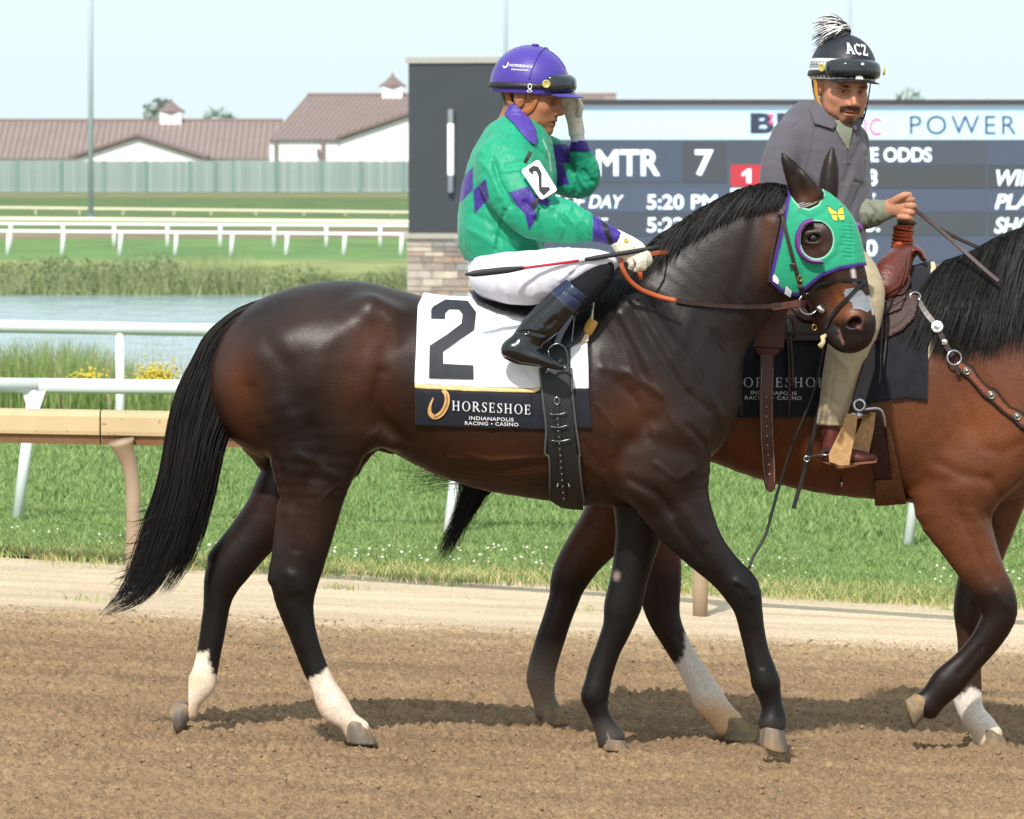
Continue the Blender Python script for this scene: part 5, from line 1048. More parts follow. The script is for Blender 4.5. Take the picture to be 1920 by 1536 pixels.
# blinker hood
HD = RH.head
HOODC = mat('hood_cloth', vcol=True, rough=.7, spec=.25, n_scale=22, n_amt=.05, bump=.45, b_scale=38, bdist=.004, sheen=.15)
bh = thing('blinker_hood', 'green blinker hood with purple binding and a yellow butterfly on the dark horse', 'hood', W(1530, 440, RD))
outer = [(1478, 352), (1470, 400), (1460, 450), (1443, 518), (1445, 530), (1460, 545), (1476, 555), (1500, 556), (1516, 540), (1540, 520), (1575, 506), (1616, 499), (1650, 496), (1650, 420), (1610, 350), (1575, 322), (1540, 318), (1512, 326), (1500, 336)]
ear_h = [(1482, 310), (1483, 352), (1488, 374), (1500, 388), (1517, 392), (1534, 384), (1544, 366), (1541, 352), (1530, 342), (1512, 338), (1503, 334), (1499, 310)]
ang = np.linspace(0, 2 * np.pi, 24, endpoint=False); eye_h = [(1531 + 31 * math.cos(a), 450 + 35 * math.sin(a)) for a in ang]
co, q = shell(HD, outer, -.004, .009, .0035, hole=[ear_h, eye_h], yr=(19.72, 20.3))
co = carve(co, q, [([(1490, 400), (1500, 450), (1495, 500)], 8, .004), ([(1480, 480), (1500, 520)], 7, -.003), ([(1590, 420), (1600, 460), (1606, 490)], 5, .003), ([(1500, 400), (1520, 410), (1545, 400)], 6, -.003), ([(1545, 500), (1570, 480), (1580, 450)], 6, -.003)] + [([(1580 + i % 2 * 4, 418 + 7 * i), (1598, 420 + 7 * i)], 2.2, -.004) for i in range(10)])
px, py = proj(co); nrm_ = normals(co, q); gcol = np.tile(A(hx('#22946f')), (len(co), 1))
pur = np.minimum(pl_dist(px, py, [(1478, 352), (1470, 400), (1460, 450), (1443, 518), (1445, 530), (1460, 545), (1476, 555), (1500, 556), (1516, 540), (1540, 520), (1575, 506), (1616, 499), (1650, 496)]), 99); gcol = mixc(gcol, hx('#3c2478'), (8.5 - pur) / 2.5)
gcol = mixc(gcol, hx('#9fd3b8'), np.clip((3.2 - np.minimum(pl_dist(px, py, ear_h, True), pl_dist(px, py, eye_h, True))) / 2, 0, .7))
link('hood', mesh_np('hood', co, q, gcol), HOODC, bh)
cup = mat('cup_purple', hx('#66277a'), .35, .5, n_scale=20, n_amt=.08)
cp = [(1524, 414), (1508, 420), (1498, 436), (1495, 455), (1501, 474), (1518, 488), (1543, 491)]; c1 = on(HD, cp, .012, 5); mb = MB(); g_ = HD.grad(c1)
c2 = c1 + g_ * .006 + A([0, -.022, 0]); ctr = c1.mean(0) + A([.03, 0, 0]); inn = (ctr - c1); inn[:, 1] = 0; inn /= np.linalg.norm(inn, axis=1)[:, None]
n_ = len(c1); out_ = c1 - inn * .010; vs = np.vstack([out_, c2 - inn * .003, c2 + inn * .006, c1 + inn * .004]); fs = [(r * n_ + i, r * n_ + i + 1, (r + 1) * n_ + i + 1, (r + 1) * n_ + i) for r in range(3) for i in range(n_ - 1)]
mb.add(vs, fs); mb.build('eye_cup', cup, bh, True)
c1 = W(1606, 424, RD + .06); mb = MB(); mb.tube([W(1598, 416, RD + .10), W(1612, 424, RD + .09), W(1611, 437, RD + .09)], [.006, .012, .008], 8, flat=1.8, lat=(0, 1, 0)); mb.build('eye_cup', cup, bh, True)
for poly in ([(1452, 514), (1458, 520), (1461, 527), (1459, 534), (1449, 527), (1449, 518)], [(1474, 536), (1485, 546), (1482, 558), (1471, 551)]): decal_poly(HD, poly, .0125, WTXT, 'white_tab', bh, 5.)
YEL = mat('butterfly_yellow', hx('#e0c93e'), .6, n_scale=60, n_amt=.15); K6 = 6.4
for poly in ([(1100, 745), (1140, 760), (1185, 800), (1215, 835), (1215, 925), (1165, 905), (1145, 850), (1115, 800)], [(1220, 835), (1240, 770), (1280, 745), (1285, 800), (1300, 870), (1300, 905), (1260, 915), (1228, 880)]): decal_poly(HD, R3(poly, 1380, 270, K6), .0125, YEL, 'butterfly_wing', bh, 6.)
for pts in ([(1215, 830), (1220, 925)], [(1085, 735), (1130, 760), (1185, 800)], [(1240, 770), (1285, 740)], [(1150, 850), (1210, 840)], [(1230, 850), (1300, 840)]): mb = MB(); mb.tube(on(HD, R3(pts, 1380, 270, K6), .014, 3), .0012, 5); mb.build('butterfly_line', mat('dark_line', hx('#4a4030'), .7), bh)

# bridle
br = thing('bridle', 'dark leather racing bridle with steel ring bit and crossed noseband', 'bridle', W(1520, 560, RD))
def strap_on(V, pts, w, off, m, name, parent, t=.004, n=4):
    p = on(V, pts, off, n); mb = MB(); mb.strap(p, w, t, V.grad(p)); return mb.build(name, m, parent)
strap_on(HD, [(1466, 393), (1470, 420), (1480, 462), (1491, 503), (1500, 535), (1507, 556)], .014, .014, LEA, 'cheekpiece', br)
strap_on(HD, [(1462, 400), (1457, 430), (1448, 470), (1443, 505), (1441, 530)], .013, .008, LEA, 'throat_lash', br)
for dy in (0, 4, 8): strap_on(HD, [(1495, 384 + dy), (1518, 377 + dy), (1545, 366 + dy * .8)], .0065, .006 + .001 * (dy % 3), mat('browband', hx('#4a3f3a'), .45), 'browband', br)
strap_on(RH, [(1530, 540), (1537, 533), (1570, 526), (1605, 525), (1624, 528)], .012, .006, BLKL, 'noseband', br); strap_on(RH, [(1622, 527), (1605, 543), (1588, 560), (1570, 578), (1557, 596), (1548, 615)], .013, .008, BLKL, 'noseband', br)
strap_on(RH, [(1506, 548), (1515, 566), (1522, 584), (1527, 610)], .012, .008, LEA, 'curb_strap', br)
bc = RH.surf([1516], [570], .012)[0]; mb = MB(); mb.torus(bc, (.25, -1, 0), .037, .0036, 28, 8); mb.build('bit_ring', STEEL, br, True)
b2_ = RH.surf([1549], [583], .0)[0]; mb = MB(); mb.tube([bc + A([.022, -.006, -.012]), bc + A([.035, -.006, -.014]), b2_ + A([-.012, -.004, 0]), b2_], [.005, .013, .011, .006], 12); mb.build('bit_mouthpiece', STEEL, br, True)
for (x, y) in ((1500, 522), (1527, 614)): c = RH.surf([x], [y], .014)[0]; mb = MB(); mb.torus(c, (.2, -1, 0), .010, .002, 14, 6, sx=.8); mb.build('buckle', BRASS, br, True)
for (x, y) in ((1486, 497), (1501, 538), (1464, 402)): c = HD.surf([x], [y], .017)[0]; mb = MB(); mb.box(c - A([.011, .004, .006]), c + A([.011, .004, .006]), None, .002); mb.build('keeper', LEA, br)
mb = MB(); c = RH.surf([1549], [628], .004)[0]; mb.tube([c, c + A([-.012, -.006, -.008]), c + A([-.010, -.008, -.024]), c + A([-.020, -.006, -.038]), c + A([-.016, 0, -.046])], [.006, .010, .008, .011, .006], 8, flat=.5, lat=(0, 1, 0)); mb.build('tongue_tie', mat('tongue_tie_cloth', hx('#bfae84'), .8), br, True)
decal_poly(RH, [(1580, 543), (1600, 540), (1616, 545), (1626, 557), (1634, 578), (1627, 586), (1612, 580), (1600, 580), (1597, 568), (1586, 560)], .003, mat('grey_tape', hx('#7a7f86'), .6, n_scale=30, n_amt=.15, bump=.5, b_scale=45, bdist=.004, stretch=(.4, 1, 1)), 'nasal_strip', br, 5.)
# reins
re = thing('reins', 'rein with orange rubber grip from the jockey glove to the bit', 'reins', W(1300, 565, RD - .2))
d1 = [W(1163, 484, RD - .315), W(1167, 503, RD - .318), W(1180, 525, RD - .30), W(1202, 543, RD - .275), W(1235, 556, RD - .25), W(1268, 564, RD - .25)]
rp = crv(d1, 5)
for i in range(len(rp)): 
    s_ = RH.surf(*[[v] for v in (960 + F * rp[i][0] / rp[i][1], 312 + F * (HC - rp[i][2]) / rp[i][1])], .014)[0]
    if s_[1] < rp[i][1]: rp[i] = s_
mb = MB(); mb.tube(rp, .0085, 10, flat=.7, lat=(0, 1, 0)); mb.build('rubber_grip', mat('rubber_orange', hx('#b0562c'), .6, n_scale=200, n_amt=.12, bump=.3, b_scale=500, bdist=.002), re, True)
d2 = on(RH, [(1268, 564), (1300, 569), (1350, 574), (1400, 576)], .012, 4); d2 = np.vstack([d2, crv([d2[-1], W(1440, 575, 19.86), W(1475, 571, 19.85), bc + A([-.02, -.006, 0])], 4)[1:]])
mb = MB(); mb.strap(d2, .017, .005, (0, -1, 0)); mb.build('rein_strap', LEA, re)
mb = MB(); mb.strap(crv([W(1448, 576, 19.855), W(1475, 573, 19.845), W(1500, 569, 19.84), bc + A([-.01, -.01, -.002])], 4), .026, .006, (0, -1, 0)); mb.build('rein_loop', BROWNL, re)
mb = MB(); mb.tube([W(1193, 500, RD - .305), W(1200, 512, RD - .305), W(1202, 524, RD - .30)], [.008, .009, .007], 8); mb.build('rubber_grip', mat('rubber_orange'), re, True)
mb = MB(); mb.strap([W(1205, 480, RD - .29), W(1235, 474, RD - .2), W(1262, 474, RD - .02)], .014, .005, (0, -1, 0)); mb.build('rubber_grip', mat('rubber_orange'), re)
# whip
wp = thing('whip', 'red and black riding whip held across the jockey thigh', 'whip', W(1050, 490, RD - .42))
wl_ = lambda px: W(px, 515 - (px - 872) * .142 + 4 * math.sin((px - 872) / 360 * math.pi), RD - .44 + (px - 872) / 340 * .115)
mb = MB(); mb.tube([wl_(x) for x in np.linspace(980, 1085, 8)], .005, 8); mb.build('shaft', mat('whip_red', hx('#b3202c'), .3, .5), wp, True)
mb = MB(); mb.tube([wl_(x) for x in (1085, 1098)], .0052, 8); mb.build('pale_collar', mat('whip_pale', hx('#cfcfd2'), .5), wp, True)
mb = MB(); mb.tube([wl_(x) for x in np.linspace(1096, 1235, 8)], [.006, .009, .009, .0085, .0085, .0085, .0085, .009], 10); mb.build('grip', mat('whip_grip', hx('#1b1b1d'), .6, bump=.4, b_scale=250, bdist=.002), wp, True)
mb = MB(); mb.tube([wl_(x) for x in np.linspace(872, 984, 8)], [.003, .011, .012, .012, .012, .0115, .009, .006], 8, flat=.5, lat=(0, 1, 0)); mb.build('popper', mat('whip_black', hx('#202024'), .6), wp, True)

# ================================================================== PEOPLE
SKINM = mat('skin', vcol=True, rough=.5, spec=.35, n_scale=90, n_amt=.07, bump=.12, b_scale=240, bdist=.001)
EYEW = mat('eye_white', hx('#cfc6bd'), .2, .5, n_amt=.02); IRIS = mat('iris', hx('#1d120c'), .08, .7, n_amt=.02)
class Head:
    """a head modelled in its own frame (x forward, y left, z up, metres), then set in place"""
    def __init__(s, fwd, origin, scale, roll=0.):
        f = Vector(fwd).normalized(); l = Vector((0, 0, 1)).cross(f).normalized(); l = Matrix.Rotation(roll, 3, f) @ l; u = f.cross(l)
        s.R = A([f, l, u]).T; s.o = A(origin); s.k = scale
        V = Vol((-.14, -.115, -.24), (.15, .115, .14), .0022); s.V = V
        V.ell((-.012, 0, .035), (.100, .076, .086), k=.0)
        V.ell((.036, 0, -.035), (.062, .060, .060), k=.05); V.ell((.040, 0, -.062), (.052, .050, .040), k=.03)         # face and jaw
        V.ell((.078, 0, -.094), (.020, .023, .016), k=.022)                                                           # chin
        for g in (-1, 1): V.ell((.050, g * .045, -.022), (.030, .020, .018), k=.022); V.ell((.028, g * .052, -.070), (.028, .012, .024), k=.03)
        V.limb([(-.015, 0, -.05, .060, .058), (-.035, 0, -.12, .058, .058), (-.055, 0, -.23, .066, .066)], k=.035)
        V.ell((.080, 0, .026), (.017, .052, .013), k=.018)                                                            # brow
        V.limb([(.086, 0, .016, .008, .008), (.100, 0, -.006, .0095, .0085), (.114, 0, -.026, .0115, .010)], k=.012)     # nose
        for g in (-1, 1): V.ell((.101, g * .0125, -.032), (.011, .0075, .0075), k=.007); V.ell((.088, g * .031, .006), (.013, .018, .0105), k=.012, sub=True)
        V.ell((.092, 0, -.0555), (.011, .023, .0065), k=.008); V.ell((.090, 0, -.069), (.0115, .020, .0065), k=.007)      # lips
        V.ell((.103, 0, -.0622), (.014, .0225, .0017), k=.004, sub=True)
        for g in (-1, 1): V.ell((.113, g * .0065, -.0385), (.006, .0032, .0025), k=.003, sub=True)
        for g in (-1, 1):
            V.ell((.0715, g * .031, .0065), (.0135, .0150, .0125), k=.003)                                                 # eyeball bulge (lids)
            V.ell((.0865, g * .0315, .0055), (.006, .0105, .0036), k=.002, sub=True)                                        # lid opening
            V.ell((.082, g * .031, .0185), (.010, .018, .0055), k=.008)                                                    # upper lid and brow fold
            Re = A([[.95, 0, -.2], [0, 1, 0], [.2, 0, .95]]); V.ell((-.012, g * .077, -.004), (.019, .008, .033), Re, k=.006); V.ell((-.008, g * .087, .002), (.010, .007, .020), Re, k=.004, sub=True); V.ell((-.004, g * .082, -.012), (.005, .005, .007), k=.004)
        s.co, s.q = V.polygonize(0, 1)
    def w(s, p): return (np.asarray(p, float) * s.k) @ s.R.T + s.o
    def M(s): return Matrix([[*(s.R[i] * s.k), s.o[i]] for i in range(3)] + [[0, 0, 0, 1]])
    def colour(s, skin, hair, brows=True, beard=None):
        c = s.co; col = np.tile(A(skin), (len(c), 1)); x, y, z = c.T; ay = np.abs(y)
        g = lambda X, Y, Z, a, b, d: np.exp(-((x - X) / a) ** 2 - ((ay - Y) / b) ** 2 - ((z - Z) / d) ** 2)
        col = mixc(col, A(skin) * A([1.05, .72, .68]), .5 * g(.108, 0, -.028, .02, .02, .014) + .35 * g(.06, .045, -.02, .03, .025, .025) + .5 * g(-.01, .08, 0, .03, .02, .04))
        col = mixc(col, A(skin) * A([.78, .46, .45]), .9 * g(.095, 0, -.056, .02, .022, .006) + .95 * g(.095, 0, -.069, .02, .020, .0065)); col = mixc(col, A(skin) * .2, g(.1, 0, -.0622, .02, .024, .0022))
        col = mixc(col, A(skin) * .42, .8 * g(.086, .031, .013, .02, .018, .0045) + .45 * g(.086, .031, -.004, .02, .016, .004))
        if brows: col = mixc(col, A(hair), np.clip(1.5 * g(.09, .030, .0255 , .03, .020, .0062) - .2, 0, 1))
        col = mixc(col, A(hair), np.clip((.012 - x) / .02, 0, 1) * np.clip((z + .045) / .02, 0, 1) * (ay < .074))
        if beard is not None:
            n_ = vnoise(c, 400, 3) * .3; m = 2.0 * g(.1, .013, -.047, .03, .018, .0075) + 1.2 * g(.09, .030, -.056, .03, .008, .013) + 2.0 * g(.085, 0, -.088, .03, .018, .013) + 1.6 * g(.06, .03, -.100, .03, .024, .015) + 1.5 * g(.035, .055, -.082, .03, .022, .02) + .9 * g(.012, .065, -.05, .016, .02, .03)
            col = mixc(col, A(beard), np.clip(m + n_ * (m > .15) - .15, 0, .93))
        return col
    def tilted(s, deg):
        h = Head.__new__(Head); a = math.radians(deg); c, sn = math.cos(a), math.sin(a); f, l, u = s.R.T; h.R = A([f * c + u * sn, l, u * c - f * sn]).T; h.o, h.k = s.o, s.k; return h
    def eyes(s, parent):
        for g in (-1, 1):
            e = MB(); c = A((.0715, g * .031, .0062)); M_ = s.M() @ Matrix.Translation(Vector(c)) @ Matrix.Rotation(math.pi / 2, 4, 'Y')
            e.lathe([(.0125 * math.sin(a), .0125 * math.cos(a)) for a in np.linspace(.02, math.pi - .02, 9)], M_, 14); eo = e.build('eye', EYEW, parent, True)
            e = MB(); e.lathe([(.0001, .0128), (.003, .0129), (.0058, .0113), (.0060, .0107)], M_, 12); e.build('iris', IRIS, eo, True)
    def hs(s, x, z, g=-1, off=0.):
        ys = np.linspace(.13, 0, 80); v = s.V.sample(np.stack([np.full(80, x), g * ys, np.full(80, z)], -1)) - off; i = max(1, int((v < 0).argmax())) if (v < 0).any() else 79
        return A([x, g * ys[i], z])
def person_body(name, V, head, skin, hair, parent, beard=None, hand=None):
    """one skin mesh: trunk and limbs under the clothes, head joined on at the neck, hands"""
    co, q = V.polygonize(0, 2); hc = head.w(head.co); parts = [(co, q, np.tile(A(skin), (len(co), 1))), (hc, head.q, head.colour(skin, hair, True, beard))]
    for c_, q_ in (hand or []): parts.append((c_, q_, np.tile(A(skin), (len(c_), 1)) * (1 + .10 * vnoise(c_, 130, 4))[:, None]))
    n = 0; C, Q, K = [], [], []
    for a, b, c in parts: C.append(a); Q.append(b + n); K.append(c); n += len(a)
    return link(name, mesh_np(name, np.vstack(C), np.vstack(Q), np.vstack(K)), SKINM, parent)
def local_shell(f, lo, hi, h, M, name, m, parent, smooth=1, col=None):
    v = Vol(lo, hi, h); g = np.stack(np.meshgrid(*[v.lo[k] + h * np.arange(v.n[k]) for k in range(3)], indexing='ij'), -1); v.a = f(g[..., 0], g[..., 1], g[..., 2]).astype(np.float32)
    co, q = v.polygonize(0, smooth); Rm = A(M)[:3, :3]; o = A(M)[:3, 3]; cl = col(co) if col else None
    return link(name, mesh_np(name, co @ Rm.T + o, q, cl), m, parent)
def eld(X, Y, Z, c, r):
    a, b, d = (X - c[0]) / r[0], (Y - c[1]) / r[1], (Z - c[2]) / r[2]; k0 = np.sqrt(a * a + b * b + d * d); k1 = np.sqrt((a / r[0]) ** 2 + (b / r[1]) ** 2 + (d / r[2]) ** 2) + 1e-6; return k0 * (k0 - 1) / k1
HC0, HR = (-.004, 0, .040), (.130, .106, .112)
def helmet(head, parent, shell_m, peak_m, col=None, tall=0., peak=(.112, 0, .018, .064, .082, .007)):
    tilt = lambda X: .012 + .03 * (X < 0) * 0 + .10 * X * 0
    r = (HR[0], HR[1], HR[2] + tall)
    def f(X, Y, Z):
        d = eld(X, Y, Z, HC0, r); ridge = .004 * np.exp(-(Y / .004) ** 2) * (Z > .1); cut = (.010 - .10 * np.minimum(X, 0) * -1 * .25) - Z
        return np.maximum(np.maximum(d - ridge, -(d + .016)), cut)
    h = local_shell(f, (-.15, -.125, -.01), (.15, .125, .19), .0035, head.M(), 'helmet', shell_m, parent, 1, col)
    def fp(X, Y, Z):
        zz = Z - peak[2] + .10 * np.maximum(X - .10, 0) + 1.2 * Y * Y
        return np.maximum(np.maximum(np.sqrt(((X - peak[0]) / peak[3]) ** 2 + (Y / peak[4]) ** 2 + (zz / peak[5]) ** 2) - 1, -.2) * peak[5], .045 - X)
    local_shell(fp, (.03, -.105, -.03), (.19, .105, .05), .003, head.M(), 'peak', peak_m, h)
    return h
def ring(head, z0, slope, off, w, t, name, m, parent, a0=0, a1=2 * math.pi, n=48, tall=0.):
    pts, nr = [], []
    for a in np.linspace(a0, a1, n):
        x, y = math.cos(a), math.sin(a); z = z0 + slope * x; kz = math.sqrt(max(.05, 1 - ((z - HC0[2]) / (HR[2] + tall)) ** 2))
        pts.append(head.w((HC0[0] + x * (HR[0] * kz + off), y * (HR[1] * kz + off), z))); nr.append(head.R @ A([x, y, .15]))
    mb = MB(); mb.strap(pts, w, t, nr); return mb.build(name, m, parent, True)
GLASS = mat('goggle_lens', hx('#1c2226'), .06, .6, n_amt=.02, coat=.3); RUB = mat('goggle_strap', hx('#1a1a1c'), .5)
def goggles(head, helm, zc, hh, half, off=.004, tall=0.):
    r = (HR[0], HR[1], HR[2] + tall)
    def f(X, Y, Z):
        d = eld(X, Y, Z, HC0, r); a = np.abs(np.arctan2(Y * 1.15, X)); dz = np.abs(Z - zc - .004 * np.cos(a * 2)); nose = .012 * np.exp(-(Y / .013) ** 2)
        e = np.maximum(np.abs(np.clip(a / half, 0, 2)) ** 4 + (dz / hh) ** 4, 0) ** .25 - 1
        bulge = .017 * np.clip(1 - (a / half) ** 6, 0, 1) * np.clip(1 - (dz / hh) ** 4, 0, 1) + .006
        return np.maximum(np.maximum(d - bulge, -(d - .001)), np.maximum(e * .03, (zc - hh + nose) - Z))
    g = local_shell(f, (-.02, -.14, zc - hh - .01), (.18, .14, zc + hh + .02), .0028, head.M(), 'goggles', GLASS, helm, 1)
    return g
def disc_on(head, x, y, z, nrm, r, t, name, m, parent):
    M_ = head.M() @ Matrix.Translation(Vector((x, y, z))) @ Vector(nrm).to_track_quat('Z', 'Y').to_matrix().to_4x4(); mb = MB(); mb.lathe([(r, 0), (r, t * .7), (r * .8, t), (r * .72, t * .8), (.0005, t * .8)], M_, 16); return mb.build(name, m, parent, True)
def fingers(V, d0, list_, dy=0.):
    for st in list_: V.limb(stations(d0, st, dy), k=.006, sub=3)

# ---------------------------------------------------------------- the jockey
SILK = mat('silk_jacket', vcol=True, rough=.5, spec=.3, n_scale=20, n_amt=.06, bump=.9, b_scale=34, bdist=.007, sheen=.1, stretch=(1, 1, .55))
GRN, PUR = hx('#1a9570'), hx('#3a2780')
def wrinkle(co, q, amp, s, stretch=(1, 1, 1), seed=60):
    n = normals(co, q); p = co * A(stretch); p = p + .03 * np.stack([vnoise(p, 9, seed), vnoise(p, 9, seed + 1), vnoise(p, 9, seed + 2)], 1)
    r = 1 - np.abs(vnoise(p, s, seed + 3)) * 1.6; r2 = 1 - np.abs(vnoise(p, s * 2.1, seed + 4)) * 1.6
    return co + n * (amp * (np.clip(r, -.3, 1) ** 2 + .45 * np.clip(r2, -.3, 1) ** 2 - .45))[:, None]
def build_jockey():
    t = thing('person', 'jockey in green silks with purple diamonds and a purple helmet, riding the dark racehorse', 'person', W(940, 540, RD))
    torso = [(988, 243, 34, .075), (972, 272, 62, .15), (962, 305, 78, .185), (956, 345, 87, .19), (948, 385, 87, .185), (941, 425, 84, .195), (942, 452, 80, .195), (946, 462, 72, .18)]
    near = [(938, 290, 48, .065, -.15), (950, 330, 54, .065, -.20), (975, 372, 52, .062, -.235), (1006, 402, 48, .058, -.255), (1050, 414, 43, .052, -.275), (1088, 424, 33, .044, -.29), (1112, 429, 23, .036, -.295)]
    ncuff = [(1108, 427, 22, .034, -.295), (1132, 436, 19, .031, -.30), (1155, 446, 15, .028, -.305)]
    far = [(1005, 285, 42, .065, .14), (1050, 316, 47, .062, .19), (1088, 336, 36, .055, .19), (1097, 314, 27, .048, .16), (1088, 290, 22, .042, .13), (1086, 276, 17, .036, .12)]
    fcuff = [(1087, 285, 17, .035, .125), (1083, 262, 14.5, .031, .11), (1081, 246, 14.5, .030, .10)]
    J = Vol((W(838, 0, RD)[0], RD - .40, W(0, 490, RD)[2]), (W(1170, 0, RD)[0], RD + .30, W(0, 205, RD)[2]), .0045)
    J.limb(stations(RD, torso), k=.02); J.limb(stations(RD, near), k=.035); J.limb(stations(RD, ncuff), k=.012); J.limb(stations(RD, far), k=.03); J.limb(stations(RD, fcuff), k=.012)
    co, q = J.polygonize(0, 2)
    n0 = normals(co, q); px, py = proj(co)
    co = wrinkle(co, q, .0045, 7, (1, 1, .6)); co = wrinkle(co, q, .0016, 19, (1, .7, .7), 66)
    co = carve(co, q, [([(925, 300), (935, 340), (960, 385)], 5, -.012), ([(905, 305), (925, 330), (940, 370)], 6, .006), ([(945, 395), (938, 420), (934, 450), (930, 468)], 4, -.009), ([(940, 400), (932, 430), (926, 460)], 3, .005), ([(1005, 410), (1010, 440), (1020, 460)], 6, -.010), ([(985, 380), (1000, 395), (1022, 380)], 5, -.008),
        ([(1040, 395), (1060, 425), (1055, 450)], 4, -.007), ([(1060, 400), (1078, 420), (1080, 450)], 5, .007), ([(1075, 395), (1092, 415), (1100, 440)], 4, -.005), ([(1030, 385), (1045, 400), (1042, 430)], 5, .006), ([(950, 310), (985, 300)], 4, -.006), ([(945, 322), (985, 316)], 4, .005), ([(930, 440), (960, 460), (985, 468)], 5, -.006), ([(880, 430), (915, 450), (940, 470)], 6, .005), ([(885, 400), (920, 420)], 6, -.004),
        ([(1112, 404), (1108, 446)], 3, -.007), ([(1095, 320), (1110, 340)], 4, -.006), ([(1080, 330), (1100, 355)], 5, .006), ([(1070, 300), (1082, 340), (1078, 362)], 4, -.007), ([(1068, 284), (1100, 288)], 3, -.006), ([(960, 250), (900, 262), (885, 300)], 3, -.003), ([(1000, 270), (1028, 300), (1035, 330)], 3, -.004), ([(955, 245), (935, 280), (925, 300)], 3, .003)])
    px, py = proj(co); near_ = n0[:, 1] < .35; yy = co[:, 1]
    col = np.tile(A(GRN), (len(co), 1))
    def patch(poly, c, cond, soft=1.6):
        nonlocal col; col = mixc(col, c, np.clip(.5 - poly_sd(px, py, poly) / soft, 0, 1) * cond)
    patch([(887, 313), (887, 356), (862, 382), (858, 378), (866, 332)], PUR, near_); patch([(911, 335), (917, 372), (890, 402), (887, 357)], PUR, near_)
    patch([(954, 361), (990, 349), (1003, 366), (1032, 374), (1028, 388), (1011, 381), (1004, 393), (1006, 410), (992, 433), (984, 402), (968, 385)], PUR, near_ & (px > 950))
    farm = yy > RD + .05
    patch([(1030, 270), (1067, 270), (1069, 306), (1036, 309)], PUR, farm); patch([(1040, 309), (1056, 308), (1068, 346), (1040, 350)], PUR, farm)
    col = mixc(col, PUR, np.clip((px - 1110) / 2, 0, 1) * (py > 395)); col = mixc(col, hx('#17171a'), (np.abs(px - 1140 - (py - 440) * .3) < 5) * (py > 395) * 1.)
    fc = (py < 284) & (px > 1062) & farm; col = mixc(col, PUR, fc * 1.); col = mixc(col, hx('#d5dade'), fc * (np.abs(py - 259 + (px - 1082) * .12) < 6) * 1.)
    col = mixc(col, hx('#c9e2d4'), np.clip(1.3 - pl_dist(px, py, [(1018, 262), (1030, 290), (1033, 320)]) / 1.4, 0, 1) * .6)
    link('jacket', mesh_np('jacket', co, q, col), SILK, t)
    # collar
    cb = Vol((W(930, 0, RD)[0], RD - .2, W(0, 300, RD)[2]), (W(1040, 0, RD)[0], RD + .2, W(0, 180, RD)[2]), .004)
    cb.limb(stations(RD, [(962, 200, 27, .068), (978, 228, 31, .078), (996, 262, 32, .085)]), k=0); cb.limb(stations(RD, torso), k=.02)
    co, q = shell(cb, [(946, 214), (957, 194), (972, 199), (990, 218), (1004, 240), (1009, 262), (1003, 273), (988, 262), (970, 240)], -.006, .011, .003, yr=(RD - .2, RD)); co = wrinkle(co, q, .002, 30)
    link('collar', mesh_np('collar', co, q), mat('collar_purple', hx('#4c3b90'), .5, .35, n_scale=40, n_amt=.12, bump=.4, b_scale=40, bdist=.004), t)
    # breeches, stockings, boots (near and far leg)
    B = Vol((W(860, 0, RD)[0], RD - .45, W(0, 600, RD)[2]), (W(1175, 0, RD)[0], RD + .45, W(0, 440, RD)[2]), .005)
    B.limb(stations(RD, [(945, 462, 52, .12), (928, 500, 52, .16), (932, 525, 48, .16)]), k=.02)
    for s in (-1, 1):
        B.limb(stations(RD, [(930, 517, 47, .10, s * .12), (965, 522, 50, .10, s * .20), (1005, 519, 50, .092, s * .265), (1050, 505, 40, .08, s * .29), (1095, 493, 27, .066, s * .29), (1128, 491, 20, .056, s * .28), (1142, 493, 14, .045, s * .275)]), k=.03)
    co, q = B.polygonize(0, 2); co = wrinkle(co, q, .0035, 11, (1, 1, .6), 80)
    co = carve(co, q, [([(1070, 515), (1095, 495), (1105, 482)], 4, -.006), ([(1050, 525), (1075, 505)], 4, .004), ([(930, 480), (925, 530), (940, 570)], 5, -.003), ([(945, 540), (955, 572)], 4, .003), ([(990, 480), (985, 500)], 5, .003)])
    link('breeches', mesh_np('breeches', co, q), mat('breeches_white', hx('#dcdce8'), .6, .3, n_scale=14, n_amt=.03, bump=.4, b_scale=18, bdist=.005, sheen=.1), t)
    BOOT = mat('patent_boot', vcol=True, rough=.16, spec=.45, n_scale=30, n_amt=.1, bump=.25, b_scale=16, bdist=.006, coat=.5); STK = mat('stocking', hx('#17181c'), .9, .2, n_scale=60, n_amt=.2, bump=.3, b_scale=60, bdist=.003)
    for s in (-1, 1):
        K = Vol((W(1040, 0, RD)[0], RD + (-.42 if s < 0 else .18), W(0, 590, RD)[2]), (W(1170, 0, RD)[0], RD + (-.18 if s < 0 else .42), W(0, 470, RD)[2]), .004)
        K.limb(stations(RD, [(1135, 500, 17, .052, s * .285), (1118, 518, 30, .062, s * .295), (1095, 540, 33, .060, s * .31), (1075, 560, 29, .054, s * .325)]), k=.01); co, q = K.polygonize(0, 1); co = wrinkle(co, q, .002, 20); link('stocking', mesh_np('stocking', co, q), STK, t)
        K = Vol((W(915, 0, RD)[0], RD + (-.46 if s < 0 else .26), W(0, 705, RD)[2]), (W(1125, 0, RD)[0], RD + (-.26 if s < 0 else .46), W(0, 500, RD)[2]), .004)
        K.limb(stations(RD, [(1083, 541, 33, .062, s * .322), (1060, 566, 33, .062, s * .33), (1030, 596, 33, .056, s * .345), (1003, 622, 31, .046, s * .36), (984, 642, 27, .042, s * .37), (970, 655, 24, .040, s * .375)]), k=.01)
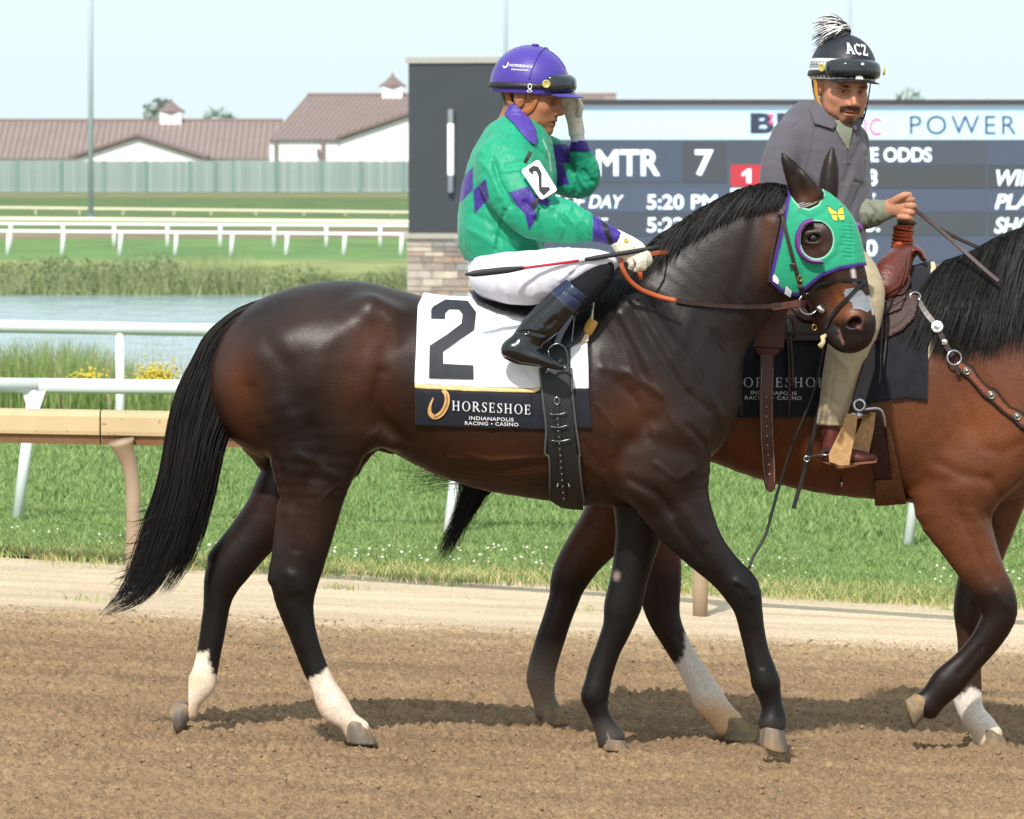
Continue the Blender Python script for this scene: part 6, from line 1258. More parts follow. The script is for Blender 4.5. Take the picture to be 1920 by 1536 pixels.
        K.limb(stations(RD, [(958, 657, 20, .036, s * .38), (975, 663, 21, .038, s * .38), (1005, 671, 17, .040, s * .385), (1035, 682, 10, .038, s * .39), (1053, 688, 6, .028, s * .39)]), k=.02)
        # open top and heel
        g = np.stack(np.meshgrid(*[K.lo[k] + K.h * np.arange(K.n[k]) for k in range(3)], indexing='ij'), -1); px_, py_ = 960 + F * g[..., 0] / g[..., 1], 312 + F * (HC - g[..., 2]) / g[..., 1]
        K.a = np.maximum(K.a, (((px_ - 1082) * .66 - (py_ - 541) * .75)) * RD / F)
        co, q = K.polygonize(0, 1)
        co = carve(co, q, [([(962, 622), (985, 621), (1020, 628)], 2.5, -.006), ([(960, 628), (990, 626), (1015, 634)], 3, .003), ([(940, 668), (975, 682), (1010, 687)], 2, -.004), ([(1060, 545), (1020, 590), (990, 618)], 2, .002), ([(978, 640), (979, 655), (982, 660)], 1.6, -.002), ([(1030, 610), (1040, 600)], 6, -.005), ([(1044, 535), (1100, 575)], 2, -.003)], near=s < 0)
        px, py = proj(co); col = np.tile(A(hx('#0a0c0f')), (len(co), 1)); dd = (px - 1082) * .66 - (py - 541) * .75; col = mixc(col, hx('#16233f'), np.clip((dd + 37) / 1.5, 0, 1)); col = mixc(col, hx('#3c4656'), np.clip(1.2 - np.abs(dd + 37) / 1.2, 0, 1) * .8); col = mixc(col, hx('#24211d'), np.clip(1 - pl_dist(px, py, [(938, 668), (975, 684), (1050, 692)]) / 5, 0, 1))
        link('boot', mesh_np('boot', co, q, col), BOOT, t)
    # gloves
    GLV = mat('white_glove', hx('#d6d1c2'), .7, .3, n_scale=50, n_amt=.1, bump=.6, b_scale=60, bdist=.003)
    Gv = Vol((W(1138, 0, RD)[0], RD - .40, W(0, 520, RD)[2]), (W(1235, 0, RD)[0], RD - .22, W(0, 420, RD)[2]), .0024)
    Gv.limb(stations(RD, [(1149, 443, 15, .026, -.305), (1160, 450, 18, .025, -.308), (1176, 464, 23, .024, -.312), (1190, 474, 24, .020, -.312)]), k=.01, lat=(0, 1, 0))
    fingers(Gv, RD, [[(1200, 462, 6.5, .0105, -.318), (1212, 474, 6.2, .010, -.322), (1218, 488, 5.6, .009, -.312), (1214, 496, 5.0, .008, -.298)], [(1195, 470, 6.6, .0105, -.320), (1206, 484, 6.2, .010, -.326), (1208, 499, 5.8, .009, -.316), (1202, 505, 5, .008, -.300)],
        [(1188, 478, 6.4, .010, -.318), (1197, 490, 6.0, .0098, -.324), (1197, 502, 5.4, .009, -.314), (1191, 506, 5, .008, -.300)], [(1178, 484, 6.0, .0098, -.314), (1184, 494, 5.6, .009, -.318), (1182, 502, 5, .008, -.308)], [(1168, 462, 7, .011, -.295), (1180, 474, 6.4, .010, -.282), (1194, 484, 5.4, .009, -.282)]])
    co, q = Gv.polygonize(0, 1); co = wrinkle(co, q, .0012, 60); co = carve(co, q, [([(1178, 455), (1206, 484)], 1.6, -.0015), ([(1172, 462), (1196, 490)], 1.6, -.0015), ([(1160, 435), (1156, 456)], 2, -.002)]); gl = link('glove', mesh_np('glove', co, q), GLV, t)
    c = Gv.surf([1174], [451], .002)[0]; mb = MB(); mb.torus(c, (.1, -1, .3), .006, .0022, 12, 6); mb.torus(c + A([.001, -.001, -.001]), (.1, -1, .3), .0025, .002, 8, 6); mb.build('emblem', mat('glove_yellow', hx('#c9a832'), .6), gl, True)
    Gv = Vol((W(1040, 0, RD)[0], RD - .06, W(0, 262, RD)[2]), (W(1110, 0, RD)[0], RD + .2, W(0, 168, RD)[2]), .0024)
    Gv.limb(stations(RD, [(1081, 247, 15.5, .030, .10), (1078, 228, 15, .030, .095), (1074, 208, 17, .026, .085), (1069, 196, 17, .020, .07)]), k=.01)
    fingers(Gv, RD, [[(1082, 198, 6.2, .010, .075), (1083, 186, 6, .0098, .06), (1076, 178, 5.5, .009, .045)], [(1074, 194, 6.4, .010, .07), (1073, 182, 6, .0098, .055), (1066, 176, 5.5, .009, .04)], [(1066, 192, 6.2, .010, .068), (1063, 182, 6, .0098, .052), (1057, 178, 5.4, .009, .04)], [(1058, 194, 5.8, .0095, .066), (1054, 186, 5.4, .009, .052)], [(1086, 214, 6.6, .011, .06), (1088, 200, 6, .010, .045), (1084, 190, 5.4, .009, .035)]])
    co, q = Gv.polygonize(0, 1); co = wrinkle(co, q, .0012, 60); link('glove', mesh_np('glove', co, q), GLV, t)
    # arm number
    c = A([W(x, y, RD - .325) for x, y in ((977, 320), (1010, 299), (1046, 357), (1015, 376))]); nm = A([-.25, -1, .25]); nm /= np.linalg.norm(nm)
    ctr = c.mean(0); bm = bmesh.new(); vs = []
    cn = c.copy(); cn[:, 1] = ctr[1] + (-(cn - ctr)[:, 0] * nm[0] - (cn - ctr)[:, 2] * nm[2]) / nm[1]
    rr = []
    for i in range(4):
        p, a, b = cn[i], cn[i - 1], cn[(i + 1) % 4]; ua, ub = (a - p) / np.linalg.norm(a - p), (b - p) / np.linalg.norm(b - p); rr += [tuple(p + ua * .009), tuple(p + (ua + ub) * .0026), tuple(p + ub * .009)]
    mb = MB(); mb.prism(rr, tuple(nm), .004); plate = mb.build('number_plate', mat('plate_white', hx('#e9e9ea'), .4, n_amt=.02), t)
    tv = R3([(850, 1050), (845, 1030), (880, 1005), (920, 1012), (945, 1060), (945, 1165), (1000, 1165), (1010, 1185), (960, 1232), (925, 1195), (920, 1085), (905, 1050), (885, 1048), (878, 1075)], 780, 60, 4.)
    P3 = []
    for x, y in tv: p = W(x, y, ctr[1]); p[1] = ctr[1] + (-(p - ctr)[0] * nm[0] - (p - ctr)[2] * nm[2]) / nm[1]; P3.append(tuple(p + nm * .0042))
    bm = bmesh.new(); vs = [bm.verts.new(p) for p in P3]; bmesh.ops.triangle_fill(bm, use_beauty=True, use_dissolve=False, normal=nm, edges=[bm.edges.new((vs[i], vs[(i + 1) % len(vs)])) for i in range(len(vs))]); bm.verts.index_update()
    link('number', mesh_np('number', A([tuple(v.co) for v in bm.verts]), [tuple(v.index for v in f.verts) for f in bm.faces]), INK, plate, smooth=False); bm.free()
    for a, b, y in (((995, 285), (984, 306), -.29), ((1008, 372), (998, 392), -.335)): mb = MB(); mb.strap([W(*a, RD + y), W((a[0] + b[0]) / 2, (a[1] + b[1]) / 2, RD + y - .012), W(*b, RD + y - .008)], .014, .004, (0, -1, 0)); mb.build('plate_strap', mat('strap_dark', hx('#2a2826'), .6), plate)
    # head and helmet
    p_ = math.radians(13); yw = math.radians(17)
    hd = Head((math.cos(p_) * math.cos(yw), -math.cos(p_) * math.sin(yw), -math.sin(p_)), W(994, 182, RD + .0), 1.10)
    S = Vol((W(860, 0, RD)[0], RD - .40, W(0, 700, RD)[2]), (W(1170, 0, RD)[0], RD + .40, W(0, 215, RD)[2]), .011)
    S.limb(stations(RD, [(975, 240, 26, .06), (965, 290, 55, .13), (950, 380, 60, .14), (935, 500, 48, .14)]), k=.03)
    for rows in (near, far): S.limb(stations(RD, [(r[0], r[1], r[2] * .55, r[3] * .6, r[4]) for r in rows]), k=.03)
    for s in (-1, 1): S.limb(stations(RD, [(935, 515, 38, .08, s * .12), (1005, 519, 36, .07, s * .26), (1120, 500, 22, .045, s * .28), (1085, 540, 24, .045, s * .32), (1000, 622, 20, .032, s * .36), (975, 660, 12, .025, s * .38), (1030, 680, 7, .02, s * .385)]), k=.02)
    person_body('body', S, hd, hx('#9c6a4c'), hx('#1d1512'), t)
    hd.eyes(t)
    hd0 = hd; hd = hd.tilted(9); hd.V = hd0.V
    CAP = mat('cap_purple', hx('#43318f'), .45, .35, n_scale=16, n_amt=.05, bump=.3, b_scale=20, bdist=.005, sheen=.2)
    hl = helmet(hd, t, CAP, CAP, tall=.012)
    disc_on(hd, HC0[0] + .01, 0, HC0[2] + HR[2] + .012, (0, 0, 1), .012, .008, 'button', CAP, hl)
    for g in (0, 1):
        pts = []
        for a in np.linspace(-1.0, 1.35, 14): x = .035 + .0 * a; pts.append(hd.w((HC0[0] + .03 + .012 * math.cos(a), math.sin(a) * (HR[1] + .001) * (1 if g else -1), HC0[2] + math.cos(a) * (HR[2] + .013) * .97)))
    mb = MB(); mb.tube([hd.w((HC0[0] + .025 + .02 * math.cos(a), -math.sin(a) * HR[1] * .985, HC0[2] + math.cos(a) * (HR[2] + .012) * .985)) for a in np.linspace(-1.4, 1.45, 24)], .0022, 6); mb.build('seam', CAP, hl, True)
    ring(hd, .036, .006, .004, .021, .004, 'goggle_band', RUB, hl, tall=.012); go = goggles(hd, hl, .047, .030, .95, tall=.012)
    disc_on(hd, .082, -.104, .046, (.45, -1, 0), .0135, .006, 'disc', mat('gold_disc', hx('#b9a95c'), .4, .5, n_amt=.1), go); disc_on(hd, .082, .104, .046, (.45, 1, 0), .0135, .006, 'disc', mat('gold_disc'), go)
    c = hd.w((.030, -.110, .034)); mb = MB(); mb.torus(c, hd.R @ A([.2, -1, 0]), .009, .0024, 14, 6, sx=.7); mb.torus(c - A([.001, 0, .016]), hd.R @ A([.2, -1, 0]), .007, .002, 12, 6, sx=1.1, sz=.6); mb.build('adjuster', mat('white_plastic', hx('#d9d9d9'), .4), hl, True)
    # printed name on the cap
    def cap_print(v2, f, x0, z0, ux, uz, name):
        P = []
        for a, b in v2:
            lx, lz = x0 + a * ux[0] + b * uz[0], z0 + a * ux[1] + b * uz[1]; k = 1 - ((lx - HC0[0]) / HR[0]) ** 2 - ((lz - HC0[2]) / (HR[2] + .012)) ** 2; P.append(hd.w((lx, -(HR[1] * math.sqrt(max(k, .01)) + .0022), lz)))
        return link(name, mesh_np(name, P, f), WTXT, hl, smooth=False)
    v, f = text2d('HORSESHOE', 1, .012); L_ = v[:, 0].max(); cap_print(v, f, -.050, .094, (.082 / L_, .000), (0, .0125), 'lettering'); v, f = text2d('INDIANAPOLIS', 1, .02); L_ = v[:, 0].max(); cap_print(v, f, -.040, .083, (.058 / L_, 0), (0, .007), 'lettering')
    a_ = np.linspace(-2.3, .75, 14); cc = np.stack([np.cos(a_ - .35) * .010, np.sin(a_ - .35) * .012], 1); w_ = np.interp(np.linspace(0, 1, 14), [0, .3, .7, 1], [.3, 1, 1, .7]) * .0028; rad = cc / np.linalg.norm(cc, axis=1)[:, None]; hv = np.vstack([cc + rad * w_[:, None], cc - rad * w_[:, None]])
    cap_print(hv, [(i, i + 1, 15 + i, 14 + i) for i in range(13)], -.066, .102, (1, 0), (0, 1), 'emblem')
    # leather harness round the ear
    hd = hd0
    HB = mat('harness_tan', hx('#9a5f33'), .55, .35, n_scale=60, n_amt=.2, bump=.2, b_scale=150, bdist=.002)
    for pts, w in (([(.040, .018), (.038, -.010), (.030, -.034), (.014, -.048)], .024), ([(.016, -.050), (-.008, -.052), (-.030, -.040), (-.050, -.018), (-.062, .012)], .020)):
        for g in (-1, 1):
            P = crv(pts, 4); L_ = [hd.hs(x, z, g, .006) for x, z in P]; L_ = [A([l[0], g * max(abs(l[1]), .058), l[2]]) for l in L_]; mb = MB(); mb.strap([hd.w(l) for l in L_], w * 1.1, .004, hd.R @ A([0, g, 0])); mb.build('harness', HB, hl, True)
    for g in (-1, 1):
        P = crv([(.020, -.052), (.040, -.085), (.060, -.108)], 4); mb = MB(); mb.strap([hd.w(hd.hs(x, z, g, .004)) for x, z in P], .010, .003, hd.R @ A([0, g, 0])); mb.build('chin_strap', mat('strap_dark'), hl, True)
    return t, hd
jockey, jhead = build_jockey()

# ---------------------------------------------------------------- the pony rider
def build_rider():
    t = thing('person', 'moustached pony rider in grey polo shirt and black pom-pom helmet, reins in his fist', 'person', W(1550, 500, PD))
    SH = mat('polo_shirt', vcol=True, rough=.85, spec=.2, n_scale=60, n_amt=.06, bump=.4, b_scale=20, bdist=.006, sheen=.15)
    torso = [(1562, 218, 30, .065), (1546, 240, 66, .12), (1536, 270, 86, .145), (1532, 320, 92, .15), (1534, 380, 88, .15), (1542, 430, 82, .15), (1550, 478, 76, .15)]
    rarm = [(1482, 258, 36, .066, -.08), (1462, 305, 34, .062, -.13), (1458, 350, 32, .058, -.15), (1462, 385, 30, .055, -.15)]; rfor = [(1462, 380, 26, .045, -.15), (1480, 440, 24, .042, -.17), (1530, 490, 19, .034, -.20)]
    larm = [(1598, 265, 32, .064, .06), (1602, 315, 30, .060, .05), (1606, 350, 29, .058, .03), (1610, 378, 28, .055, .01)]; lfor = [(1606, 385, 28, .052, .0), (1622, 402, 28, .050, -.03), (1646, 397, 22, .042, -.07), (1673, 391, 17.5, .033, -.10)]
    J = Vol((W(1420, 0, PD)[0], PD - .28, W(0, 500, PD)[2]), (W(1690, 0, PD)[0], PD + .24, W(0, 190, PD)[2]), .0045)
    J.limb(stations(PD, torso), k=.02); J.limb(stations(PD, rarm), k=.03); J.limb(stations(PD, larm), k=.03); co, q = J.polygonize(0, 2)
    co = wrinkle(co, q, .004, 6, (1, 1, .55), 90)
    co = carve(co, q, [([(1530, 225), (1524, 270), (1512, 320), (1500, 360)], 2.5, -.005), ([(1510, 330), (1540, 350), (1560, 400)], 6, -.006), ([(1500, 350), (1530, 390), (1540, 440)], 7, .007), ([(1620, 260), (1600, 300), (1585, 340)], 6, -.007), ([(1600, 330), (1580, 380), (1570, 430)], 6, .006), ([(1615, 350), (1595, 400), (1590, 450)], 5, -.006), ([(1450, 250), (1445, 300)], 4, -.004), ([(1590, 265), (1592, 310)], 1.5, -.004), ([(1583, 306), (1598, 306)], 1.5, .003), ([(1600, 340), (1618, 344)], 2, -.004), ([(1485, 240), (1505, 225)], 2, -.003)])
    px, py = proj(co); col = np.tile(A(hx('#58545b')), (len(co), 1)); col = mixc(col, hx('#7b3a86'), np.clip(1.3 - np.abs(py - 471) / 3, 0, 1) * .8); col = mixc(col, hx('#4b484e'), np.clip(1.2 - pl_dist(px, py, [(1588, 262), (1591, 312)]) / 2, 0, 1) * .7)
    link('polo_shirt', mesh_np('polo_shirt', co, q, col), SH, t)
    # collar: two flaps over an olive undershirt
    SHc = mat('polo_collar', hx('#5b575e'), .85, .2, n_scale=60, n_amt=.06); OL = mat('olive_shirt', hx('#7c8070'), .85, .2, n_scale=30, n_amt=.08, bump=.5, b_scale=22, bdist=.006)
    K = Vol((W(1500, 0, PD)[0], PD - .2, W(0, 300, PD)[2]), (W(1650, 0, PD)[0], PD + .2, W(0, 170, PD)[2]), .005); K.limb(stations(PD, [(1570, 188, 30, .07), (1560, 216, 40, .085), (1548, 240, 70, .125), (1538, 270, 89, .15)]), k=.01)
    for nm, poly in (('collar', [(1530, 186), (1518, 205), (1527, 232), (1562, 243), (1570, 232), (1545, 205)]), ('collar', [(1592, 232), (1604, 246), (1618, 232), (1616, 210), (1606, 214)])):
        co, q = shell(K, poly, .004, .012, .003, yr=(PD - .2, PD)); link(nm, mesh_np(nm, co, q), SHc, t)
    co, q = shell(K, [(1564, 226), (1590, 224), (1600, 238), (1591, 282), (1580, 266), (1568, 245)], -.006, .006, .003, yr=(PD - .2, PD)); link('undershirt', mesh_np('undershirt', co, q), OL, t)
    J = Vol((W(1570, 0, PD)[0], PD - .2, W(0, 450, PD)[2]), (W(1690, 0, PD)[0], PD + .1, W(0, 350, PD)[2]), .004); J.limb(stations(PD, lfor), k=.01); g_ = None
    co, q = J.polygonize(0, 1); co = wrinkle(co, q, .004, 16, (1, 1, 1), 95); co = carve(co, q, [([(1625, 380), (1640, 400), (1632, 425)], 5, -.006), ([(1655, 378), (1662, 410)], 3, .003)]); link('sleeve', mesh_np('sleeve', co, q), OL, t)
    # the rein hand: closed fist
    Hv = Vol((W(1655, 0, PD)[0], PD - .21, W(0, 428, PD)[2]), (W(1728, 0, PD)[0], PD - .03, W(0, 352, PD)[2]), .002)
    Hv.limb(stations(PD, [(1664, 391, 16, .028, -.10), (1676, 389, 18, .027, -.11), (1690, 389, 20, .023, -.115)]), k=.01)
    for i, (x, y, r) in enumerate(((1703, 374, 6.4), (1706, 386, 6.6), (1704, 398, 6.3), (1699, 408, 5.6))):
        Hv.limb(stations(PD, [(x - 12, y - 1, r, .011, -.125), (x + 2, y, r, .0115, -.140), (x + 8, y + 2, r * .95, .0105, -.125), (x + 5, y + 3, r * .9, .0095, -.108)]), k=.004)
    Hv.limb(stations(PD, [(1674, 379, 8, .013, -.125), (1686, 371, 7, .0115, -.142), (1697, 366, 6.4, .011, -.146), (1706, 366, 5.4, .009, -.140)]), k=.005)
    hco, hq = Hv.polygonize(0, 1)
    fw = (.30, -.90, -.27); hd = Head(fw, W(1580, 163, PD - .055), 1.12, math.radians(-3))
    S = Vol((W(1420, 0, PD)[0], PD - .45, W(0, 900, PD)[2]), (W(1700, 0, PD)[0], PD + .45, W(0, 195, PD)[2]), .011)
    S.limb(stations(PD, [(1560, 222, 24, .055), (1540, 270, 62, .10), (1535, 370, 62, .10), (1548, 490, 52, .11)]), k=.03)
    for rows in (rarm + rfor[1:], larm[:3] + lfor): S.limb(stations(PD, [(r[0], r[1], r[2] * .6, r[3] * .6, r[4]) for r in rows]), k=.03)
    for s in (-1, 1): S.limb(stations(PD, [(1560, 500, 40, .08, s * .15), (1606, 560, 34, .055, s * .35), (1580, 720, 22, .04, s * .37), (1560, 830, 13, .03, s * .38), (1560, 852, 10, .03, s * .38), (1620, 857, 8, .025, s * .38)]), k=.02)
    SK = hx('#b17c61'); person_body('body', S, hd, SK, hx('#17110e'), t, hx('#1c1310'), [(hco, hq)])
    hd.eyes(t)
    Rv = Vol((W(1440, 0, PD)[0], PD - .28, W(0, 520, PD)[2]), (W(1570, 0, PD)[0], PD - .08, W(0, 360, PD)[2]), .005); Rv.limb(stations(PD, rfor), k=.01); co, q = Rv.polygonize(0, 1); link('sleeve', mesh_np('sleeve', co, q), OL, t)
    # trousers and boots
    KH = mat('khaki_trousers', hx('#a5967b'), .85, .2, n_scale=40, n_amt=.07, bump=.5, b_scale=15, bdist=.008, sheen=.1)
    BT = mat('riding_boot', hx('#5b2a22'), .5, .4, n_scale=30, n_amt=.25, bump=.3, b_scale=60, bdist=.004); SOLE = mat('boot_sole', hx('#6f4a3a'), .8)
    for s in (-1, 1):
        B = Vol((W(1470, 0, PD)[0], PD + (-.50 if s < 0 else .0), W(0, 830, PD)[2]), (W(1670, 0, PD)[0], PD + (-.0 if s < 0 else .50), W(0, 430, PD)[2]), .005)
        B.limb(stations(PD, [(1550, 492, 58, .10, s * .12), (1590, 515, 54, .09, s * .26), (1612, 555, 48, .078, s * .34), (1606, 610, 44, .070, s * .365), (1590, 660, 40, .066, s * .375), (1574, 720, 34, .062, s * .38), (1562, 775, 27, .056, s * .385), (1556, 812, 26, .054, s * .385)]), k=.02)
        g = np.stack(np.meshgrid(*[B.lo[k] + B.h * np.arange(B.n[k]) for k in range(3)], indexing='ij'), -1); py_ = 312 + F * (HC - g[..., 2]) / g[..., 1]; px_ = 960 + F * g[..., 0] / g[..., 1]; B.a = np.maximum(B.a, (py_ - 797 - (px_ - 1556) * .05) * PD / F)
        co, q = B.polygonize(0, 1); co = wrinkle(co, q, .004, 9, (1, 1, .6), 99); co = carve(co, q, [([(1570, 640), (1560, 720), (1550, 790)], 1.6, -.003), ([(1560, 660), (1590, 690), (1600, 740)], 6, .004), ([(1545, 740), (1570, 760)], 5, -.004), ([(1540, 790), (1582, 793)], 1.5, -.003)], near=s < 0); link('trousers', mesh_np('trousers', co, q), KH, t)
        B = Vol((W(1520, 0, PD)[0], PD + (-.47 if s < 0 else .27), W(0, 885, PD)[2]), (W(1660, 0, PD)[0], PD + (-.27 if s < 0 else .47), W(0, 780, PD)[2]), .004)
        B.limb(stations(PD, [(1558, 785, 18, .040, s * .385), (1558, 825, 18, .038, s * .385), (1556, 850, 15, .036, s * .385)]), k=.01); B.limb(stations(PD, [(1550, 856, 13, .036, s * .385), (1585, 856, 15, .042, s * .387), (1615, 858, 13, .040, s * .389), (1636, 860, 9, .028, s * .39)]), k=.015)
        co, q = B.polygonize(0, 1); px, py = proj(co); bo = link('boot', mesh_np('boot', co, q), BT, t)
        so = MB(); P = [W(x, y, PD + s * .385 - .042) for x, y in ((1541, 866), (1560, 873), (1600, 872), (1643, 868), (1646, 858), (1640, 864), (1600, 868), (1560, 868))]; so.prism(P, (0, 1, 0), .084); so.build('sole', SOLE, bo)
        sp = MB(); c = W(1545, 852, PD + s * .385); sp.tube([c + A([.03, -.045, .0]), c + A([-.015, -.04, .0]), c + A([-.035, 0, -.002]), c + A([-.055, 0, -.012])], .004, 6); spo = sp.build('spur', STEEL, bo, True)
        sp = MB(); sp.torus(c + A([-.062, 0, -.016]), (0, 1, 0), .010, .003, 10, 5); sp.build('rowel', STEEL, bo, True)
        sp = MB(); sp.strap([W(1543, 845, PD + s * .43), W(1560, 842, PD + s * .435), W(1576, 850, PD + s * .435)], .016, .004, (0, s, 0)); sp.build('spur_strap', LEA, bo)
    # helmet
    HM = mat('helmet_black', vcol=True, rough=.5, spec=.4, n_scale=40, n_amt=.08, bump=.15, b_scale=60, bdist=.003)
    ht = hd.tilted(15); ht.V = hd.V; ht.o = ht.o + ht.R[:, 2] * .012
    def hcol(co):
        c = np.tile(A(hx('#22242b')), (len(co), 1)); a = np.arctan2(co[:, 1], co[:, 0]); z = co[:, 2]
        bandm = (z < .078) & (z > -.01); u = (a / .165) % 1; v = ((z - .012) / .030) % 1
        key = ((np.abs(u - .5) < .38) & (np.abs(v - .5) < .36) & ~((np.abs(u - .5) < .26) & (np.abs(v - .5) < .22))) | ((np.abs(u - .5) < .14) & (np.abs(v - .5) < .09))
        return mixc(c, hx('#dcdcda'), (bandm & ~key) * 1.)
    hl = helmet(ht, t, HM, mat('peak_black', hx('#1b1c20'), .5), hcol, tall=.010, peak=(.098, 0, .012, .050, .090, .006))
    ring(ht, .030, .004, .004, .020, .004, 'goggle_band', RUB, hl, tall=.01); go = goggles(ht, hl, .046, .031, 1.0, tall=.01)
    for g in (-1, 1): disc_on(ht, .079, g * .107, .046, (.5, g, 0), .0135, .006, 'disc', mat('gold_disc'), go)
    tip = MB(); c = A([HC0[0] + HR[0] + .031, 0, .064]); tip.box(c - .004, c + .004, ht.M()); tip.build('vent', mat('white_plastic'), go)
    c = A([HC0[0] + HR[0] + .008, 0, .020]); tip = MB(); tip.prism([ht.w((c[0], y, z)) for y, z in ((-.013, .014), (.013, .014), (.009, .027), (-.009, .027))], tuple(ht.R[:, 0]), .006); tip.build('front_tab', mat('white_plastic'), hl)
    def cap_print(v2, f, y0, z0, uy, uz, name):
        P = []
        for a, b in v2:
            ly, lz = y0 + a * uy[0] + b * uz[0], z0 + a * uy[1] + b * uz[1]; k = 1 - ((ly - HC0[1]) / HR[1]) ** 2 - ((lz - HC0[2]) / (HR[2] + .010)) ** 2; P.append(ht.w((HC0[0] + HR[0] * math.sqrt(max(k, .01)) + .004, ly, lz)))
        return link(name, mesh_np(name, P, f), WTXT, hl, smooth=False)
    sl = []
    def st_(a, b, w=.2):
        a, b = A(a, float), A(b, float); d = b - a; nn = A([-d[1], d[0]]) / np.linalg.norm(d) * w / 2; sl.append([a + nn, b + nn, b - nn, a - nn])
    st_((.05, 0), (.40, 1)); st_((.75, 0), (.42, 1)); st_((.18, .35), (.62, .35), .15); st_((-.1, .06), (.24, .06), .13); st_((.56, .06), (.92, .06), .13)
    cpt = [(1.05 + .40 + .40 * math.cos(a), .5 + .44 * math.sin(a)) for a in np.linspace(.75, 5.5, 12)]
    for a, b in zip(cpt[:-1], cpt[1:]): st_(a, b, .2)
    st_((1.78, .78), (1.78, .98), .1); st_((2.0, .92), (2.75, .92), .18); st_((2.68, .9), (2.08, .1), .2); st_((2.0, .08), (2.78, .08), .18); st_((2.04, .72), (2.04, .98), .1); st_((2.73, .02), (2.73, .3), .1)
    v2 = []; f2 = []
    for qd in sl:
        n_ = len(v2); pts = [qd[0] * (1 - t_) + qd[1] * t_ for t_ in (0, .5, 1)] + [qd[3] * (1 - t_) + qd[2] * t_ for t_ in (0, .5, 1)]; v2 += pts; f2 += [(n_, n_ + 1, n_ + 4, n_ + 3), (n_ + 1, n_ + 2, n_ + 5, n_ + 4)]
    cap_print(v2, f2, -.034, .096, (.0265, -.0014), (0, .036), 'lettering')
    st = []; top = A([HC0[0], 0, HC0[2] + HR[2] + .008]); stw = []                                    # pom-pom threads, black and white
    PB_ = mat('thread_black', hx('#1c1d22'), .8); PW_ = mat('thread_white', hx('#d8d6d4'), .8)
    base = ht.w(top)
    for i in range(380):
        ph = rng.uniform(0, 2 * np.pi); a = rng.normal(0, .35); L = rng.uniform(.06, .155); d = A([-1, rng.normal(0, .35), rng.normal(-.12, .28)]); d /= np.linalg.norm(d); f = np.linspace(0, 1, 7)[:, None]
        up = A([.012, rng.normal(0, .02), rng.uniform(.022, .060)]); p = base + A([.015, 0, 0]) + up * np.sin(np.clip(f * 1.9, 0, math.pi * .75)) + d * L * np.maximum(f - .18, 0) * 1.2 - A([0, 0, .05]) * f ** 2 * rng.uniform(.4, 1.2)
        (st if i % 5 < 3 else stw).append((p, 1.))
    pm = hair('pom_pom', st, PB_, hl, .0075); hair('pom_pom_threads', stw, PW_, pm, .0075)
    mb = MB(); mb.lathe([(.001, -.005), (.018, 0), (.022, .012), (.012, .024), (.001, .028)], Matrix.Translation(Vector(base)), 12); mb.build('pom_pom_core', PB_, pm, True)
    TANS = mat('tan_strap', hx('#b8863a'), .6); 
    for g in (-1, 1):
        P = [ht.w((.000, g * .098, .012)), hd.w((.010, g * .092, -.030)), hd.w((.030, g * .082, -.062)), hd.w((.042, g * .074, -.080))]; mb = MB(); mb.strap(crv(P, 4), .018, .004, hd.R @ A([.5, g, 0])); mb.build('harness', TANS if g < 0 else mat('strap_dark'), hl, True)
        P = [ht.w((-.05, g * .088, .006)), hd.w((-.015, g * .086, -.04)), hd.w((.035, g * .080, -.074))]; mb = MB(); mb.strap(crv(P, 4), .010, .003, hd.R @ A([.3, g, 0])); mb.build('harness', mat('strap_dark'), hl, True)
        P = [hd.w((.040, g * .075, -.078)), hd.w((.055, g * .060, -.102)), hd.w((.066, g * .03, -.122)), hd.w((.07, 0, -.128))]; mb = MB(); mb.tube(crv(P, 4), .005, 6, flat=.5); mb.build('chin_strap', mat('strap_dark'), hl, True)
    return t, hd
rider, rhead = build_rider()

# ================================================================== WESTERN TACK ON THE PONY
ws = thing('western_saddle', 'brown leather western saddle with orange wrapped horn on the bay pony', 'saddle', W(1640, 560, PD))
DKL = mat('oiled_leather', hx('#38201b'), .55, .3, n_scale=50, n_amt=.25, bump=.2, b_scale=200, bdist=.003); TOOL = mat('tooled_leather', hx('#5a281d'), .4, .5, n_scale=130, n_amt=.4, bump=.6, b_scale=150, bdist=.004)
bk = thing('saddle_blanket', 'black felt saddle blanket with printed lettering under the western saddle', 'saddle blanket', W(1550, 620, PD))
FELT = mat('black_felt', hx('#1f2026'), .9, .2, n_scale=24, n_amt=.2, bump=.3, b_scale=30, bdist=.005, sheen=.15)
piece('blanket', PV, [(1350, 440), (1346, 650), (1350, 783), (1440, 784), (1545, 781), (1600, 764), (1640, 755), (1700, 746), (1739, 752), (1741, 652), (1745, 580), (1746, 440)], -.004, .016, .005, FELT, bk, [([(1660, 620), (1700, 680), (1690, 740)], 10, .004), ([(1720, 560), (1725, 700)], 8, -.004), ([(1650, 660), (1660, 740)], 6, -.004)])
piece('fleece_edge', PV, [(1741, 470), (1752, 488), (1764, 540), (1761, 600), (1752, 650), (1738, 682), (1737, 652), (1742, 580)], -.004, .012, .005, mat('cream_fleece', hx('#c3b394'), .95, .1, n_scale=90, n_amt=.2, bump=.6, b_scale=120, bdist=.005), bk)
crest(PV, bk, (1372, 726), (1546, 726), .0185, mat('grey_print2', hx('#b9b9bd'), .7), [('INDIANAPOLIS', (1407, 739.5), (1494, 741), 6.6), ('RACING • CASINO', (1396, 749), (1503, 750), 6.8)])
piece('seat', PV, [(1480, 440), (1470, 560), (1500, 600), (1560, 612), (1640, 600), (1700, 560), (1705, 440)], .016, .045, .007, DKL, ws)
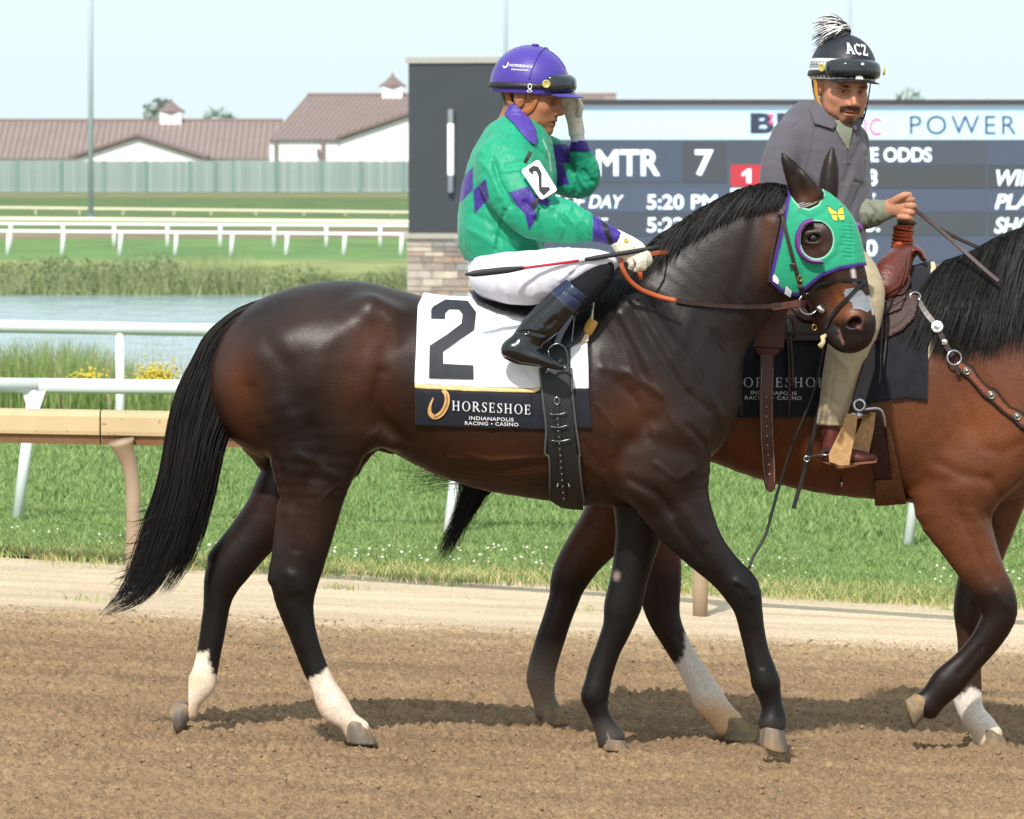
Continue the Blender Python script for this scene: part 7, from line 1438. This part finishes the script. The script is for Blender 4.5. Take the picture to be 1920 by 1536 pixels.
piece('skirt', PV, [(1400, 560), (1400, 610), (1460, 640), (1560, 640), (1650, 640), (1690, 622), (1716, 596), (1724, 565), (1715, 545), (1690, 535), (1600, 540)], .016, .032, .006, DKL, ws, [([(1480, 628), (1560, 630), (1650, 628), (1690, 608), (1712, 580)], 2, -.003)])
piece('jockey_flap', PV, [(1600, 520), (1620, 560), (1628, 590), (1660, 592), (1690, 580), (1702, 550), (1690, 520)], .030, .042, .005, DKL, ws)
Sv = Vol((W(1600, 0, PD)[0], PD - .32, W(0, 570, PD)[2]), (W(1745, 0, PD)[0], PD + .32, W(0, 400, PD)[2]), .005)
for s in (-1, 1): Sv.limb(stations(PD, [(1691, 480, 17, .05, 0), (1683, 494, 27, .06, s * .09), (1670, 517, 33, .055, s * .16), (1662, 538, 26, .045, s * .20)]), k=.05)
Sv.limb(stations(PD, [(1696, 476, 12, .06), (1712, 468, 9, .08), (1724, 472, 7, .10), (1731, 486, 5, .12)]), k=.02)
co, q = Sv.polygonize(0, 2); co = carve(co, q, [([(1640, 548), (1662, 556), (1690, 540), (1700, 510), (1704, 470)], 2, -.004), ([(1640, 540), (1660, 547), (1684, 532), (1694, 508)], 2, -.003)]); sw = link('swell', mesh_np('swell', co, q), TOOL, ws)
mb = MB(); pts = [W(1690, 466, PD), W(1692, 440, PD), W(1694, 420, PD)]; mb.tube(pts, [.036, .030, .026], 14); mb.build('horn', DKL, ws, True)
for i in range(9):
    y = 464 - i * 4.8; c = W(1691 + i * .4, y, PD); mb = MB(); mb.torus(c, (.12 + .1 * math.sin(i * 2.1), .1 * math.cos(i * 1.7), 1), .036 - i * .0002 + .001 * math.sin(i * 3), .0056, 22, 7); mb.build('horn_wrap', mat('orange_rubber', hx('#a5461f'), .55, .4, n_scale=60, n_amt=.15, bump=.3, b_scale=120, bdist=.003), ws, True)
mb = MB(); mb.lathe([(.002, -.012), (.03, -.012), (.040, -.003), (.038, .006), (.026, .013), (.002, .014)], Matrix.Translation(Vector(W(1700, 416, PD))) @ Matrix.Rotation(.12, 4, 'Y') @ Matrix.Diagonal((.95, 1.0, 1, 1)), 18); mb.build('horn_cap', mat('worn_hide', hx('#5a4a40'), .7, n_scale=30, n_amt=.2), ws, True)
c = PV.surf([1647], [545], .046)[0]; mb = MB(); mb.lathe([(.008, -.002), (.008, .002), (.004, .005), (.001, .006)], Matrix.Translation(Vector(c)) @ Vector((0, -1, 0)).to_track_quat('Z', 'Y').to_matrix().to_4x4(), 10); mb.build('concho', STEEL, ws, True)
mb = MB(); P = on(PV, [(1690, 520), (1680, 540), (1686, 552), (1697, 545), (1705, 525), (1700, 512), (1694, 520), (1686, 540)], .05, 4); mb.tube(P, .006, 7); mb.build('rope_strap', DKL, ws, True)
mb = MB(); P = [PV.surf([x], [y], .05)[0] for x, y in ((1671, 560), (1663, 576), (1655, 594))]; mb.tube(P, [.010, .013, .008], 10); mb.build('string_keeper', mat('string_dark', hx('#2a1d1a'), .5), ws, True)
def strings(pts, r, nm='saddle_string', off=.036): mb = MB(); mb.tube(on(PV, pts, off, 5), r, 6, flat=.5); return mb.build(nm, mat('string_dark'), ws, True)
strings([(1655, 592), (1652, 640), (1650, 700), (1648, 720)], .0045, off=.05); strings([(1661, 592), (1661, 640), (1655, 690)], .0035, off=.05)
strings([(1384, 600), (1386, 690), (1390, 780)], .008); strings([(1480, 600), (1484, 660), (1488, 728)], .008); strings([(1478, 640), (1480, 720), (1480, 785)], .005); strings([(1480, 600), (1484, 630)], .014)
# stirrup fender, wooden stirrups
for s, nm in ((-1, 'near'), (1, 'far')):
    y = PD + s * .46
    mb = MB(); mb.strap([W(1628, 600, PD + s * .37), W(1628, 690, PD + s * .42), W(1610, 752, PD + s * .45)], .05, .006, (0, s, 0)); fe_ = mb.build('fender', mat('string_dark'), ws)
    c = W(1611, 760, y + (0 if s < 0 else 0)); mb = MB(); mb.torus(c, (0, 1, 0), .019, .006, 18, 8); mb.build('buckle', STEEL, ws, True); mb = MB(); mb.box(c - A([.010, .004, .010]), c + A([.010, .004, .010]), None, .002); mb.build('buckle_plate', BLKL, ws)
    WD = mat('stirrup_hide', hx('#b08a5f'), .75, .25, n_scale=60, n_amt=.25, bump=.5, b_scale=90, bdist=.004)
    pl_ = [(1587, 776), (1608, 778), (1605, 806), (1596, 850), (1592, 872), (1575, 873), (1555, 866), (1554, 852), (1566, 828), (1580, 800)]
    st_o = None; mb = MB(); mb.prism([W(a, b, y - .012) for a, b in pl_], (0, 1, 0), .022); so = mb.build('stirrup', WD, ws)
    mb = MB(); mb.prism([W(a + 34, b - 4, y + .10 * (1 if s < 0 else -1)) for a, b in pl_], (0, 1, 0), .018); mb.build('stirrup_side', WD, so)
    mb = MB(); mb.tube([W(1572, 871, y), W(1605, 867, y + .1 * (1 if s < 0 else -1))], .016, 8); mb.build('tread', WD, so, True); mb = MB(); mb.tube([W(1597, 780, y), W(1628, 778, y + .1 * (1 if s < 0 else -1))], .012, 8); mb.build('stirrup_bolt', STEEL, so, True)
mb = MB(); P = [W(1620, 768, PD - .40), W(1645, 766, PD - .37), W(1655, 775, PD - .36), W(1660, 800, PD - .35)]; mb.tube(crv(P, 3), .006, 8); mb.build('cinch_ring', STEEL, ws, True)
piece('cinch', PV, [(1622, 770), (1650, 770), (1676, 880), (1690, 945), (1650, 950), (1640, 890), (1628, 830)], .004, .016, .006, DKL, ws); piece('cinch_fleece', PV, [(1660, 800), (1668, 800), (1700, 945), (1640, 950), (1640, 900), (1672, 900)], .002, .022, .006, mat('brown_fleece', hx('#6b4a33'), .95, .1, n_scale=80, n_amt=.3, bump=.7, b_scale=90, bdist=.006), ws)
mb = MB(); mb.torus(PV.surf([1577], [905], .012)[0], (1, 0, .1), .03, .005, 16, 6, sx=1.2, sz=.4); mb.build('cinch_loop', STEEL, ws, True)
# leather pouch and hanging strap
po = thing('saddle_pouch', 'brown leather pouch with rounded snap flap hanging by the dark horse bridle', 'pouch', W(1450, 600, PD - .34))
yP = PD - .345
def pad(poly, y, t, m, nm, parent, bev=.008):
    bm = bmesh.new(); P = [Vector(W(a, b, y)) for a, b in poly]; vs = [bm.verts.new(p) for p in P]; f = bm.faces.new(vs); r = bmesh.ops.extrude_face_region(bm, geom=[f]); bmesh.ops.translate(bm, verts=[v for v in r['geom'] if isinstance(v, bmesh.types.BMVert)], vec=(0, t, 0)); bmesh.ops.recalc_face_normals(bm, faces=bm.faces); bmesh.ops.bevel(bm, geom=bm.edges[:], offset=bev, segments=3, affect='EDGES', profile=.6)
    me = bpy.data.meshes.new(nm); bm.to_mesh(me); bm.free(); o = link(nm, me, m, parent); me.set_sharp_from_angle(angle=math.radians(40)); return o
pad([(1430, 556), (1479, 558), (1474, 600), (1470, 655), (1415, 652), (1422, 600)], yP - .02, .08, BROWNL, 'body', po)
pad([(1424, 549), (1486, 545), (1482, 575), (1472, 592), (1450, 599), (1432, 592), (1424, 575)], yP - .034, .012, BROWNL, 'flap', po, .004)
pad([(1412, 648), (1468, 652), (1452, 670), (1424, 668)], yP, .05, TOOL, 'base', po, .006)
c = W(1444, 585, yP - .038); mb = MB(); mb.lathe([(.009, 0), (.009, .003), (.005, .006), (.001, .007)], Matrix.Translation(Vector(c)) @ Vector((0, -1, 0)).to_track_quat('Z', 'Y').to_matrix().to_4x4(), 12); mb.build('snap', STEEL, po, True)
hs_ = thing('hanging_strap', 'stitched brown leather strap with punched holes hanging down the pony flank', 'strap', W(1440, 780, PD - .35))
mb = MB(); P = [W(1439, 664, PD - .35), W(1437, 740, PD - .355), W(1438, 820, PD - .345), W(1442, 880, PD - .325), W(1444, 905, PD - .32), W(1445, 919, PD - .318), W(1445.5, 923, PD - .317)]; mb.strap(P, [.052, .050, .051, .049, .044, .030, .012], .006, (0, -1, 0)); mb.build('strap', BROWNL, hs_)
for e in (-1, 1):
    mb = MB(); mb.tube([W(1439 + e * 10.5, 690, PD - .356), W(1437 + e * 10.3, 740, PD - .361), W(1438 + e * 10.5, 820, PD - .351), W(1442 + e * 10, 880, PD - .331), W(1444 + e * 8, 905, PD - .326)], .0011, 5); mb.build('stitching', mat('thread_tan', hx('#a08a78'), .7), hs_)
for i in range(9): y = 745 + i * 18; f = np.interp(y, [740, 820, 905], [.3615, .3515, .326]); x = np.interp(y, [740, 820, 905], [1437, 1438, 1444]); c = W(x, y, PD - f); mb = MB(); mb.lathe([(.0035, 0), (.0035, .001)], Matrix.Translation(Vector(c)) @ Vector((0, -1, 0)).to_track_quat('Z', 'Y').to_matrix().to_4x4(), 8); mb.build('hole', mat('hole_pale', hx('#9a8478'), .7), hs_)
# breast collar
bc_ = thing('breast_collar', 'tooled leather breast collar with silver conchos and rings on the bay pony', 'breast collar', W(1800, 690, PD - .3))
p = on(PV, [(1716, 553), (1735, 585), (1756, 612), (1772, 644), (1786, 668)], .020, 4); mb = MB(); mb.strap(p, .024, .006, PV.grad(p)); mb.build('strap', LEA, bc_)
p = on(PV, [(1797, 680), (1806, 690), (1815, 696), (1824, 706), (1837, 722), (1850, 735), (1862, 742), (1875, 756), (1890, 770), (1904, 778), (1920, 792), (1945, 812), (1962, 830)], .012, 3); wv = np.interp(np.linspace(0, 12, len(p)), range(13), [.03, .045, .052, .04, .036, .046, .052, .042, .037, .046, .052, .04, .05]); mb = MB(); mb.strap(p, wv, .007, PV.grad(p)); mb.build('collar', LEA, bc_)
mb = MB(); mb.strap(p + PV.grad(p) * .0035, wv * .55, .003, PV.grad(p)); mb.build('tooled_inlay', mat('tooled_tan', hx('#7a4127'), .5, .4, n_scale=160, n_amt=.5, bump=.7, b_scale=170, bdist=.004), bc_)
for x, y, r in ((1813, 696, .0135), (1859, 741, .015), (1908, 781, .014)):
    c = PV.surf([x], [y], .0195)[0]; nq = Vector(PV.grad(c[None])[0]).to_track_quat('Z', 'Y').to_matrix().to_4x4(); mb = MB(); mb.lathe([(r, -.002), (r, .002), (r * .85, .003), (r * .75, .0015), (r * .5, .002), (r * .4, .005), (.0005, .006)], Matrix.Translation(Vector(c)) @ nq, 18); mb.build('concho', mat('old_silver', hx('#8f8b82'), .35, metal=1.), bc_, True)
c = PV.surf([1716], [556], .028)[0]; mb = MB(); mb.torus(c, (.1, -1, .2), .019, .004, 18, 8, sx=1., sz=.8); mb.build('ring', STEEL, bc_, True); c = PV.surf([1789], [671], .02)[0]; mb = MB(); mb.torus(c, (.2, -1, .1), .026, .0045, 22, 8); mb.build('ring', STEEL, bc_, True)
c = PV.surf([1757], [613], .024)[0]; nq = Vector(PV.grad(c[None])[0]).to_track_quat('Z', 'Y').to_matrix().to_4x4(); mb = MB(); mb.lathe([(.024, -.003), (.025, .002), (.020, .006), (.014, .004), (.008, .007), (.001, .009)], Matrix.Translation(Vector(c)) @ nq, 20); mb.build('concho', mat('bright_silver', hx('#c9c9c6'), .3, metal=1., bump=.5, b_scale=200, bdist=.003), bc_, True)
c = PV.surf([1771], [642], .026)[0]; mb = MB(); mb.box(c - A([.011, .004, .010]), c + A([.011, .004, .010]), None, .003); mb.build('buckle', mat('bright_silver'), bc_, 'auto'); p = on(PV, [(1792, 680), (1795, 695), (1798, 703)], .018); mb = MB(); mb.strap(p, .014, .004, PV.grad(p)); mb.build('tab', LEA, bc_)
# pony reins and lead line
pr = thing('pony_reins', 'pair of dark leather reins from the pony rider fist to the pony neck', 'reins', W(1780, 430, PD - .1))
REIN = mat('rein_leather', hx('#3b2c2a'), .55, .4, n_scale=60, n_amt=.2)
p = crv([W(1704, 384, PD - .135), W(1740, 412, PD - .13), W(1790, 455, PD - .15), W(1840, 500, PD - .19), W(1872, 527, PD - .21)], 4); mb = MB(); mb.strap(p, .016, .005, (0, -1, .3)); mb.build('rein', REIN, pr)
p = crv([W(1752, 423, PD - .11), W(1790, 444, PD - .04), W(1850, 471, PD + .02), W(1900, 495, PD + .08)], 4); mb = MB(); mb.strap(p, .014, .005, (0, -1, .3)); mb.build('rein', REIN, pr)
ll = thing('lead_line', 'thin dark lead strap looping down past the pony belly to the dark horse knee', 'lead', W(1460, 900, PD - .35))
p = crv([W(1545, 655, PD - .36), W(1530, 720, PD - .37), W(1508, 780, PD - .37), W(1480, 850, PD - .36), W(1456, 930, PD - .35), W(1436, 1000, PD - .36), W(1412, 1045, PD - .40), W(1404, 1066, PD - .42)], 4); mb = MB(); mb.tube(p, .0055, 7); mb.build('lead_strap', mat('lead_black', hx('#191614'), .5), ll, True)
p = crv([W(1536, 760, PD - .37), W(1522, 830, PD - .36), W(1503, 900, PD - .35), W(1488, 954, PD - .35)], 4); mb = MB(); mb.strap(p, .016, .005, (0, -1, 0)); mb.build('lead_end', mat('lead_black'), ll)
pb = thing('pony_bridle', 'plain leather bridle on the head of the bay pony', 'bridle', W(2170, 540, PD))
for nm_, pts in (('cheekpiece', [(2118, 432), (2130, 480), (2165, 560), (2196, 640)]), ('browband', [(2116, 440), (2140, 440), (2160, 448)]), ('noseband', [(2176, 600), (2200, 592), (2228, 588)]), ('throat_lash', [(2112, 440), (2092, 500), (2080, 560)])):
    p = on(PV, pts, .006); mb = MB(); mb.strap(p, .018, .004, PV.grad(p)); mb.build(nm_, LEA, pb)
mb = MB(); mb.torus(PV.surf([2200], [645], .012)[0], (.1, -1, 0), .03, .004, 20, 7); mb.build('bit_ring', STEEL, pb, True)

# repeats share a group
GROUPS = {'infield_rail': 'white infield rails beyond the pond', 'track_rail': 'rails along the far dirt track', 'light_pole': 'light poles behind the infield', 'tree': 'treetops behind the barns and board', 'stable_barn': 'stable barns behind the green fence', 'flowering_plant': 'yellow flower clumps in the tall grass'}
for o in scene.objects:
    if o.parent is None and o.name.split('.')[0] in GROUPS: o['group'] = GROUPS[o.name.split('.')[0]]
